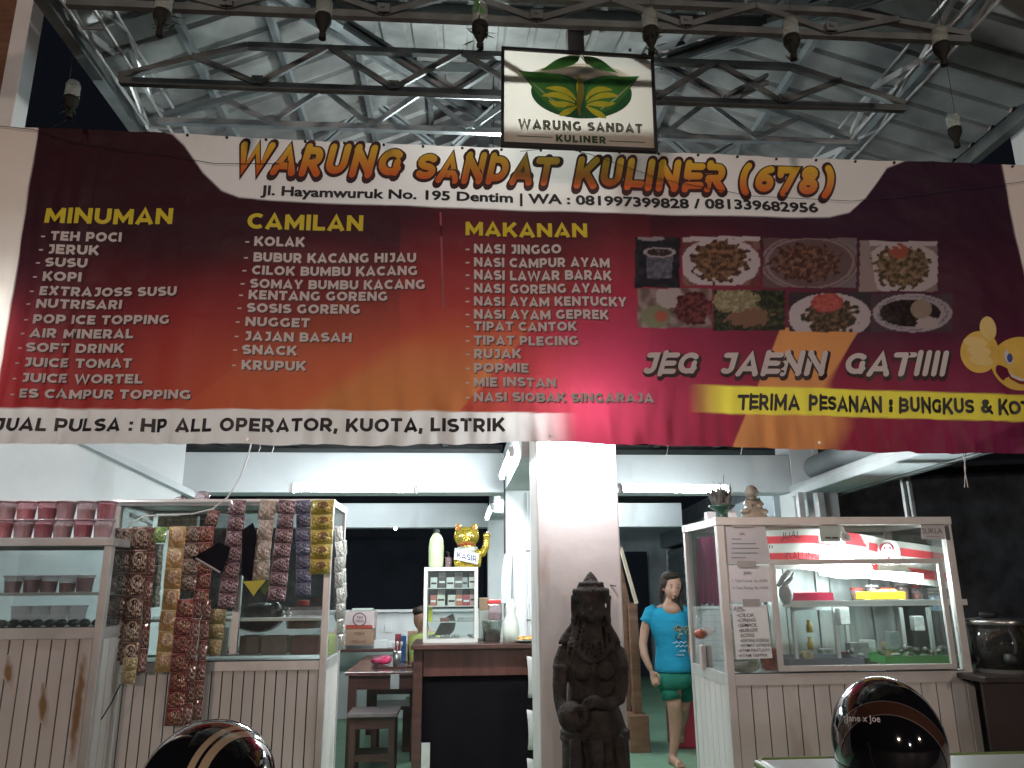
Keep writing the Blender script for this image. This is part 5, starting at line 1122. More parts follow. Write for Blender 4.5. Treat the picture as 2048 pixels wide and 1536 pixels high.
# red cloth and small table seen through the stall's left side
one('maroon_cloth', folded(4.72, 5.24, 1.36, 1.79), MF, 'maroon cloth hanging inside the left side pane of the right stall', 'cloth')
one('red_stool', MB().box((2.02, 7.6, 0), (2.3, 7.9, .46)), M('red_chair_plastic', (.35, .03, .06), .4), 'red plastic stool half hidden behind the right stall', 'stool', bevel=.02)
b = MB().ell(U(1415, 1262, 5.1), (.05, .05, .03)); b.ell(U(1400, 1268, 5.1), (.04, .04, .03)); one('wrapped_food', b, M('chili_red_bag'), 'red wrapped food seen through the left side pane', 'food', smooth=True)
for k in (0, 1): one('jar', MB().pbox(1403+k*14, 1290, 1413+k*14, 1338, 5.0, .05), M('milky_jar', (.5, .42, .4), .3, var=.2), '%s milky jar behind the left side pane of the stall' % ('left', 'right')[k], 'jar', bevel=.008)
# offering and figurine on the stall roof
zt = 1.875
of = thing('offering_basket', 'dark green footed bowl with a dry leafy offering on the stall roof', 'offering', Vector((U(1448, 1030, 4.75).x, 4.78, zt))); c0 = of.location.copy()
build('bowl', MB().lathe(c0, [(.04, 0), (.03, .02), (.028, .045), (.07, .07), (.085, .085), (.08, .085), (.03, .06)], 18), M('dark_green_bowl', (.015, .06, .035), .35), of, smooth=True)
b = MB(); rr = random.Random(3)
for k in range(70):
    q = c0+Vector((rr.uniform(-.05, .06), rr.uniform(-.04, .04), .085)); tip = q+Vector((rr.uniform(-.06, .05)-.01, rr.uniform(-.03, .03), rr.uniform(.02, .15) if k % 3 else rr.uniform(.08, .17))); sd = Vector((rr.uniform(.003, .011), rr.uniform(-.004, .004), 0)); b.face([q-sd*.5, q+sd*.5, (q+tip)/2+sd*1.2, tip, (q+tip)/2-sd*1.2])
build('dry_leaves', b, M('dry_leaf', (.13, .13, .12), .7, var=.4, sc=30), of)['kind'] = 'stuff'
b = MB(); 
for dx, dy in ((-.09, .02), (.03, -.02)): b.box((c0.x+dx, c0.y+dy, zt+.001), (c0.x+dx+.055, c0.y+dy+.06, zt+.05))
one('white_carton', b, M('paper_white'), 'small white cartons beside the green bowl on the stall roof', 'carton')
one('incense_stick', MB().tube([U(1448, 990, 4.78), U(1447, 950, 4.78)], .0018, 5), m_black, 'thin incense stick standing upright in the offering', 'stick')
fg = thing('figurine', 'small pale brown seated figurine with a big round bald head on the stall roof', 'figurine', Vector((U(1508, 1030, 4.75).x, 4.75, zt))); c0 = fg.location.copy()
m_fig = M('resin_figurine', (.24, .2, .15), .45, var=.25, sc=14, bump=.3)
b = MB().loft([(c0, .085, .05), (c0+Vector((0, 0, .02)), .085, .05), (c0+Vector((0, 0, .026)), .065, .045), (c0+Vector((0, 0, .046)), .07, .045), (c0+Vector((0, 0, .085)), .045, .035), (c0+Vector((0, 0, .12)), .04, .028), (c0+Vector((0, 0, .13)), .015, .015)], 20)
b.ell(c0+Vector((-.005, 0, .168)), (.042, .04, .044)).ell(c0+Vector((.04, 0, .165)), (.006, .008, .012)).ell(c0+Vector((-.045, 0, .165)), (.006, .008, .012)).ell(c0+Vector((-.012, -.035, .158)), (.006, .008, .008))
for s in (-1, 1): b.tube([c0+Vector((s*.035, 0, .12)), c0+Vector((s*.055, -.015, .09)), c0+Vector((s*.02, -.04, .075))], .012, 8); b.ell(c0+Vector((s*.05, -.01, .045)), (.04, .035, .018))
build('figure', b, m_fig, fg, remesh=.005)
build('collar', MB().tube([c0+Vector((.042*math.cos(a), .03*math.sin(a)-.004, .125+.008*math.sin(a))) for a in [i*math.pi/8 for i in range(17)]], .006, 6), M('beads', (.1, .12, .09), .4, var=.6, sc=60), fg)

# ---- drink dispenser at the far right
zt = U(2000, 1350, 4.45).z; tb = thing('dark_side_table', 'dark brown table at the far right edge', 'table', (3.5, 4.6, 0))
m_dw = M('blackish_wood', (.02, .01, .009), .5, var=.4, sc=4)
build('top', MB().box((U(1957, 1350, 4.4).x, 4.35, zt-.03), (4.2, 4.95, zt)), m_dw, tb, bevel=.004); build('front_panel', MB().box((U(1962, 1350, 4.4).x, 4.4, .05), (4.15, 4.42, zt-.03)), m_dw, tb)
for x in (3.22, 4.08): build('leg', MB().box((x, 4.45, 0), (x+.06, 4.51, zt-.03)).box((x, 4.85, 0), (x+.06, 4.91, zt-.03)), m_wood, tb)
dd = thing('drink_dispenser', 'round glass drink dispenser with a steel lid and black tap at the far right', 'dispenser', Vector((U(2012, 1345, 4.6).x, 4.62, zt))); c0 = dd.location.copy(); h = U(2012, 1240, 4.5).z-zt; rd = .175
build('glass_wall', MB().lathe(c0, [(rd*.92, .02), (rd, h-.02), (rd*.985, h-.02), (rd*.9, .025)], 32), glass('dispenser_glass', (.75, .75, .72), .03, 2.0, .06, (.2, .2, .18)), dd, smooth=True)
ld = build('lid', MB().lathe(c0, [(rd*1.04, h-.03), (rd*1.06, h-.005), (rd*1.02, h), (rd*.3, h+.012), (.001, h+.014)], 32), M('steel_lid', (.5, .5, .48), .25, .9, var=.1), dd, smooth=True)
build('knob', MB().ell(c0+Vector((-.05, -.02, h+.03)), (.055, .05, .022)), m_black, ld, smooth=True); build('base', MB().lathe(c0, [(rd*.95, .0), (rd*.96, .022)], 28), M('dull_base', (.1, .1, .09), .5), dd)
build('tap', MB().lathe(c0+Vector((-.07, -rd-.01, .05)), [(.03, 0), (.04, .03), (.035, .06), (.02, .065)], 14), m_black, dd, smooth=True)
build('yellow_straw', MB().tube([c0+Vector((.055, -.14, h-.04)), c0+Vector((.10, -.14, .03))], .006, 8), M('straw_amber', (.75, .42, .05), .4), dd)
# ================================================================ STATUE
YT = 3.97; st_ = thing('stone_statue', 'dark weathered stone statue of a crowned figure holding a pot, in front of the pillar', 'statue', Vector((U(1185, 1300, YT).x, YT+.05, 0)))
m_stone = M('dark_volcanic_stone', (.046, .041, .038), .88, var=.45, sc=16, bump=1.0, bsc=55, stain=((.10, .085, .075), 5, .55), spec=.25)
s = lambda px, py, dy=0: U(px, py, YT+dy)
kk = (U(1285, 1300, YT)-U(1185, 1300, YT)).length/100
b = MB()
rings = [(1192, 1152, 4, 3), (1186, 1165, 11, 10), (1183, 1172, 13, 12), (1183, 1174, 24, 20), (1183, 1186, 29, 24), (1183, 1188, 34, 27), (1182, 1200, 36, 28), (1182, 1206, 34, 27), (1182, 1212, 29, 25)]
b.loft([(s(1181, 1142), .004, .004)]+[(s(1181, y), w_*kk, d*kk) for _, y, w_, d in [(0, 1150, 8, 8), (0, 1160, 15, 13), (0, 1166, 15, 13), (0, 1168, 26, 20), (0, 1180, 30, 23), (0, 1183, 35, 26), (0, 1196, 37, 28), (0, 1204, 33, 27)]], 24)
b.ell(s(1182, 1218), (28*kk, 27*kk, 34*kk), 20, 14)
for x in (1147, 1217): b.hexa([s(x-5, 1235, -.0), s(x+5, 1235, 0), s(x+4, 1235, .03), s(x-4, 1235, .03), s(x-7 if x < 1180 else x-3, 1190, 0), s(x+3 if x < 1180 else x+7, 1190, 0), s(x+2, 1190, .03), s(x-2, 1190, .03)]); b.ell(s(x, 1240), (.016, .016, .022), 10, 8)
for k in range(9): a = lerp(-1.3, 1.3, k/8); b.ell(s(1181, 1184)+Vector((math.sin(a)*35*kk, -math.cos(a)*26*kk, 0)), (.013, .011, .022), 8, 6)
for k in range(7): a = lerp(-1.2, 1.2, k/6); b.ell(s(1181, 1168)+Vector((math.sin(a)*25*kk, -math.cos(a)*19*kk, 0)), (.010, .01, .016), 8, 6)
b.ell(s(1182, 1222, -.075), (.012, .018, .022), 8, 6); b.ell(s(1182, 1236, -.07), (.018, .012, .008), 8, 6); b.ell(s(1182, 1243, -.06), (.014, .014, .010), 8, 6)
for x in (1170, 1194): b.ell(s(x, 1213, -.062), (.015, .010, .008), 8, 6); b.ell(s(x, 1207, -.066), (.02, .008, .005), 8, 6); b.ell(s(x, 1228, -.055), (.017, .015, .018), 8, 6)
b.tube([s(1182, 1240, .01), s(1182, 1262, .015), s(1182, 1285, .02)], [.055, .052, .08], 14)
for x, x2 in ((1147, 1116), (1217, 1242)): b.hexa([s(x2, 1288, -.02), s(x+(8 if x < 1180 else -8), 1288, -.03), s(x+(8 if x < 1180 else -8), 1288, .07), s(x2, 1286, .06), s(x2+(6 if x < 1180 else -6), 1272, -.0), s(x, 1240, -.01), s(x, 1240, .05), s(x2+(6 if x < 1180 else -6), 1272, .04)])
tor = [(1183, 1272, 26, 20), (1183, 1284, 48, 30), (1183, 1298, 54, 36), (1184, 1330, 52, 38), (1184, 1365, 46, 34), (1184, 1400, 48, 32), (1188, 1430, 56, 38), (1190, 1465, 64, 42), (1192, 1510, 66, 42), (1194, 1580, 66, 42), (1196, 1660, 66, 42), (1198, 1760, 68, 44), (1198, 1800, 70, 46)]
b.loft([(s(x, y, .03), w_*kk, d*kk) for x, y, w_, d in tor], 28)
for x in (1163, 1208): b.ell(s(x, 1340, -.055), (.052, .045, .05), 14, 10)
b.tube([s(1134, 1298, .02), s(1123, 1325, .02), s(1119, 1370, .0), s(1120, 1400, -.02), s(1126, 1428, -.06), s(1137, 1442, -.09)], [.044, .042, .036, .032, .03, .026], 14); b.hexa([s(1122, 1300, .03), s(1240, 1300, .03), s(1240, 1300, .09), s(1122, 1300, .09), s(1150, 1225, .03), s(1214, 1225, .03), s(1214, 1225, .08), s(1150, 1225, .08)])
b.tube([s(1232, 1298, .02), s(1240, 1330, .0), s(1242, 1368, -.02), s(1237, 1396, -.05), s(1216, 1408, -.1), s(1192, 1406, -.13)], [.044, .042, .038, .036, .032, .026], 14)
b.ell(s(1188, 1402, -.14), (.035, .03, .03), 12, 8)
for k in range(4): b.tube([s(1186, 1396+k*6, -.14), s(1174, 1398+k*6, -.165), s(1165, 1403+k*6, -.15)], .0085, 6)
for k in range(9): x_ = 1148+k*9; b.tube([s(x_, 1250, -.02), s(x_-2+(x_-1184)*.25, 1290, -.075), s(x_-2+(x_-1184)*.35, 1312, -.085)], [.007, .009, .006], 6)
# solid pot; a black disc paints the shade inside its mouth
pc_ = s(1144, 1433, -.10); pr_ = 27*kk; ax = (s(1150, 1425, -.4)-s(1150, 1425, 0)).normalized(); side = ax.cross(Vector((0, 0, 1))).normalized(); upv = side.cross(ax)
b.ell(pc_, (pr_, pr_*.95, pr_*1.05), 20, 14)
mc = pc_+Vector((.013*2, -pr_*.84, .01)); b.tube([mc+(side*math.cos(a)+upv*math.sin(a)*1.1)*.034 for a in [i*math.pi/8 for i in range(18)]], .012, 8)
for a, w_ in ((1462, 4), (1474, 5)): b.loft([(s(1190, a-w_, .03), 67*kk, 45*kk), (s(1190, a, .03), 70*kk, 48*kk), (s(1190, a+w_, .03), 67*kk, 45*kk)], 28)
b.tube([s(1150, 1478, -.12), s(1152, 1520, -.13), s(1156, 1600, -.13), s(1158, 1700, -.13)], [.03, .035, .03, .03], 8); b.tube([s(1190, 1478, -.14), s(1196, 1520, -.15), s(1200, 1620, -.14)], [.04, .03, .025], 8); b.tube([s(1236, 1470, -.08), s(1246, 1540, -.08), s(1246, 1680, -.08)], [.03, .032, .03], 8)
b.tube([s(1150, 1296, -.06), s(1170, 1318, -.095), s(1184, 1324, -.10), s(1200, 1318, -.095), s(1222, 1296, -.06)], .014, 8)
for x in (1124, 1239): b.loft([(s(x, 1328, .01), .045, .045), (s(x, 1333, .01), .049, .048), (s(x, 1338, .01), .045, .045)], 14)
build('figure', b, m_stone, st_, remesh=.0075, smooth=True)
build('pot_mouth_disc', MB().ell(mc+Vector((0, .004, 0)), (.03, .006, .033), 14, 8), M('mouth_shade_black', (.006, .005, .005), .9, var=0), st_)
build('pedestal', MB().box((st_.location.x-.26, YT-.18, 0), (st_.location.x+.26, YT+.26, .2)), m_stone, st_, bevel=.012)

# ================================================================ WALKING WOMAN
YW = 7.0; W = lambda px, py, dy=0: U(px, py, YW+dy); kw = (U(1400, 1300, YW)-U(1300, 1300, YW)).length/100
wo = thing('person', 'barefoot woman in a blue T shirt and green shorts walking beside the right stall', 'person', Vector((W(1350, 1530).x, YW, 0)))
m_skin = M('skin', (.32, .18, .125), .5, var=.08, sc=10); m_hair = M('dark_brown_hair', (.022, .013, .011), .6, var=.5, sc=25, stretch=(6, 6, 1), bump=.6, spec=.25); m_tee = M('blue_tshirt', (.014, .21, .34), .85, var=.2, sc=7, bump=1.0, bsc=9, stretch=(.6, 1, 1.8), spec=.2); m_short = M('green_shorts', (.015, .125, .09), .85, var=.25, sc=8, bump=.9, bsc=10, spec=.2)
b = MB(); rz = Matrix.Rotation(R(30), 3, 'Z')
b.ell(W(1343, 1169, .012), (17.5*kw, 21*kw, 24.5*kw), 20, 14, rz); b.ell(W(1345, 1181, -.018), (14.5*kw, 14*kw, 17*kw), 16, 12, rz)
b.ell(W(1351, 1181.5, -.086), (.010, .011, .009), 8, 6); b.ell(W(1350, 1190, -.082), (.016, .010, .006), 8, 6); b.ell(W(1347, 1196, -.07), (.016, .014, .010), 8, 6); b.ell(W(1326, 1178, .01), (.008, .014, .018), 8, 6)
b.ell(W(1350, 1176, -.08), (.007, .008, .02), 8, 6)
b.tube([W(1342, 1188, .02), W(1340, 1202, .02), W(1337, 1216, .02)], [.045, .044, .06], 12)
b.loft([(W(1337, 1209, .02), .07, .05), (W(1336, 1218, .02), .145, .065), (W(1336, 1235, .01), .15, .08), (W(1341, 1280, 0), .11, .08), (W(1345, 1330, 0), .13, .09), (W(1346, 1360, 0), .145, .10)], 20)
# right arm (left in view)
b.tube([W(1303, 1222, .02), W(1295, 1240, .02), W(1289, 1262, .02), W(1286, 1290, 0), W(1289, 1310, -.03), W(1297, 1330, -.06), W(1302, 1340, -.07)], [.05, .046, .041, .037, .036, .028, .023], 12)
b.ell(W(1306, 1350, -.08), (.027, .018, .045), 12, 8, Matrix.Rotation(R(-22), 3, 'Y'))
for k, (x, L_) in enumerate(((1302, 16), (1307, 19), (1312, 18), (1316, 14))): b.tube([W(x, 1355, -.085), W(x+2, 1355+L_*.55, -.1), W(x+3.5, 1355+L_, -.092)], [.0095, .009, .007], 8)
b.tube([W(1312, 1344, -.09), W(1318, 1353, -.11), W(1320, 1361, -.11)], [.011, .01, .0075], 8)
# left arm
b.tube([W(1369, 1222, .02), W(1376, 1245, .04), W(1380, 1280, .05), W(1380, 1300, .03), W(1383, 1320, .0), W(1383, 1326, -.02)], [.048, .042, .036, .034, .026, .022], 12)
b.ell(W(1381, 1334, -.03), (.022, .03, .04), 12, 8)
for k in range(4): b.tube([W(1377+k*2.5, 1340, -.045+k*.012), W(1374+k*2.5, 1348, -.05+k*.012), W(1372+k*3, 1354, -.04+k*.012)], [.009, .0085, .0065], 8)
b.tube([W(1376, 1332, -.05), W(1371, 1338, -.065), W(1368, 1343, -.06)], [.01, .009, .007], 8)
# legs: right one planted, left one behind
b.tube([W(1342, 1355, 0), W(1345, 1395, -.02), W(1349, 1412, -.03), W(1350, 1424, -.02), W(1352, 1445, .01), W(1350, 1480, .02), W(1346, 1506, .02), W(1345, 1518, .02)], [.088, .075, .064, .058, .06, .045, .033, .034], 16)
foot = Vector((W(1347, 1520).x, YW, 0))
b.loft([(foot+Vector((0, .05, .0)), .036, .05), (foot+Vector((0, .02, .03)), .036, .075), (foot+Vector((0, .03, .07)), .034, .045)], 14); b.tube([foot+Vector((.0, .0, .035)), foot+Vector((.012, -.07, .026)), foot+Vector((.02, -.13, .018))], [.036, .038, .036], 12)
for k in range(5): b.tube([foot+Vector((-.012+k*.016, -.13+.004*k, .015)), foot+Vector((-.012+k*.017, -.165+.006*k, .012))], [.011 if k else .013, .008], 8)
b.tube([W(1364, 1355, .03), W(1367, 1392, .06), W(1366, 1412, .09), W(1364, 1432, .2), W(1361, 1452, .33), W(1360, 1464, .4)], [.085, .07, .058, .052, .042, .034], 14)
b.tube([W(1360, 1464, .4), W(1361, 1474, .40), W(1363, 1482, .35)], [.035, .034, .025], 10)
build('body', b, m_skin, wo, remesh=.0065, smooth=True)
b = MB().loft([(W(1337, 1213, .02), .085, .065), (W(1336, 1217, .02), .155, .082), (W(1335, 1226, .015), .178, .095), (W(1336, 1245, .0), .178, .112), (W(1339, 1265, -.01), .158, .118), (W(1342, 1286, 0), .138, .10), (W(1344, 1302, 0), .142, .105), (W(1346, 1322, 0), .158, .115), (W(1347, 1334, 0), .164, .12), (W(1348, 1343, .0), .168, .123)], 28, cap=False)
for pts, r_ in (([W(1312, 1217, .02), W(1302, 1224, .02), W(1296, 1238, .02), W(1292, 1246, .02)], [.045, .06, .058, .062]), ([W(1360, 1217, .02), W(1370, 1224, .02), W(1376, 1240, .035), W(1378, 1247, .04)], [.045, .058, .055, .058])): b.tube(pts, r_, 16, cap=False)
o = build('tshirt', b, m_tee, wo, smooth=True); md = o.modifiers.new('thick', 'SOLIDIFY'); md.thickness = .004
build('neck_skin', MB().ell(W(1343, 1218, -.045), (.078, .05, .06), 18, 12), m_skin, wo, smooth=True)
o = build('shorts', MB().loft([(W(1347, 1336, 0), .155, .112), (W(1348, 1358, 0), .16, .116), (W(1348, 1376, 0), .15, .112)], 24, cap=False).tube([W(1336, 1366, -.0), W(1341, 1382, -.015), W(1344, 1399, -.025)], [.088, .084, .08], 16, cap=False).tube([W(1364, 1366, .03), W(1368, 1380, .05), W(1369, 1396, .07)], [.08, .08, .08], 16, cap=False), m_short, wo, smooth=True)
o.modifiers.new('thick', 'SOLIDIFY').thickness = .004
b = MB().ell(W(1339, 1165, .035), (20*kw, 22*kw, 23*kw), 18, 12, rz); b.ell(W(1342, 1152, -.01), (17*kw, 18*kw, 9*kw), 14, 10, rz)
b.tube([W(1326, 1166, .0), W(1323, 1180, .04), W(1322, 1195, .06), W(1323, 1206, .06)], [.02, .024, .02, .012], 10); b.tube([W(1360, 1160, -.03), W(1363, 1172, -.0), W(1362, 1186, .02), W(1360, 1200, -.01), W(1363, 1214, -.05), W(1366, 1222, -.07)], [.014, .016, .018, .018, .018, .01], 10)
build('hair', b, m_hair, wo, remesh=.007, smooth=True)
m_dk = M('eye_dark', (.02, .012, .01), .3, var=0); m_lip = M('lip', (.24, .09, .08), .45, var=0)
for x, dy in ((1343, -.078), (1356.5, -.07)): build('eye', MB().ell(W(x, 1175.5, dy), (.011, .006, .0045), 10, 6), m_dk, wo); build('eyebrow', MB().ell(W(x, 1170, dy-.002), (.015, .006, .003), 10, 6), m_hair, wo)
build('lips', MB().ell(W(1350, 1190.3, -.091), (.015, .005, .0055), 10, 6), m_lip, wo)
def chest(px, py, d=.006):
    p = W(px, py); c0 = W(1340, py); t = max(-1, min(1, (p.x-c0.x)/.165)); return Vector((p.x, YW-.113*math.sqrt(max(0, 1-t*t))-.004-d, p.z))
rr = random.Random(8); m_g1 = M('shirt_print_gold', (.34, .28, .10), .6, var=.4, sc=40); m_g2 = M('shirt_print_pale', (.35, .48, .58), .6, var=.3, sc=40)
for k in range(11):
    cx_, cy_ = 1358+rr.uniform(-15, 15), 1263+rr.uniform(-9, 9); a = rr.uniform(0, 3); pts = [chest(cx_+7*math.cos(a+i*.8)*rr.uniform(.6, 1), cy_+5*math.sin(a+i*.8)) for i in range(6)]
    build('shirt_print', MB().tube(pts, .0035, 5), m_g1 if k % 3 else m_dk, wo)
for k, (x0, x1, y) in enumerate(((1338, 1368, 1283), (1344, 1372, 1290), (1352, 1366, 1300), (1346, 1362, 1308))):
    pts = [chest(lerp(x0, x1, i/9), y+2.2*math.sin(i*2.1+k)) for i in range(10)]; build('shirt_print', MB().tube(pts, .0035, 5), m_g2, wo)
# ---- seated person behind the showcase
S_ = lambda px, py, dy=0: U(px, py, 7.9+dy)
pe = thing('person', 'person with short dark hair sitting behind the small showcase, mostly hidden', 'person', Vector((S_(842, 1300).x, 7.9, 0)))
b = MB().ell(S_(842, 1237), (.075, .09, .11), 16, 12).ell(S_(836, 1242, -.06), (.012, .02, .015), 8, 6).tube([S_(846, 1248), S_(850, 1268)], [.05, .06], 10).loft([(S_(856, 1262), .06, .06), (S_(858, 1272), .19, .1), (S_(858, 1330), .17, .12), (S_(858, 1400), .17, .14)], 18)
for sgn in (-1, 1): b.tube([S_(858+sgn*26, 1275), S_(858+sgn*30, 1320), S_(850+sgn*22, 1345, -.25)], [.05, .04, .035], 10); b.tube([S_(858+sgn*14, 1395), S_(858+sgn*14, 1400, -.4), S_(858+sgn*14, 1490, -.42)], [.08, .06, .045], 10); b.ell(S_(850+sgn*22, 1345, -.3), (.03, .05, .02), 8, 6)
build('body', b, m_skin, pe, remesh=.012, smooth=True)
build('shirt', MB().loft([(S_(856, 1264), .08, .07), (S_(858, 1272), .2, .11), (S_(858, 1330), .185, .135), (S_(858, 1396), .185, .155)], 20), M('lime_shirt', (.35, .42, .12), .8, var=.1), pe, smooth=True)
build('hair', MB().ell(S_(845, 1230, .02), (.09, .1, .095), 14, 10).ell(S_(836, 1222, -.04), (.06, .05, .04), 12, 8), m_hair, pe, remesh=.012)
one('stool', MB().box((pe.location.x-.15, 7.75, 0), (pe.location.x+.3, 8.2, .42)), m_wood, 'dark stool under the seated person', 'stool', bevel=.01)

# ================================================================ COUNTER, SHOWCASE, TABLE
ct = thing('counter', 'dark brown wooden counter left of the pillar', 'counter', (.2, 6.6, 0)); zc_ = 1.04; x0c, x1c = U(832, 1400, 6.5).x, U(1076, 1400, 6.5).x
build('top', MB().box((x0c-.04, 6.3, zc_-.035), (x1c+.05, 6.98, zc_)), m_wood, ct, bevel=.004)
build('apron', MB().box((x0c+.055, 6.405, zc_-.24), (x1c+.02, 6.43, zc_-.036)), M('reddish_wood', (.075, .024, .02), .4, var=.3, sc=4, stretch=(6, 1, 1)), ct)
build('front_panel', MB().box((x0c+.02, 6.44, .05), (x1c, 6.46, zc_-.036)), M('near_black_panel', (.004, .003, .005), .75, var=.3, spec=.1), ct)
for x in (x0c-.02, x1c-.02):
    build('leg', MB().box((x, 6.37, 0), (x+.07, 6.436, zc_-.036)), m_wood, ct); build('leg', MB().box((x, 6.86, 0), (x+.07, 6.93, zc_-.036)), m_wood, ct)
build('side_panel', MB().box((x0c-.018, 6.437, .05), (x0c, 6.86, zc_-.036)), m_wood, ct)
build('foot_patch', MB().box((x0c+.055, 6.36, .14), (x0c+.12, 6.369, .33)), m_alu, ct)
YK = 6.5
sw = thing('display_case', 'small white framed glass case of cigarette packs standing on the counter', 'showcase', (U(900, 1280, YK).x, YK+.12, zc_))
m_wf = M('white_case_frame', (.52, .52, .49), .5, var=.08)
a = U(847, 1205, YK).x; c_ = U(956, 1205, YK).x; zt = U(900, 1134, YK).z; D_ = .22
p = .03
for x in (a, c_-p): build('side', MB().box((x, YK, zc_), (x+p, YK+D_, zt)), m_wf, sw, bevel=.003)
build('top', MB().box((a+p, YK, zt-p), (c_-p, YK+D_, zt)), m_wf, sw); build('bottom', MB().box((a+p, YK, zc_), (c_-p, YK+D_, zc_+p)), m_wf, sw)
zs = [U(900, y, YK).z for y in (1176, 1212, 1244)]
for z in zs: build('shelf', MB().box((a+p, YK+.02, z-.006), (c_-p, YK+D_, z)), m_alu_l, sw)
build('glass_pane', MB().box((a+p, YK+.006, zc_+p), (c_-p, YK+.009, zt-p)), m_gl, sw)
PK = [(0, [((.6, .6, .58), 861, 13), ((.06, .05, .05), 877, 14), ((.62, .62, .6), 893, 15), ((.12, .1, .1), 909, 16), ((.35, .35, .35), 924, 11), ((.6, .58, .55), 938, 13)]), (1, [((.45, .12, .1), 861, 12), ((.6, .6, .52), 875, 15), ((.62, .6, .56), 896, 15), ((.45, .14, .08), 912, 13), ((.35, .05, .07), 926, 14), ((.5, .3, .3), 940, 10)])]
for r_, lst in PK:
    for i, (c, px, w_) in enumerate(lst):
        zb = zs[r_]; x = U(px, 1160, YK+.05).x; ww = w_*.0042; pk = thing('cigarette_pack', 'cigarette pack, %s from the left on the %s shelf of the small glass case' % (ORD[i], ('top', 'second')[r_]), 'pack', (x+ww/2, YK+.06, zb), 'packs in the small glass case')
        bx = build('box', MB().box((x, YK+.05, zb+.001), (x+ww, YK+.075, zb+.085)), M('pk%d%d' % (r_, i), c, .4, var=.1), pk, bevel=.002); build('printed_band', MB().box((x+.006, YK+.0485, zb+.03+.01*(i % 2)), (x+ww-.006, YK+.0499, zb+.045+.01*(i % 2))), (m_dk if sum(c) > 1 else M('paper_white')), bx)
        b = MB().box((x+.002, YK+.09, zb+.001), (x+ww-.002, YK+.17, zb+.085+.04*(i % 2))); one('carton_pack', b, M('dull_pk%d' % (i % 3), [(.3, .28, .27), (.42, .4, .38), (.2, .16, .15)][i % 3], .4, var=.3, sc=22), 'duller pack behind the %s pack of the %s shelf' % (ORD[i], ('top', 'second')[r_]), 'pack')
zb = zs[2]
for i, (px, w_, h_, c) in enumerate(((856, 8, .13, (.5, .52, .03)), (880, 18, .03, (.2, .08, .07)), (915, 14, .03, (.3, .3, .3)), (930, 22, .03, (.42, .42, .4)))):
    x = U(px, 1240, YK+.05).x; one('small_packet', MB().box((x, YK+.05, zb+.001), (x+w_*.0042, YK+.09, zb+h_)), M('pkt%d' % i, c, .4, var=.2, sc=20), ['tall lime yellow packet', 'low red brown packet', 'low grey packet', 'long pale packet'][i]+' on the third shelf of the small glass case', 'packet', bevel=.002)
one('folded_bag', MB().prism([U(x, y, YK+.15) for x, y in ((868, 1270), (884, 1240), (906, 1226), (912, 1245), (908, 1262), (898, 1272))], (0, .05, 0)), M('grey_bag', (.12, .12, .12), .5, var=.3), 'dark grey folded bag at the bottom of the small glass case', 'bag', bevel=.01)
b = MB(); rr = random.Random(2)
for k in range(12): b.ell((U(rr.uniform(858, 942), 1275, YK+.1).x, YK+rr.uniform(.05, .18), zc_+.045), (rr.uniform(.012, .03), .015, .012), 8, 6)
one('loose_items', b, M('loose_mix', (.35, .33, .3), .5, var=.5, sc=22), 'jumble of small loose items on the floor of the small glass case', 'items', kind='stuff', smooth=True)
# on the case: bottle, dispenser bottle, cat
p0 = Vector((U(872, 1130, YK+.1).x, YK+.1, zt)); H = U(872, 1061, YK+.1).z-zt
bo = thing('green_tea_bottle', 'pale green full plastic bottle with a black cap on the small glass case', 'bottle', p0)
build('bottle', MB().lathe(p0, [(.055, 0), (.062, .02), (.064, H*.55), (.055, H*.75), (.03, H*.9), (.02, H*.94)], 24), M('pale_green_drink', (.50, .60, .36), .25, var=.06, coat=.3), bo, smooth=True); build('cap', MB().lathe(p0+Vector((0, 0, H*.93)), [(.024, 0), (.024, .03), (.02, .034)], 16), m_black, bo)
p1 = Vector((U(897, 1130, YK+.1).x, YK+.1, zt)); o_ = thing('pump_bottle', 'small clear pump bottle between the green bottle and the golden cat', 'bottle', p1)
build('bottle', MB().lathe(p1, [(.025, 0), (.028, .05), (.024, .075), (.01, .085)], 16), glass('cup_clear'), o_, smooth=True); build('pump', MB().tube([p1+Vector((0, 0, .08)), p1+Vector((0, 0, .12)), p1+Vector((-.02, -.01, .125))], .006, 8), m_black, o_)
K = lambda px, py, dy=0: U(px, py, YK+.11+dy); kc = .0042
cat = thing('lucky_cat', 'golden waving lucky cat with a white KASIR plate on the small glass case', 'cat figure', Vector((K(935, 1132).x, YK+.11, zt)))
m_gold = M('glossy_gold', (.62, .46, .06), .18, .75, var=.1, sc=10); cz = zt
b = MB().loft([(Vector((K(935, 1130).x, YK+.11, cz)), .11, .075), (K(935, 1120), .12, .08), (K(936, 1106), .105, .075), (K(936, 1094), .075, .06), (K(935, 1088), .055, .05)], 22)
b.ell(K(933, 1074), (.108, .085, .088), 20, 14).ell(K(918, 1080, -.03), (.035, .03, .03), 10, 8).ell(K(948, 1080, -.03), (.035, .03, .03), 10, 8).ell(K(933, 1081, -.075), (.03, .02, .02), 10, 8).ell(K(918, 1126, -.06), (.045, .03, .025), 10, 8).ell(K(950, 1126, -.06), (.045, .03, .025), 10, 8)
for x0, xt in ((919, 916), (948, 950)): b.hexa([K(x0-9, 1064, -.01), K(x0+9, 1064, -.01), K(x0+9, 1064, .02), K(x0-9, 1064, .02), K(xt-4, 1047, -.005), K(xt+4, 1047, -.005), K(xt+4, 1047, .012), K(xt-4, 1047, .012)])
b.tube([K(952, 1108), K(965, 1106), K(972, 1094), K(973, 1080), K(973, 1072)], [.035, .036, .03, .026, .028], 12).ell(K(974, 1071), (.03, .03, .028), 12, 8)
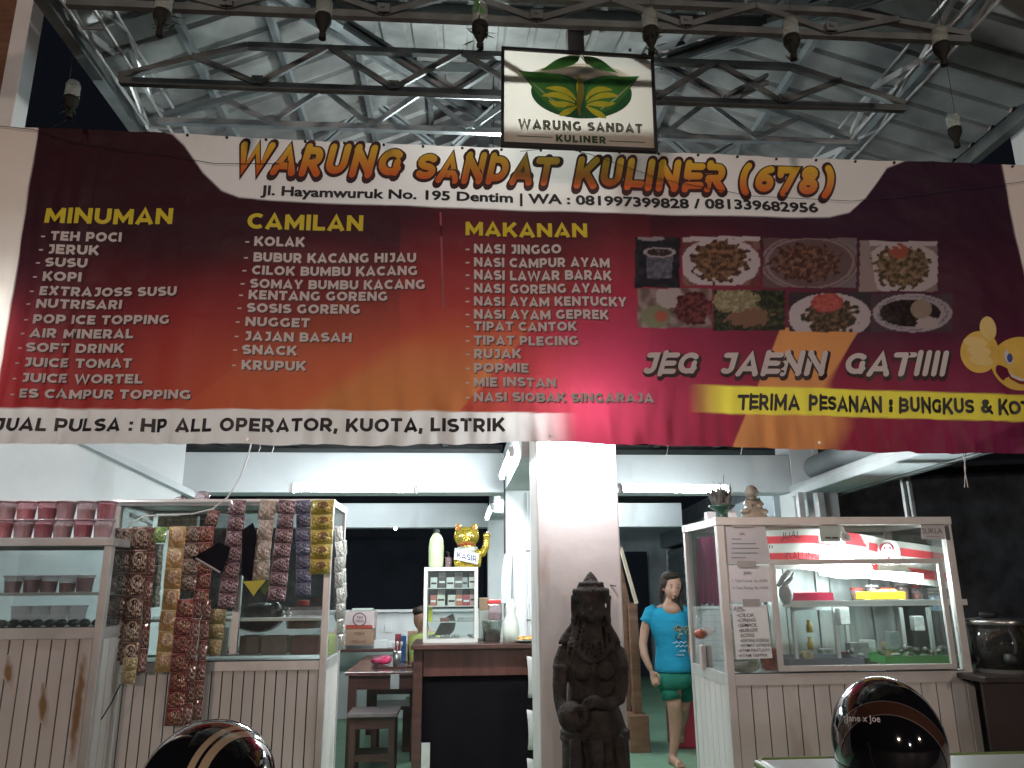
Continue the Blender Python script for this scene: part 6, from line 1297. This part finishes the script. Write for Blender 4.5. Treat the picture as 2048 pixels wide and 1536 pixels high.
build('figure', b, m_gold, cat, remesh=.006, smooth=True)
m_crd = M('cat_red', (.35, .05, .03), .5, var=0)
for x0, xt in ((919, 916.5), (948, 949.5)): build('inner_ear', MB().face([K(x0-5, 1063, -.022), K(x0+5, 1063, -.022), K(xt+1.5, 1050, -.018), K(xt-1.5, 1050, -.018)]), m_crd, cat)
build('collar', MB().tube([K(933, 1090)+Vector((.07*math.cos(a), .06*math.sin(a), -.004*math.sin(a))) for a in [i*math.pi/10 for i in range(21)]], .009, 8), m_crd, cat)
build('bib', MB().loft([(K(934, 1106), .1, .083), (K(935, 1094), .082, .07)], 20), M('silver_bib', (.5, .52, .45), .3, .5, var=.3, sc=20), cat, smooth=True)
for x in (922, 944): build('eye', MB().ell(K(x, 1072, -.083), (.018, .005, .011), 10, 6), M('cat_eye_white', (.7, .6, .35), .4, var=0), cat); build('pupil', MB().ell(K(x, 1072, -.088), (.006, .004, .009), 8, 6), m_dk, cat)
build('nose', MB().ell(K(933, 1078, -.098), (.008, .006, .005), 8, 6), m_crd, cat)
build('mouth', MB().tube([K(924, 1083, -.09), K(929, 1086, -.098), K(933, 1083, -.1), K(937, 1086, -.098), K(942, 1083, -.09)], .003, 6), m_crd, cat)
for sg_ in (-1, 1):
    for k in range(3): build('whisker', MB().tube([K(933+sg_*8, 1079+k*2, -.092), K(933+sg_*21, 1077+k*4, -.07)], .0015, 5), m_dk, cat)
kp = [K(910, 1096, -.1), K(958, 1107, -.1), K(955, 1129, -.1), K(908, 1119, -.1)]
pt = build('name_plate', MB().prism(kp, (0, .006, 0)), M('plate_white', (.75, .75, .76), .4, var=0), cat); KQ = lambda px, py: K(px, py, -.1015)
block(pt, 'KASIR', 914, 1115, 953, 1124, 12, KQ, M('plate_navy', (.03, .04, .10), .5, var=0), .2)
for i in range(4): a_, c2 = kp[i], kp[(i+1) % 4]; build('plate_border', MB().beam(a_+Vector((0, -.002, 0))+(kp[(i+2) % 4]-a_)*.05, c2+Vector((0, -.002, 0))+(kp[(i+3) % 4]-c2)*.05, .003, .003), MATS['plate_navy'], pt)
# right part of the counter
def on_counter(px, Y=6.6): return Vector((U(px, 1283, Y).x, Y, zc_))
one('cardboard_box', MB().box((on_counter(958, 6.9).x, 6.8, U(960, 1220, 6.85).z), (on_counter(979, 6.9).x, 6.95, U(960, 1196, 6.85).z)), M('cardboard', (.36, .27, .17), .8, var=.12), 'small cardboard box stacked between the case and the red lidded jar', 'box', bevel=.004)
one('white_container', MB().box((on_counter(958, 6.9).x, 6.8, zc_), (on_counter(981, 6.9).x, 6.95, U(960, 1220.5, 6.85).z)), M('pale_plastic', (.5, .56, .52), .4, var=.1), 'pale plastic container carrying the small cardboard box', 'container', bevel=.006)
q0 = on_counter(984); hh = U(984, 1240, 6.6).z-zc_; bk = thing('milky_bucket', 'milky plastic bucket of dark crackers under the red lidded jar', 'bucket', q0)
build('wall', MB().lathe(q0, [(.065, 0), (.083, hh-.01), (.088, hh-.01), (.088, hh)], 22), glass('milky_plastic', (.75, .82, .78), .2, 1, .35, (.5, .58, .53)), bk, smooth=True); build('crackers', MB().lathe(q0+Vector((0, 0, .003)), [(.06, 0), (.072, hh*.45), (.03, hh*.55)], 14), M('grey_crackers', (.08, .08, .08), .7, var=.5, sc=40, bump=.8), bk)
q1 = on_counter(990)+Vector((0, 0, hh+.001)); h2 = .13; jr = thing('red_lid_jar', 'clear jar of dark sweets with a flat red lid on top of the milky bucket', 'jar', q1)
build('wall', MB().box(q1+Vector((-.055, -.05, 0)), q1+Vector((.055, .05, h2))), glass('cup_clear'), jr, bevel=.012); build('sweets', MB().box(q1+Vector((-.05, -.045, .003)), q1+Vector((.05, .045, .06))), MATS['grey_crackers'], jr, bevel=.01); build('lid', MB().box(q1+Vector((-.062, -.056, h2)), q1+Vector((.062, .056, h2+.03))), M('red_lid', (.6, .04, .04), .35, var=0), jr, bevel=.006)
q2_ = on_counter(1022, 6.41); b = MB().lathe(q2_, [(.062, 0), (.068, .09), (.06, .17), (.035, .22), (.045, .27), (.03, .33)], 18); one('filled_plastic_bag', b, M('milky_bag', (.58, .62, .56), .35, var=.15, sc=8, bump=.6, bsc=14), 'tall milky knotted plastic bag standing on the counter', 'bag', smooth=True)
pl_ = thing('snack_plate', 'blue rimmed plate of orange snacks at the right end of the counter', 'plate', on_counter(1050, 6.4))
build('plate', MB().lathe(pl_.location, [(.04, 0), (.085, .018), (.09, .022), (.08, .02), (.04, .006)], 22), M('pale_blue_plate', (.35, .48, .55), .3, var=.05), pl_, smooth=True)
b = MB(); rr = random.Random(9)
for k in range(14): b.ell(pl_.location+Vector((rr.uniform(-.055, .055), rr.uniform(-.05, .05), rr.uniform(.02, .05))), (.02, .018, .012), 8, 6)
build('snack', b, M('orange_snack', (.6, .33, .1), .6, var=.5, sc=25), pl_)['kind'] = 'stuff'
hb = thing('hanging_roll', 'pale plastic roll hanging from a hook beside the column', 'roll', U(1015, 1205, 6.4)); b = MB().prism([U(x, y, 6.4) for x, y in ((1009, 1108), (1025, 1107), (1026, 1150), (1024, 1207), (1002, 1207), (1002, 1165), (1004, 1138))], (0, .03, 0)); build('roll', b, M('translucent_sheet', (.5, .57, .6), .25, var=.12, sc=9, bump=.4), hb, bevel=.006)
build('hook', MB().tube([U(1016, 1062, 6.42), U(1016, 1108, 6.42)], .002, 5), m_alu, hb); build('edge', MB().beam(U(1025, 1112, 6.39), U(1023, 1208, 6.39), .004, .01), m_black, hb)
wk = thing('wire_rack', 'bent wire rack sticking out from the pillar side above the counter', 'rack', U(1066, 1225, 5.9)); build('wire', MB().tube([U(x, y, 5.9) for x, y in ((1053, 1205), (1057, 1199), (1064, 1196), (1069, 1200), (1069, 1222), (1078, 1230), (1060, 1231), (1058, 1208))], .003, 6).tube([U(1060, 1231, 5.9), U(1066, 1262, 5.9), U(1070, 1290, 5.9)], .0025, 6).tube([U(1074, 1231, 5.9), U(1075, 1262, 5.9), U(1074, 1290, 5.9)], .0025, 6), m_alu, wk)
for k, (y0, y1) in enumerate(((1312, 1396), (1419, 1500), (1516, 1600))):
    b = MB(); n = 8; v = []
    for i in range(n+1):
        y = lerp(y0, y1, i/n); v += [U(1054+4*math.sin(i/n*2.4), y, 6.25-.03*math.sin(i/n*3)), U(1080, y+(5 if i == 0 else 0), 6.3)]
    b.add(v, [(2*i, 2*i+1, 2*i+3, 2*i+2) for i in range(n)]); o = one('paper_bundle', b, M('grey_white_sheet', (.42, .42, .41), .6, var=.08, sc=6), ['uppermost', 'middle', 'lowest'][k]+' pale curled sheet hanging on the counter end by the pillar', 'sheet', smooth=True); o.modifiers.new('thick', 'SOLIDIFY').thickness = .006
# dining table, stool, things on it
tx0 = U(690, 1330, 7.1).x; tb = thing('dining_table', 'dark brown dining table left of the counter', 'table', (-.9, 7.9, 0))
build('top', MB().box((tx0, 7.1, .735), (-.25, 8.75, .765)), M('table_top_wood', (.10, .05, .045), .25, var=.3, sc=4, stretch=(6, 1, 1), coat=.4), tb, bevel=.004)
build('apron', MB().box((tx0+.03, 7.14, .62), (-.28, 7.165, .734)), m_wood, tb); build('apron', MB().box((tx0+.03, 7.17, .62), (tx0+.055, 8.7, .734)), m_wood, tb)
for x in (tx0+.03, -.35):
    for y in (7.13, 8.62): build('leg', MB().box((x, y+.001, 0), (x+.07, y+.07, .733)), m_wood, tb)
sx = U(748, 1395, 6.75).x; so = thing('wooden_stool', 'dark square wooden stool in front of the dining table', 'stool', (sx, 6.85, 0)); zs_ = .50
build('seat', MB().box((sx-.2, 6.66, zs_-.03), (sx+.2, 7.02, zs_)), M('stool_top', (.16, .13, .13), .3, var=.2, coat=.4), so, bevel=.004)
for x in (-.18, .13):
    for y in (6.68, 6.95): build('leg', MB().box((sx+x, y, 0), (sx+x+.05, y+.05, zs_-.031)), m_wood, so)
build('stretcher', MB().box((sx-.13, 6.69, .14), (sx+.13, 6.71, .19)).box((sx-.13, 6.96, .14), (sx+.13, 6.98, .19)), m_wood, so); build('skirt', MB().box((sx-.13, 6.685, .38), (sx+.13, 6.70, zs_-.031)), m_wood, so)
def chair(x, y, label):
    c = thing('wooden_chair', label, 'chair', (x, y, 0)); build('seat', MB().box((x-.2, y-.2, .42), (x+.2, y+.2, .45)), m_wood, c)
    for a in (-.19, .15):
        for d in (-.19, .15): build('leg', MB().box((x+a, y+d, 0), (x+a+.04, y+d+.04, .419)), m_wood, c)
    for z in (.55, .64, .73): build('back_slat', MB().box((x-.149, y-.19, z), (x+.149, y-.17, z+.05)), m_wood, c)
    for a in (-.19, .15): build('back_post', MB().box((x+a, y-.19, .451), (x+a+.04, y-.155, .82)), m_wood, c)
chair(U(790, 1400, 7.5).x, 7.55, 'dark wooden chair pushed under the dining table')
one('white_cloth', MB().pbox(781, 1349, 798, 1378, 7.0, .01), M('pale_rag', (.35, .38, .37), .8, var=.1), 'pale rag hanging below the dining table edge', 'cloth')
b = MB().ell(U(763, 1300, 7.7), (.1, .08, .035), 16, 10).ell(U(770, 1296, 7.7), (.07, .06, .035), 14, 8); o = one('pink_bag', b, M('pink_snack_bag', (.55, .04, .13), .25, var=.6, sc=9, bump=.8, bsc=18), 'shiny pink and white snack bag lying on the dining table', 'bag', smooth=True, remesh=.01); o.location.z = .766
x = U(794, 1315, 7.45); cc = thing('cutlery_holder', 'steel cutlery jar with spoons on the dining table', 'jar', Vector((x.x, 7.45, .766)))
build('jar', MB().lathe(cc.location, [(.035, 0), (.04, .14), (.036, .14), (.032, .01)], 18), M('steel_jar', (.4, .42, .42), .3, .8, var=.1), cc, smooth=True)
for k in range(4): a_ = k*1.6; build('spoon', MB().tube([cc.location+Vector((.01*math.cos(a_), .01*math.sin(a_), .02)), cc.location+Vector((.035*math.cos(a_), .03*math.sin(a_), .19))], .004, 6).ell(cc.location+Vector((.037*math.cos(a_), .032*math.sin(a_), .205)), (.012, .006, .02), 8, 6), m_alu_l, cc)
for k, (x0, y0, x1, y1, c, l) in enumerate(((790, 1268, 802, 1284, (.3, .05, .07), 'small dark red packet'), (802, 1272, 812, 1295, (.03, .12, .35), 'blue packet'), (815, 1262, 834, 1282, (.55, .35, .28), 'pink packet with a printed face'), (835, 1256, 844, 1284, (.45, .5, .15), 'lime green carton'), (812, 1286, 826, 1302, (.5, .42, .3), 'small open tub'))):
    b = MB().box((U(x0, 1280, 8.0).x, 8.0, .766), (U(x1, 1280, 8.0).x, 8.06, max(.8, U(x0, y0, 8.0).z))); one('packet', b, M('tp%d' % k, c, .35, var=.35, sc=20), l+' on the dining table beside the small showcase', 'packet', bevel=.005)
one('long_table', MB().box((-3.0, 8.95, .78), (-.2, 9.5, .81)), m_wood, 'long dark ledge table against the rear wall', 'table')
for k, (x0, y0, x1, y1, c, l) in enumerate(((688, 1258, 746, 1290, (.34, .22, .15), 'brown cardboard carton with faint print under the pink and white one'), (686, 1223, 748, 1257.5, (.6, .5, .5), 'pink and white carton with a round emblem'))):
    Yb = 9.1; t = thing('carton', l, 'carton', U((x0+x1)/2, y1, Yb)); build('box', MB().pbox(x0, y0, x1, y1, Yb, .3), M('carton_%d' % k, c, .75, var=.1), t, bevel=.004); f9 = lambda px, py: U(px, py, Yb-.004)
    if k: 
        build('round_emblem', MB().face([f9(*q) for q in disc(719, 1239, 14, 14, 24)]), M('emblem_plum', (.2, .07, .1), .7, var=0), t); build('emblem_inner', MB().face([U(*q, Yb-.006) for q in disc(719, 1239, 11.5, 11.5, 24)]), M('carton_1', c), t)
        letter(t, 'TEH', 713, 1237, 726, 1237, 5, lambda px, py: U(px, py, Yb-.008), MATS['emblem_plum'], .02); letter(t, 'GELAS', 711, 1244, 727, 1244, 4.5, lambda px, py: U(px, py, Yb-.008), MATS['emblem_plum'], .02)
        for y in (1250,): build('red_band', MB().face([f9(690, y), f9(745, y), f9(745, 1257), f9(690, 1257)]), m_crd, t)
    else: letter(t, 'TEH', 708, 1270, 728, 1270, 6, f9, m_wood_b, .01); letter(t, 'GELAS', 703, 1285, 732, 1285, 5, f9, m_wood_b, .01)
one('bottle_row', MB().box((U(704, 1218, 9.2).x, 9.15, U(704, 1223, 9.12).z+.002), (U(746, 1218, 9.2).x, 9.3, U(704, 1217, 9.15).z)), M('pale_plastic'), 'row of pale lids lying on the pink and white carton', 'lids', bevel=.008)
for k, (x0, x1) in enumerate(((748, 775), (768, 800))): one('white_pack', MB().box((U(x0, 1280, 9.0+k*.05).x, 9.0+k*.1, .812), (U(x1, 1280, 9.0).x, 9.08+k*.1, .9-.02*k)), M('paper_white'), ['longer', 'shorter'][k]+' white pack lying on the rear ledge table', 'pack', bevel=.004)
# ---- stair right of the pillar
sr = thing('wooden_stair', 'steep brown wooden stair with a pale rail right of the pillar', 'stair', (U(1278, 1480, 7.6).x, 7.7, 0)); YSR = 7.6
build('newel_post', MB().pbox(1263, 1206, 1280, 1428, YSR, .07), m_wood_b, sr, bevel=.003); build('stringer', MB().hexa([U(1243, 1380, YSR+.1), U(1262, 1430, YSR+.1), U(1262, 1430, YSR+.16), U(1243, 1380, YSR+.16), U(1236, 1095, YSR+.1), U(1262, 1215, YSR+.1), U(1262, 1215, YSR+.16), U(1236, 1095, YSR+.16)]), m_wood_b, sr)
build('rail_edge', MB().beam(U(1241, 1095, YSR-.02), U(1273, 1207, YSR-.02), .028, .05, up=(0, 1, 0)), M('pale_rail_wood', (.62, .52, .4), .5, var=.08), sr)
base = MB(); q = U(1258, 1455, YSR-.1); r_ = U(1298, 1455, YSR-.1); build('bottom_step', base.box((q.x, YSR-.12, 0), (r_.x, YSR+.35, U(1278, 1431, YSR-.1).z)), m_wood_b, sr, bevel=.004)
for k in range(3): a_ = U(1248, 1425-k*42, YSR+.17); build('tread', MB().box((a_.x-.1, a_.y, a_.z), (a_.x+.14, a_.y+.25, a_.z+.03)), m_wood_b, sr)

# ================================================================ FOREGROUND: HELMETS, TABLE
m_hel = M('black_gloss_paint', (.006, .006, .008), .08, var=0, coat=1.0); m_strp = M('helmet_cream', (.42, .33, .22), .15, var=.05, coat=1.0); m_visor = M('smoked_visor', (.02, .012, .01), .05, var=0, coat=1.0); m_brn = M('brown_helmet_band', (.06, .028, .018), .12, var=.1, coat=1)
def patch(c, r, t0, t1, a0, a1, rot, n=24, m_=16, k=1.0):
    b = MB()
    for i in range(m_+1):
        a = lerp(a0, a1, i/m_)
        for j in range(n+1):
            t = lerp(t0, t1, j/n); p = rot @ Vector((math.sin(a)*math.cos(t), math.sin(a)*math.sin(t), math.cos(a))); b.v.append(c+Vector((p.x*r[0]*k, p.y*r[1]*k, p.z*r[2]*k)))
    for i in range(m_):
        for j in range(n): q = i*(n+1)+j; b.f.append((q, q+1, q+n+2, q+n+1))
    return b
I3 = Matrix.Identity(3)
Yh = 1.5; kh = (U(515, 1500, Yh)-U(415, 1500, Yh)).length/100; c1 = U(416, 1568, Yh); r1 = (129*kh, 150*kh, 120*kh)
h1 = thing('helmet', 'glossy black round helmet with two cream stripes, at the lower left', 'helmet', c1-Vector((0, 0, r1[2])))
build('shell', patch(c1, r1, 0, 2*math.pi, .001, 2.05, I3, 64, 40), m_hel, h1, smooth=True)
rt_ = Matrix.Rotation(R(40), 3, 'Z') @ Matrix.Rotation(R(32), 3, 'Y')
for t0, t1 in ((-.155, -.06), (-.02, .09)): build('stripe', patch(c1, r1, 0, 1, 0, 1, I3, 1, 1), m_strp, h1) if 0 else None
def band(c, r, n, d0, d1, t0, t1, k, seg=48, fr=Vector((0, 0, 1))):
    n = Vector(n).normalized(); a = n.cross(fr).normalized(); bb = n.cross(a); b = MB()
    for i in range(5):
        d = lerp(d0, d1, i/4); s_ = math.sqrt(1-d*d)
        for j in range(seg+1): t = lerp(t0, t1, j/seg); p = n*d+(a*math.cos(t)+bb*math.sin(t))*s_; b.v.append(c+Vector((p.x*r[0]*k, p.y*r[1]*k, p.z*r[2]*k)))
    for i in range(4):
        for j in range(seg): q = i*(seg+1)+j; b.f.append((q, q+1, q+seg+2, q+seg+1))
    return b
nb_ = Vector((.84, -.52, .12))
for d0, d1 in ((.50, .585), (.625, .72)): build('stripe', band(c1, r1, nb_, d0, d1, 0, 2*math.pi, 1.006, 80), m_strp, h1, smooth=True)
build('rim', band(c1, r1, (0, 0, 1), -.43, -.37, 0, 2*math.pi, 1.012, 64, Vector((1, 0, 0))), m_black, h1, smooth=True)
build('visor_hub', MB().ell(c1+Vector((0, -r1[1]*.98, -.02)), (.055, .02, .05), 20, 10), m_visor, h1, smooth=True)
one('helmet_stand', MB().lathe((c1.x, c1.y, 0), [(.2, 0), (.2, .03), (.04, .05), (.04, c1.z-r1[2]*.45-.03), (.11, c1.z-r1[2]*.45)], 24), m_steel_d, 'plain grey stand carrying the striped helmet', 'stand')
Yr = 1.72; kr = (U(1875, 1480, Yr)-U(1775, 1480, Yr)).length/100; c2 = U(1776, 1487, Yr); r2 = (98*kr, 118*kr, 121*kr)
h2_ = thing('helmet', 'glossy black helmet with a brown band and Jane x Joe lettering, lower right', 'helmet', c2-Vector((0, 0, r2[2]*.8)))
sh2 = build('shell', patch(c2, r2, 0, 2*math.pi, .001, 2.45, I3, 64, 40), m_hel, h2_, smooth=True)
build('lower_shell', MB().loft([(c2+Vector((0, 0, -r2[2]*.3)), r2[0]*.97, r2[1]*.95), (c2+Vector((0, 0, -r2[2]*.7)), r2[0]*.93, r2[1]*.88), (c2+Vector((0, 0, -r2[2]*1.02)), r2[0]*.86, r2[1]*.78)], 40, cap=False), m_hel, h2_, smooth=True)
n2 = Vector((-.42, -.78, -.46)); build('brown_band', band(c2, r2, n2, .30, .50, math.pi*.93, math.pi*1.92, 1.006, 60), m_brn, h2_, smooth=True)
m_ln = M('thin_silver_line', (.35, .3, .28), .25, .6, var=0)
for d in (.30, .50): build('trim_line', band(c2, r2, n2, d-.006, d+.006, math.pi*.9, math.pi*1.95, 1.012, 60), m_ln, h2_, smooth=True)
def on_h2(k):
    def f(px, py):
        d = ray(px, py); o = EYE-c2; A = sum((d[i]/r2[i])**2 for i in range(3)); B = 2*sum(d[i]*o[i]/r2[i]**2 for i in range(3)); C_ = sum((o[i]/r2[i])**2 for i in range(3))-k*k
        D = max(0, B*B-4*A*C_); return EYE+d*((-B-math.sqrt(D))/(2*A))
    return f
letter(sh2, 'Jane x Joe', 1692, 1442, 1761, 1444, 14, on_h2(1.01), M('helmet_lettering', (.75, .75, .75), .4, var=0), .012, .0)
zt = U(1600, 1517, 2.15).z
ft = thing('street_table', 'table with a white top and a green edge under the helmet at the lower right', 'table', (2.1, 1.9, 0))
xa = U(1530, 1520, 2.1).x; build('top', MB().box((xa, 1.45, zt-.02), (2.8, 2.15, zt)), M('white_table_top', (.55, .58, .56), .4, var=.06), ft, bevel=.008); build('green_edge', MB().box((xa-.012, 1.43, zt-.035), (2.812, 2.165, zt-.0215)), M('green_trim', (.25, .36, .12), .4, var=.1), ft, bevel=.004)
build('green_rim', MB().tube([Vector((2.8, 2.17, zt-.008)), Vector((xa+.02, 2.17, zt-.008)), Vector((xa-.008, 2.14, zt-.008)), Vector((xa-.008, 1.45, zt-.008))], .009, 8), MATS['green_trim'], ft, smooth=True)
for x in (xa+.06, 2.7):
    for y in (1.5, 2.06): build('leg', MB().tube([(x, y, 0), (x, y, zt-.036)], .015, 10), m_alu, ft)
dz = zt-(c2.z-r2[2]*1.02)
SC.frame_set(1)
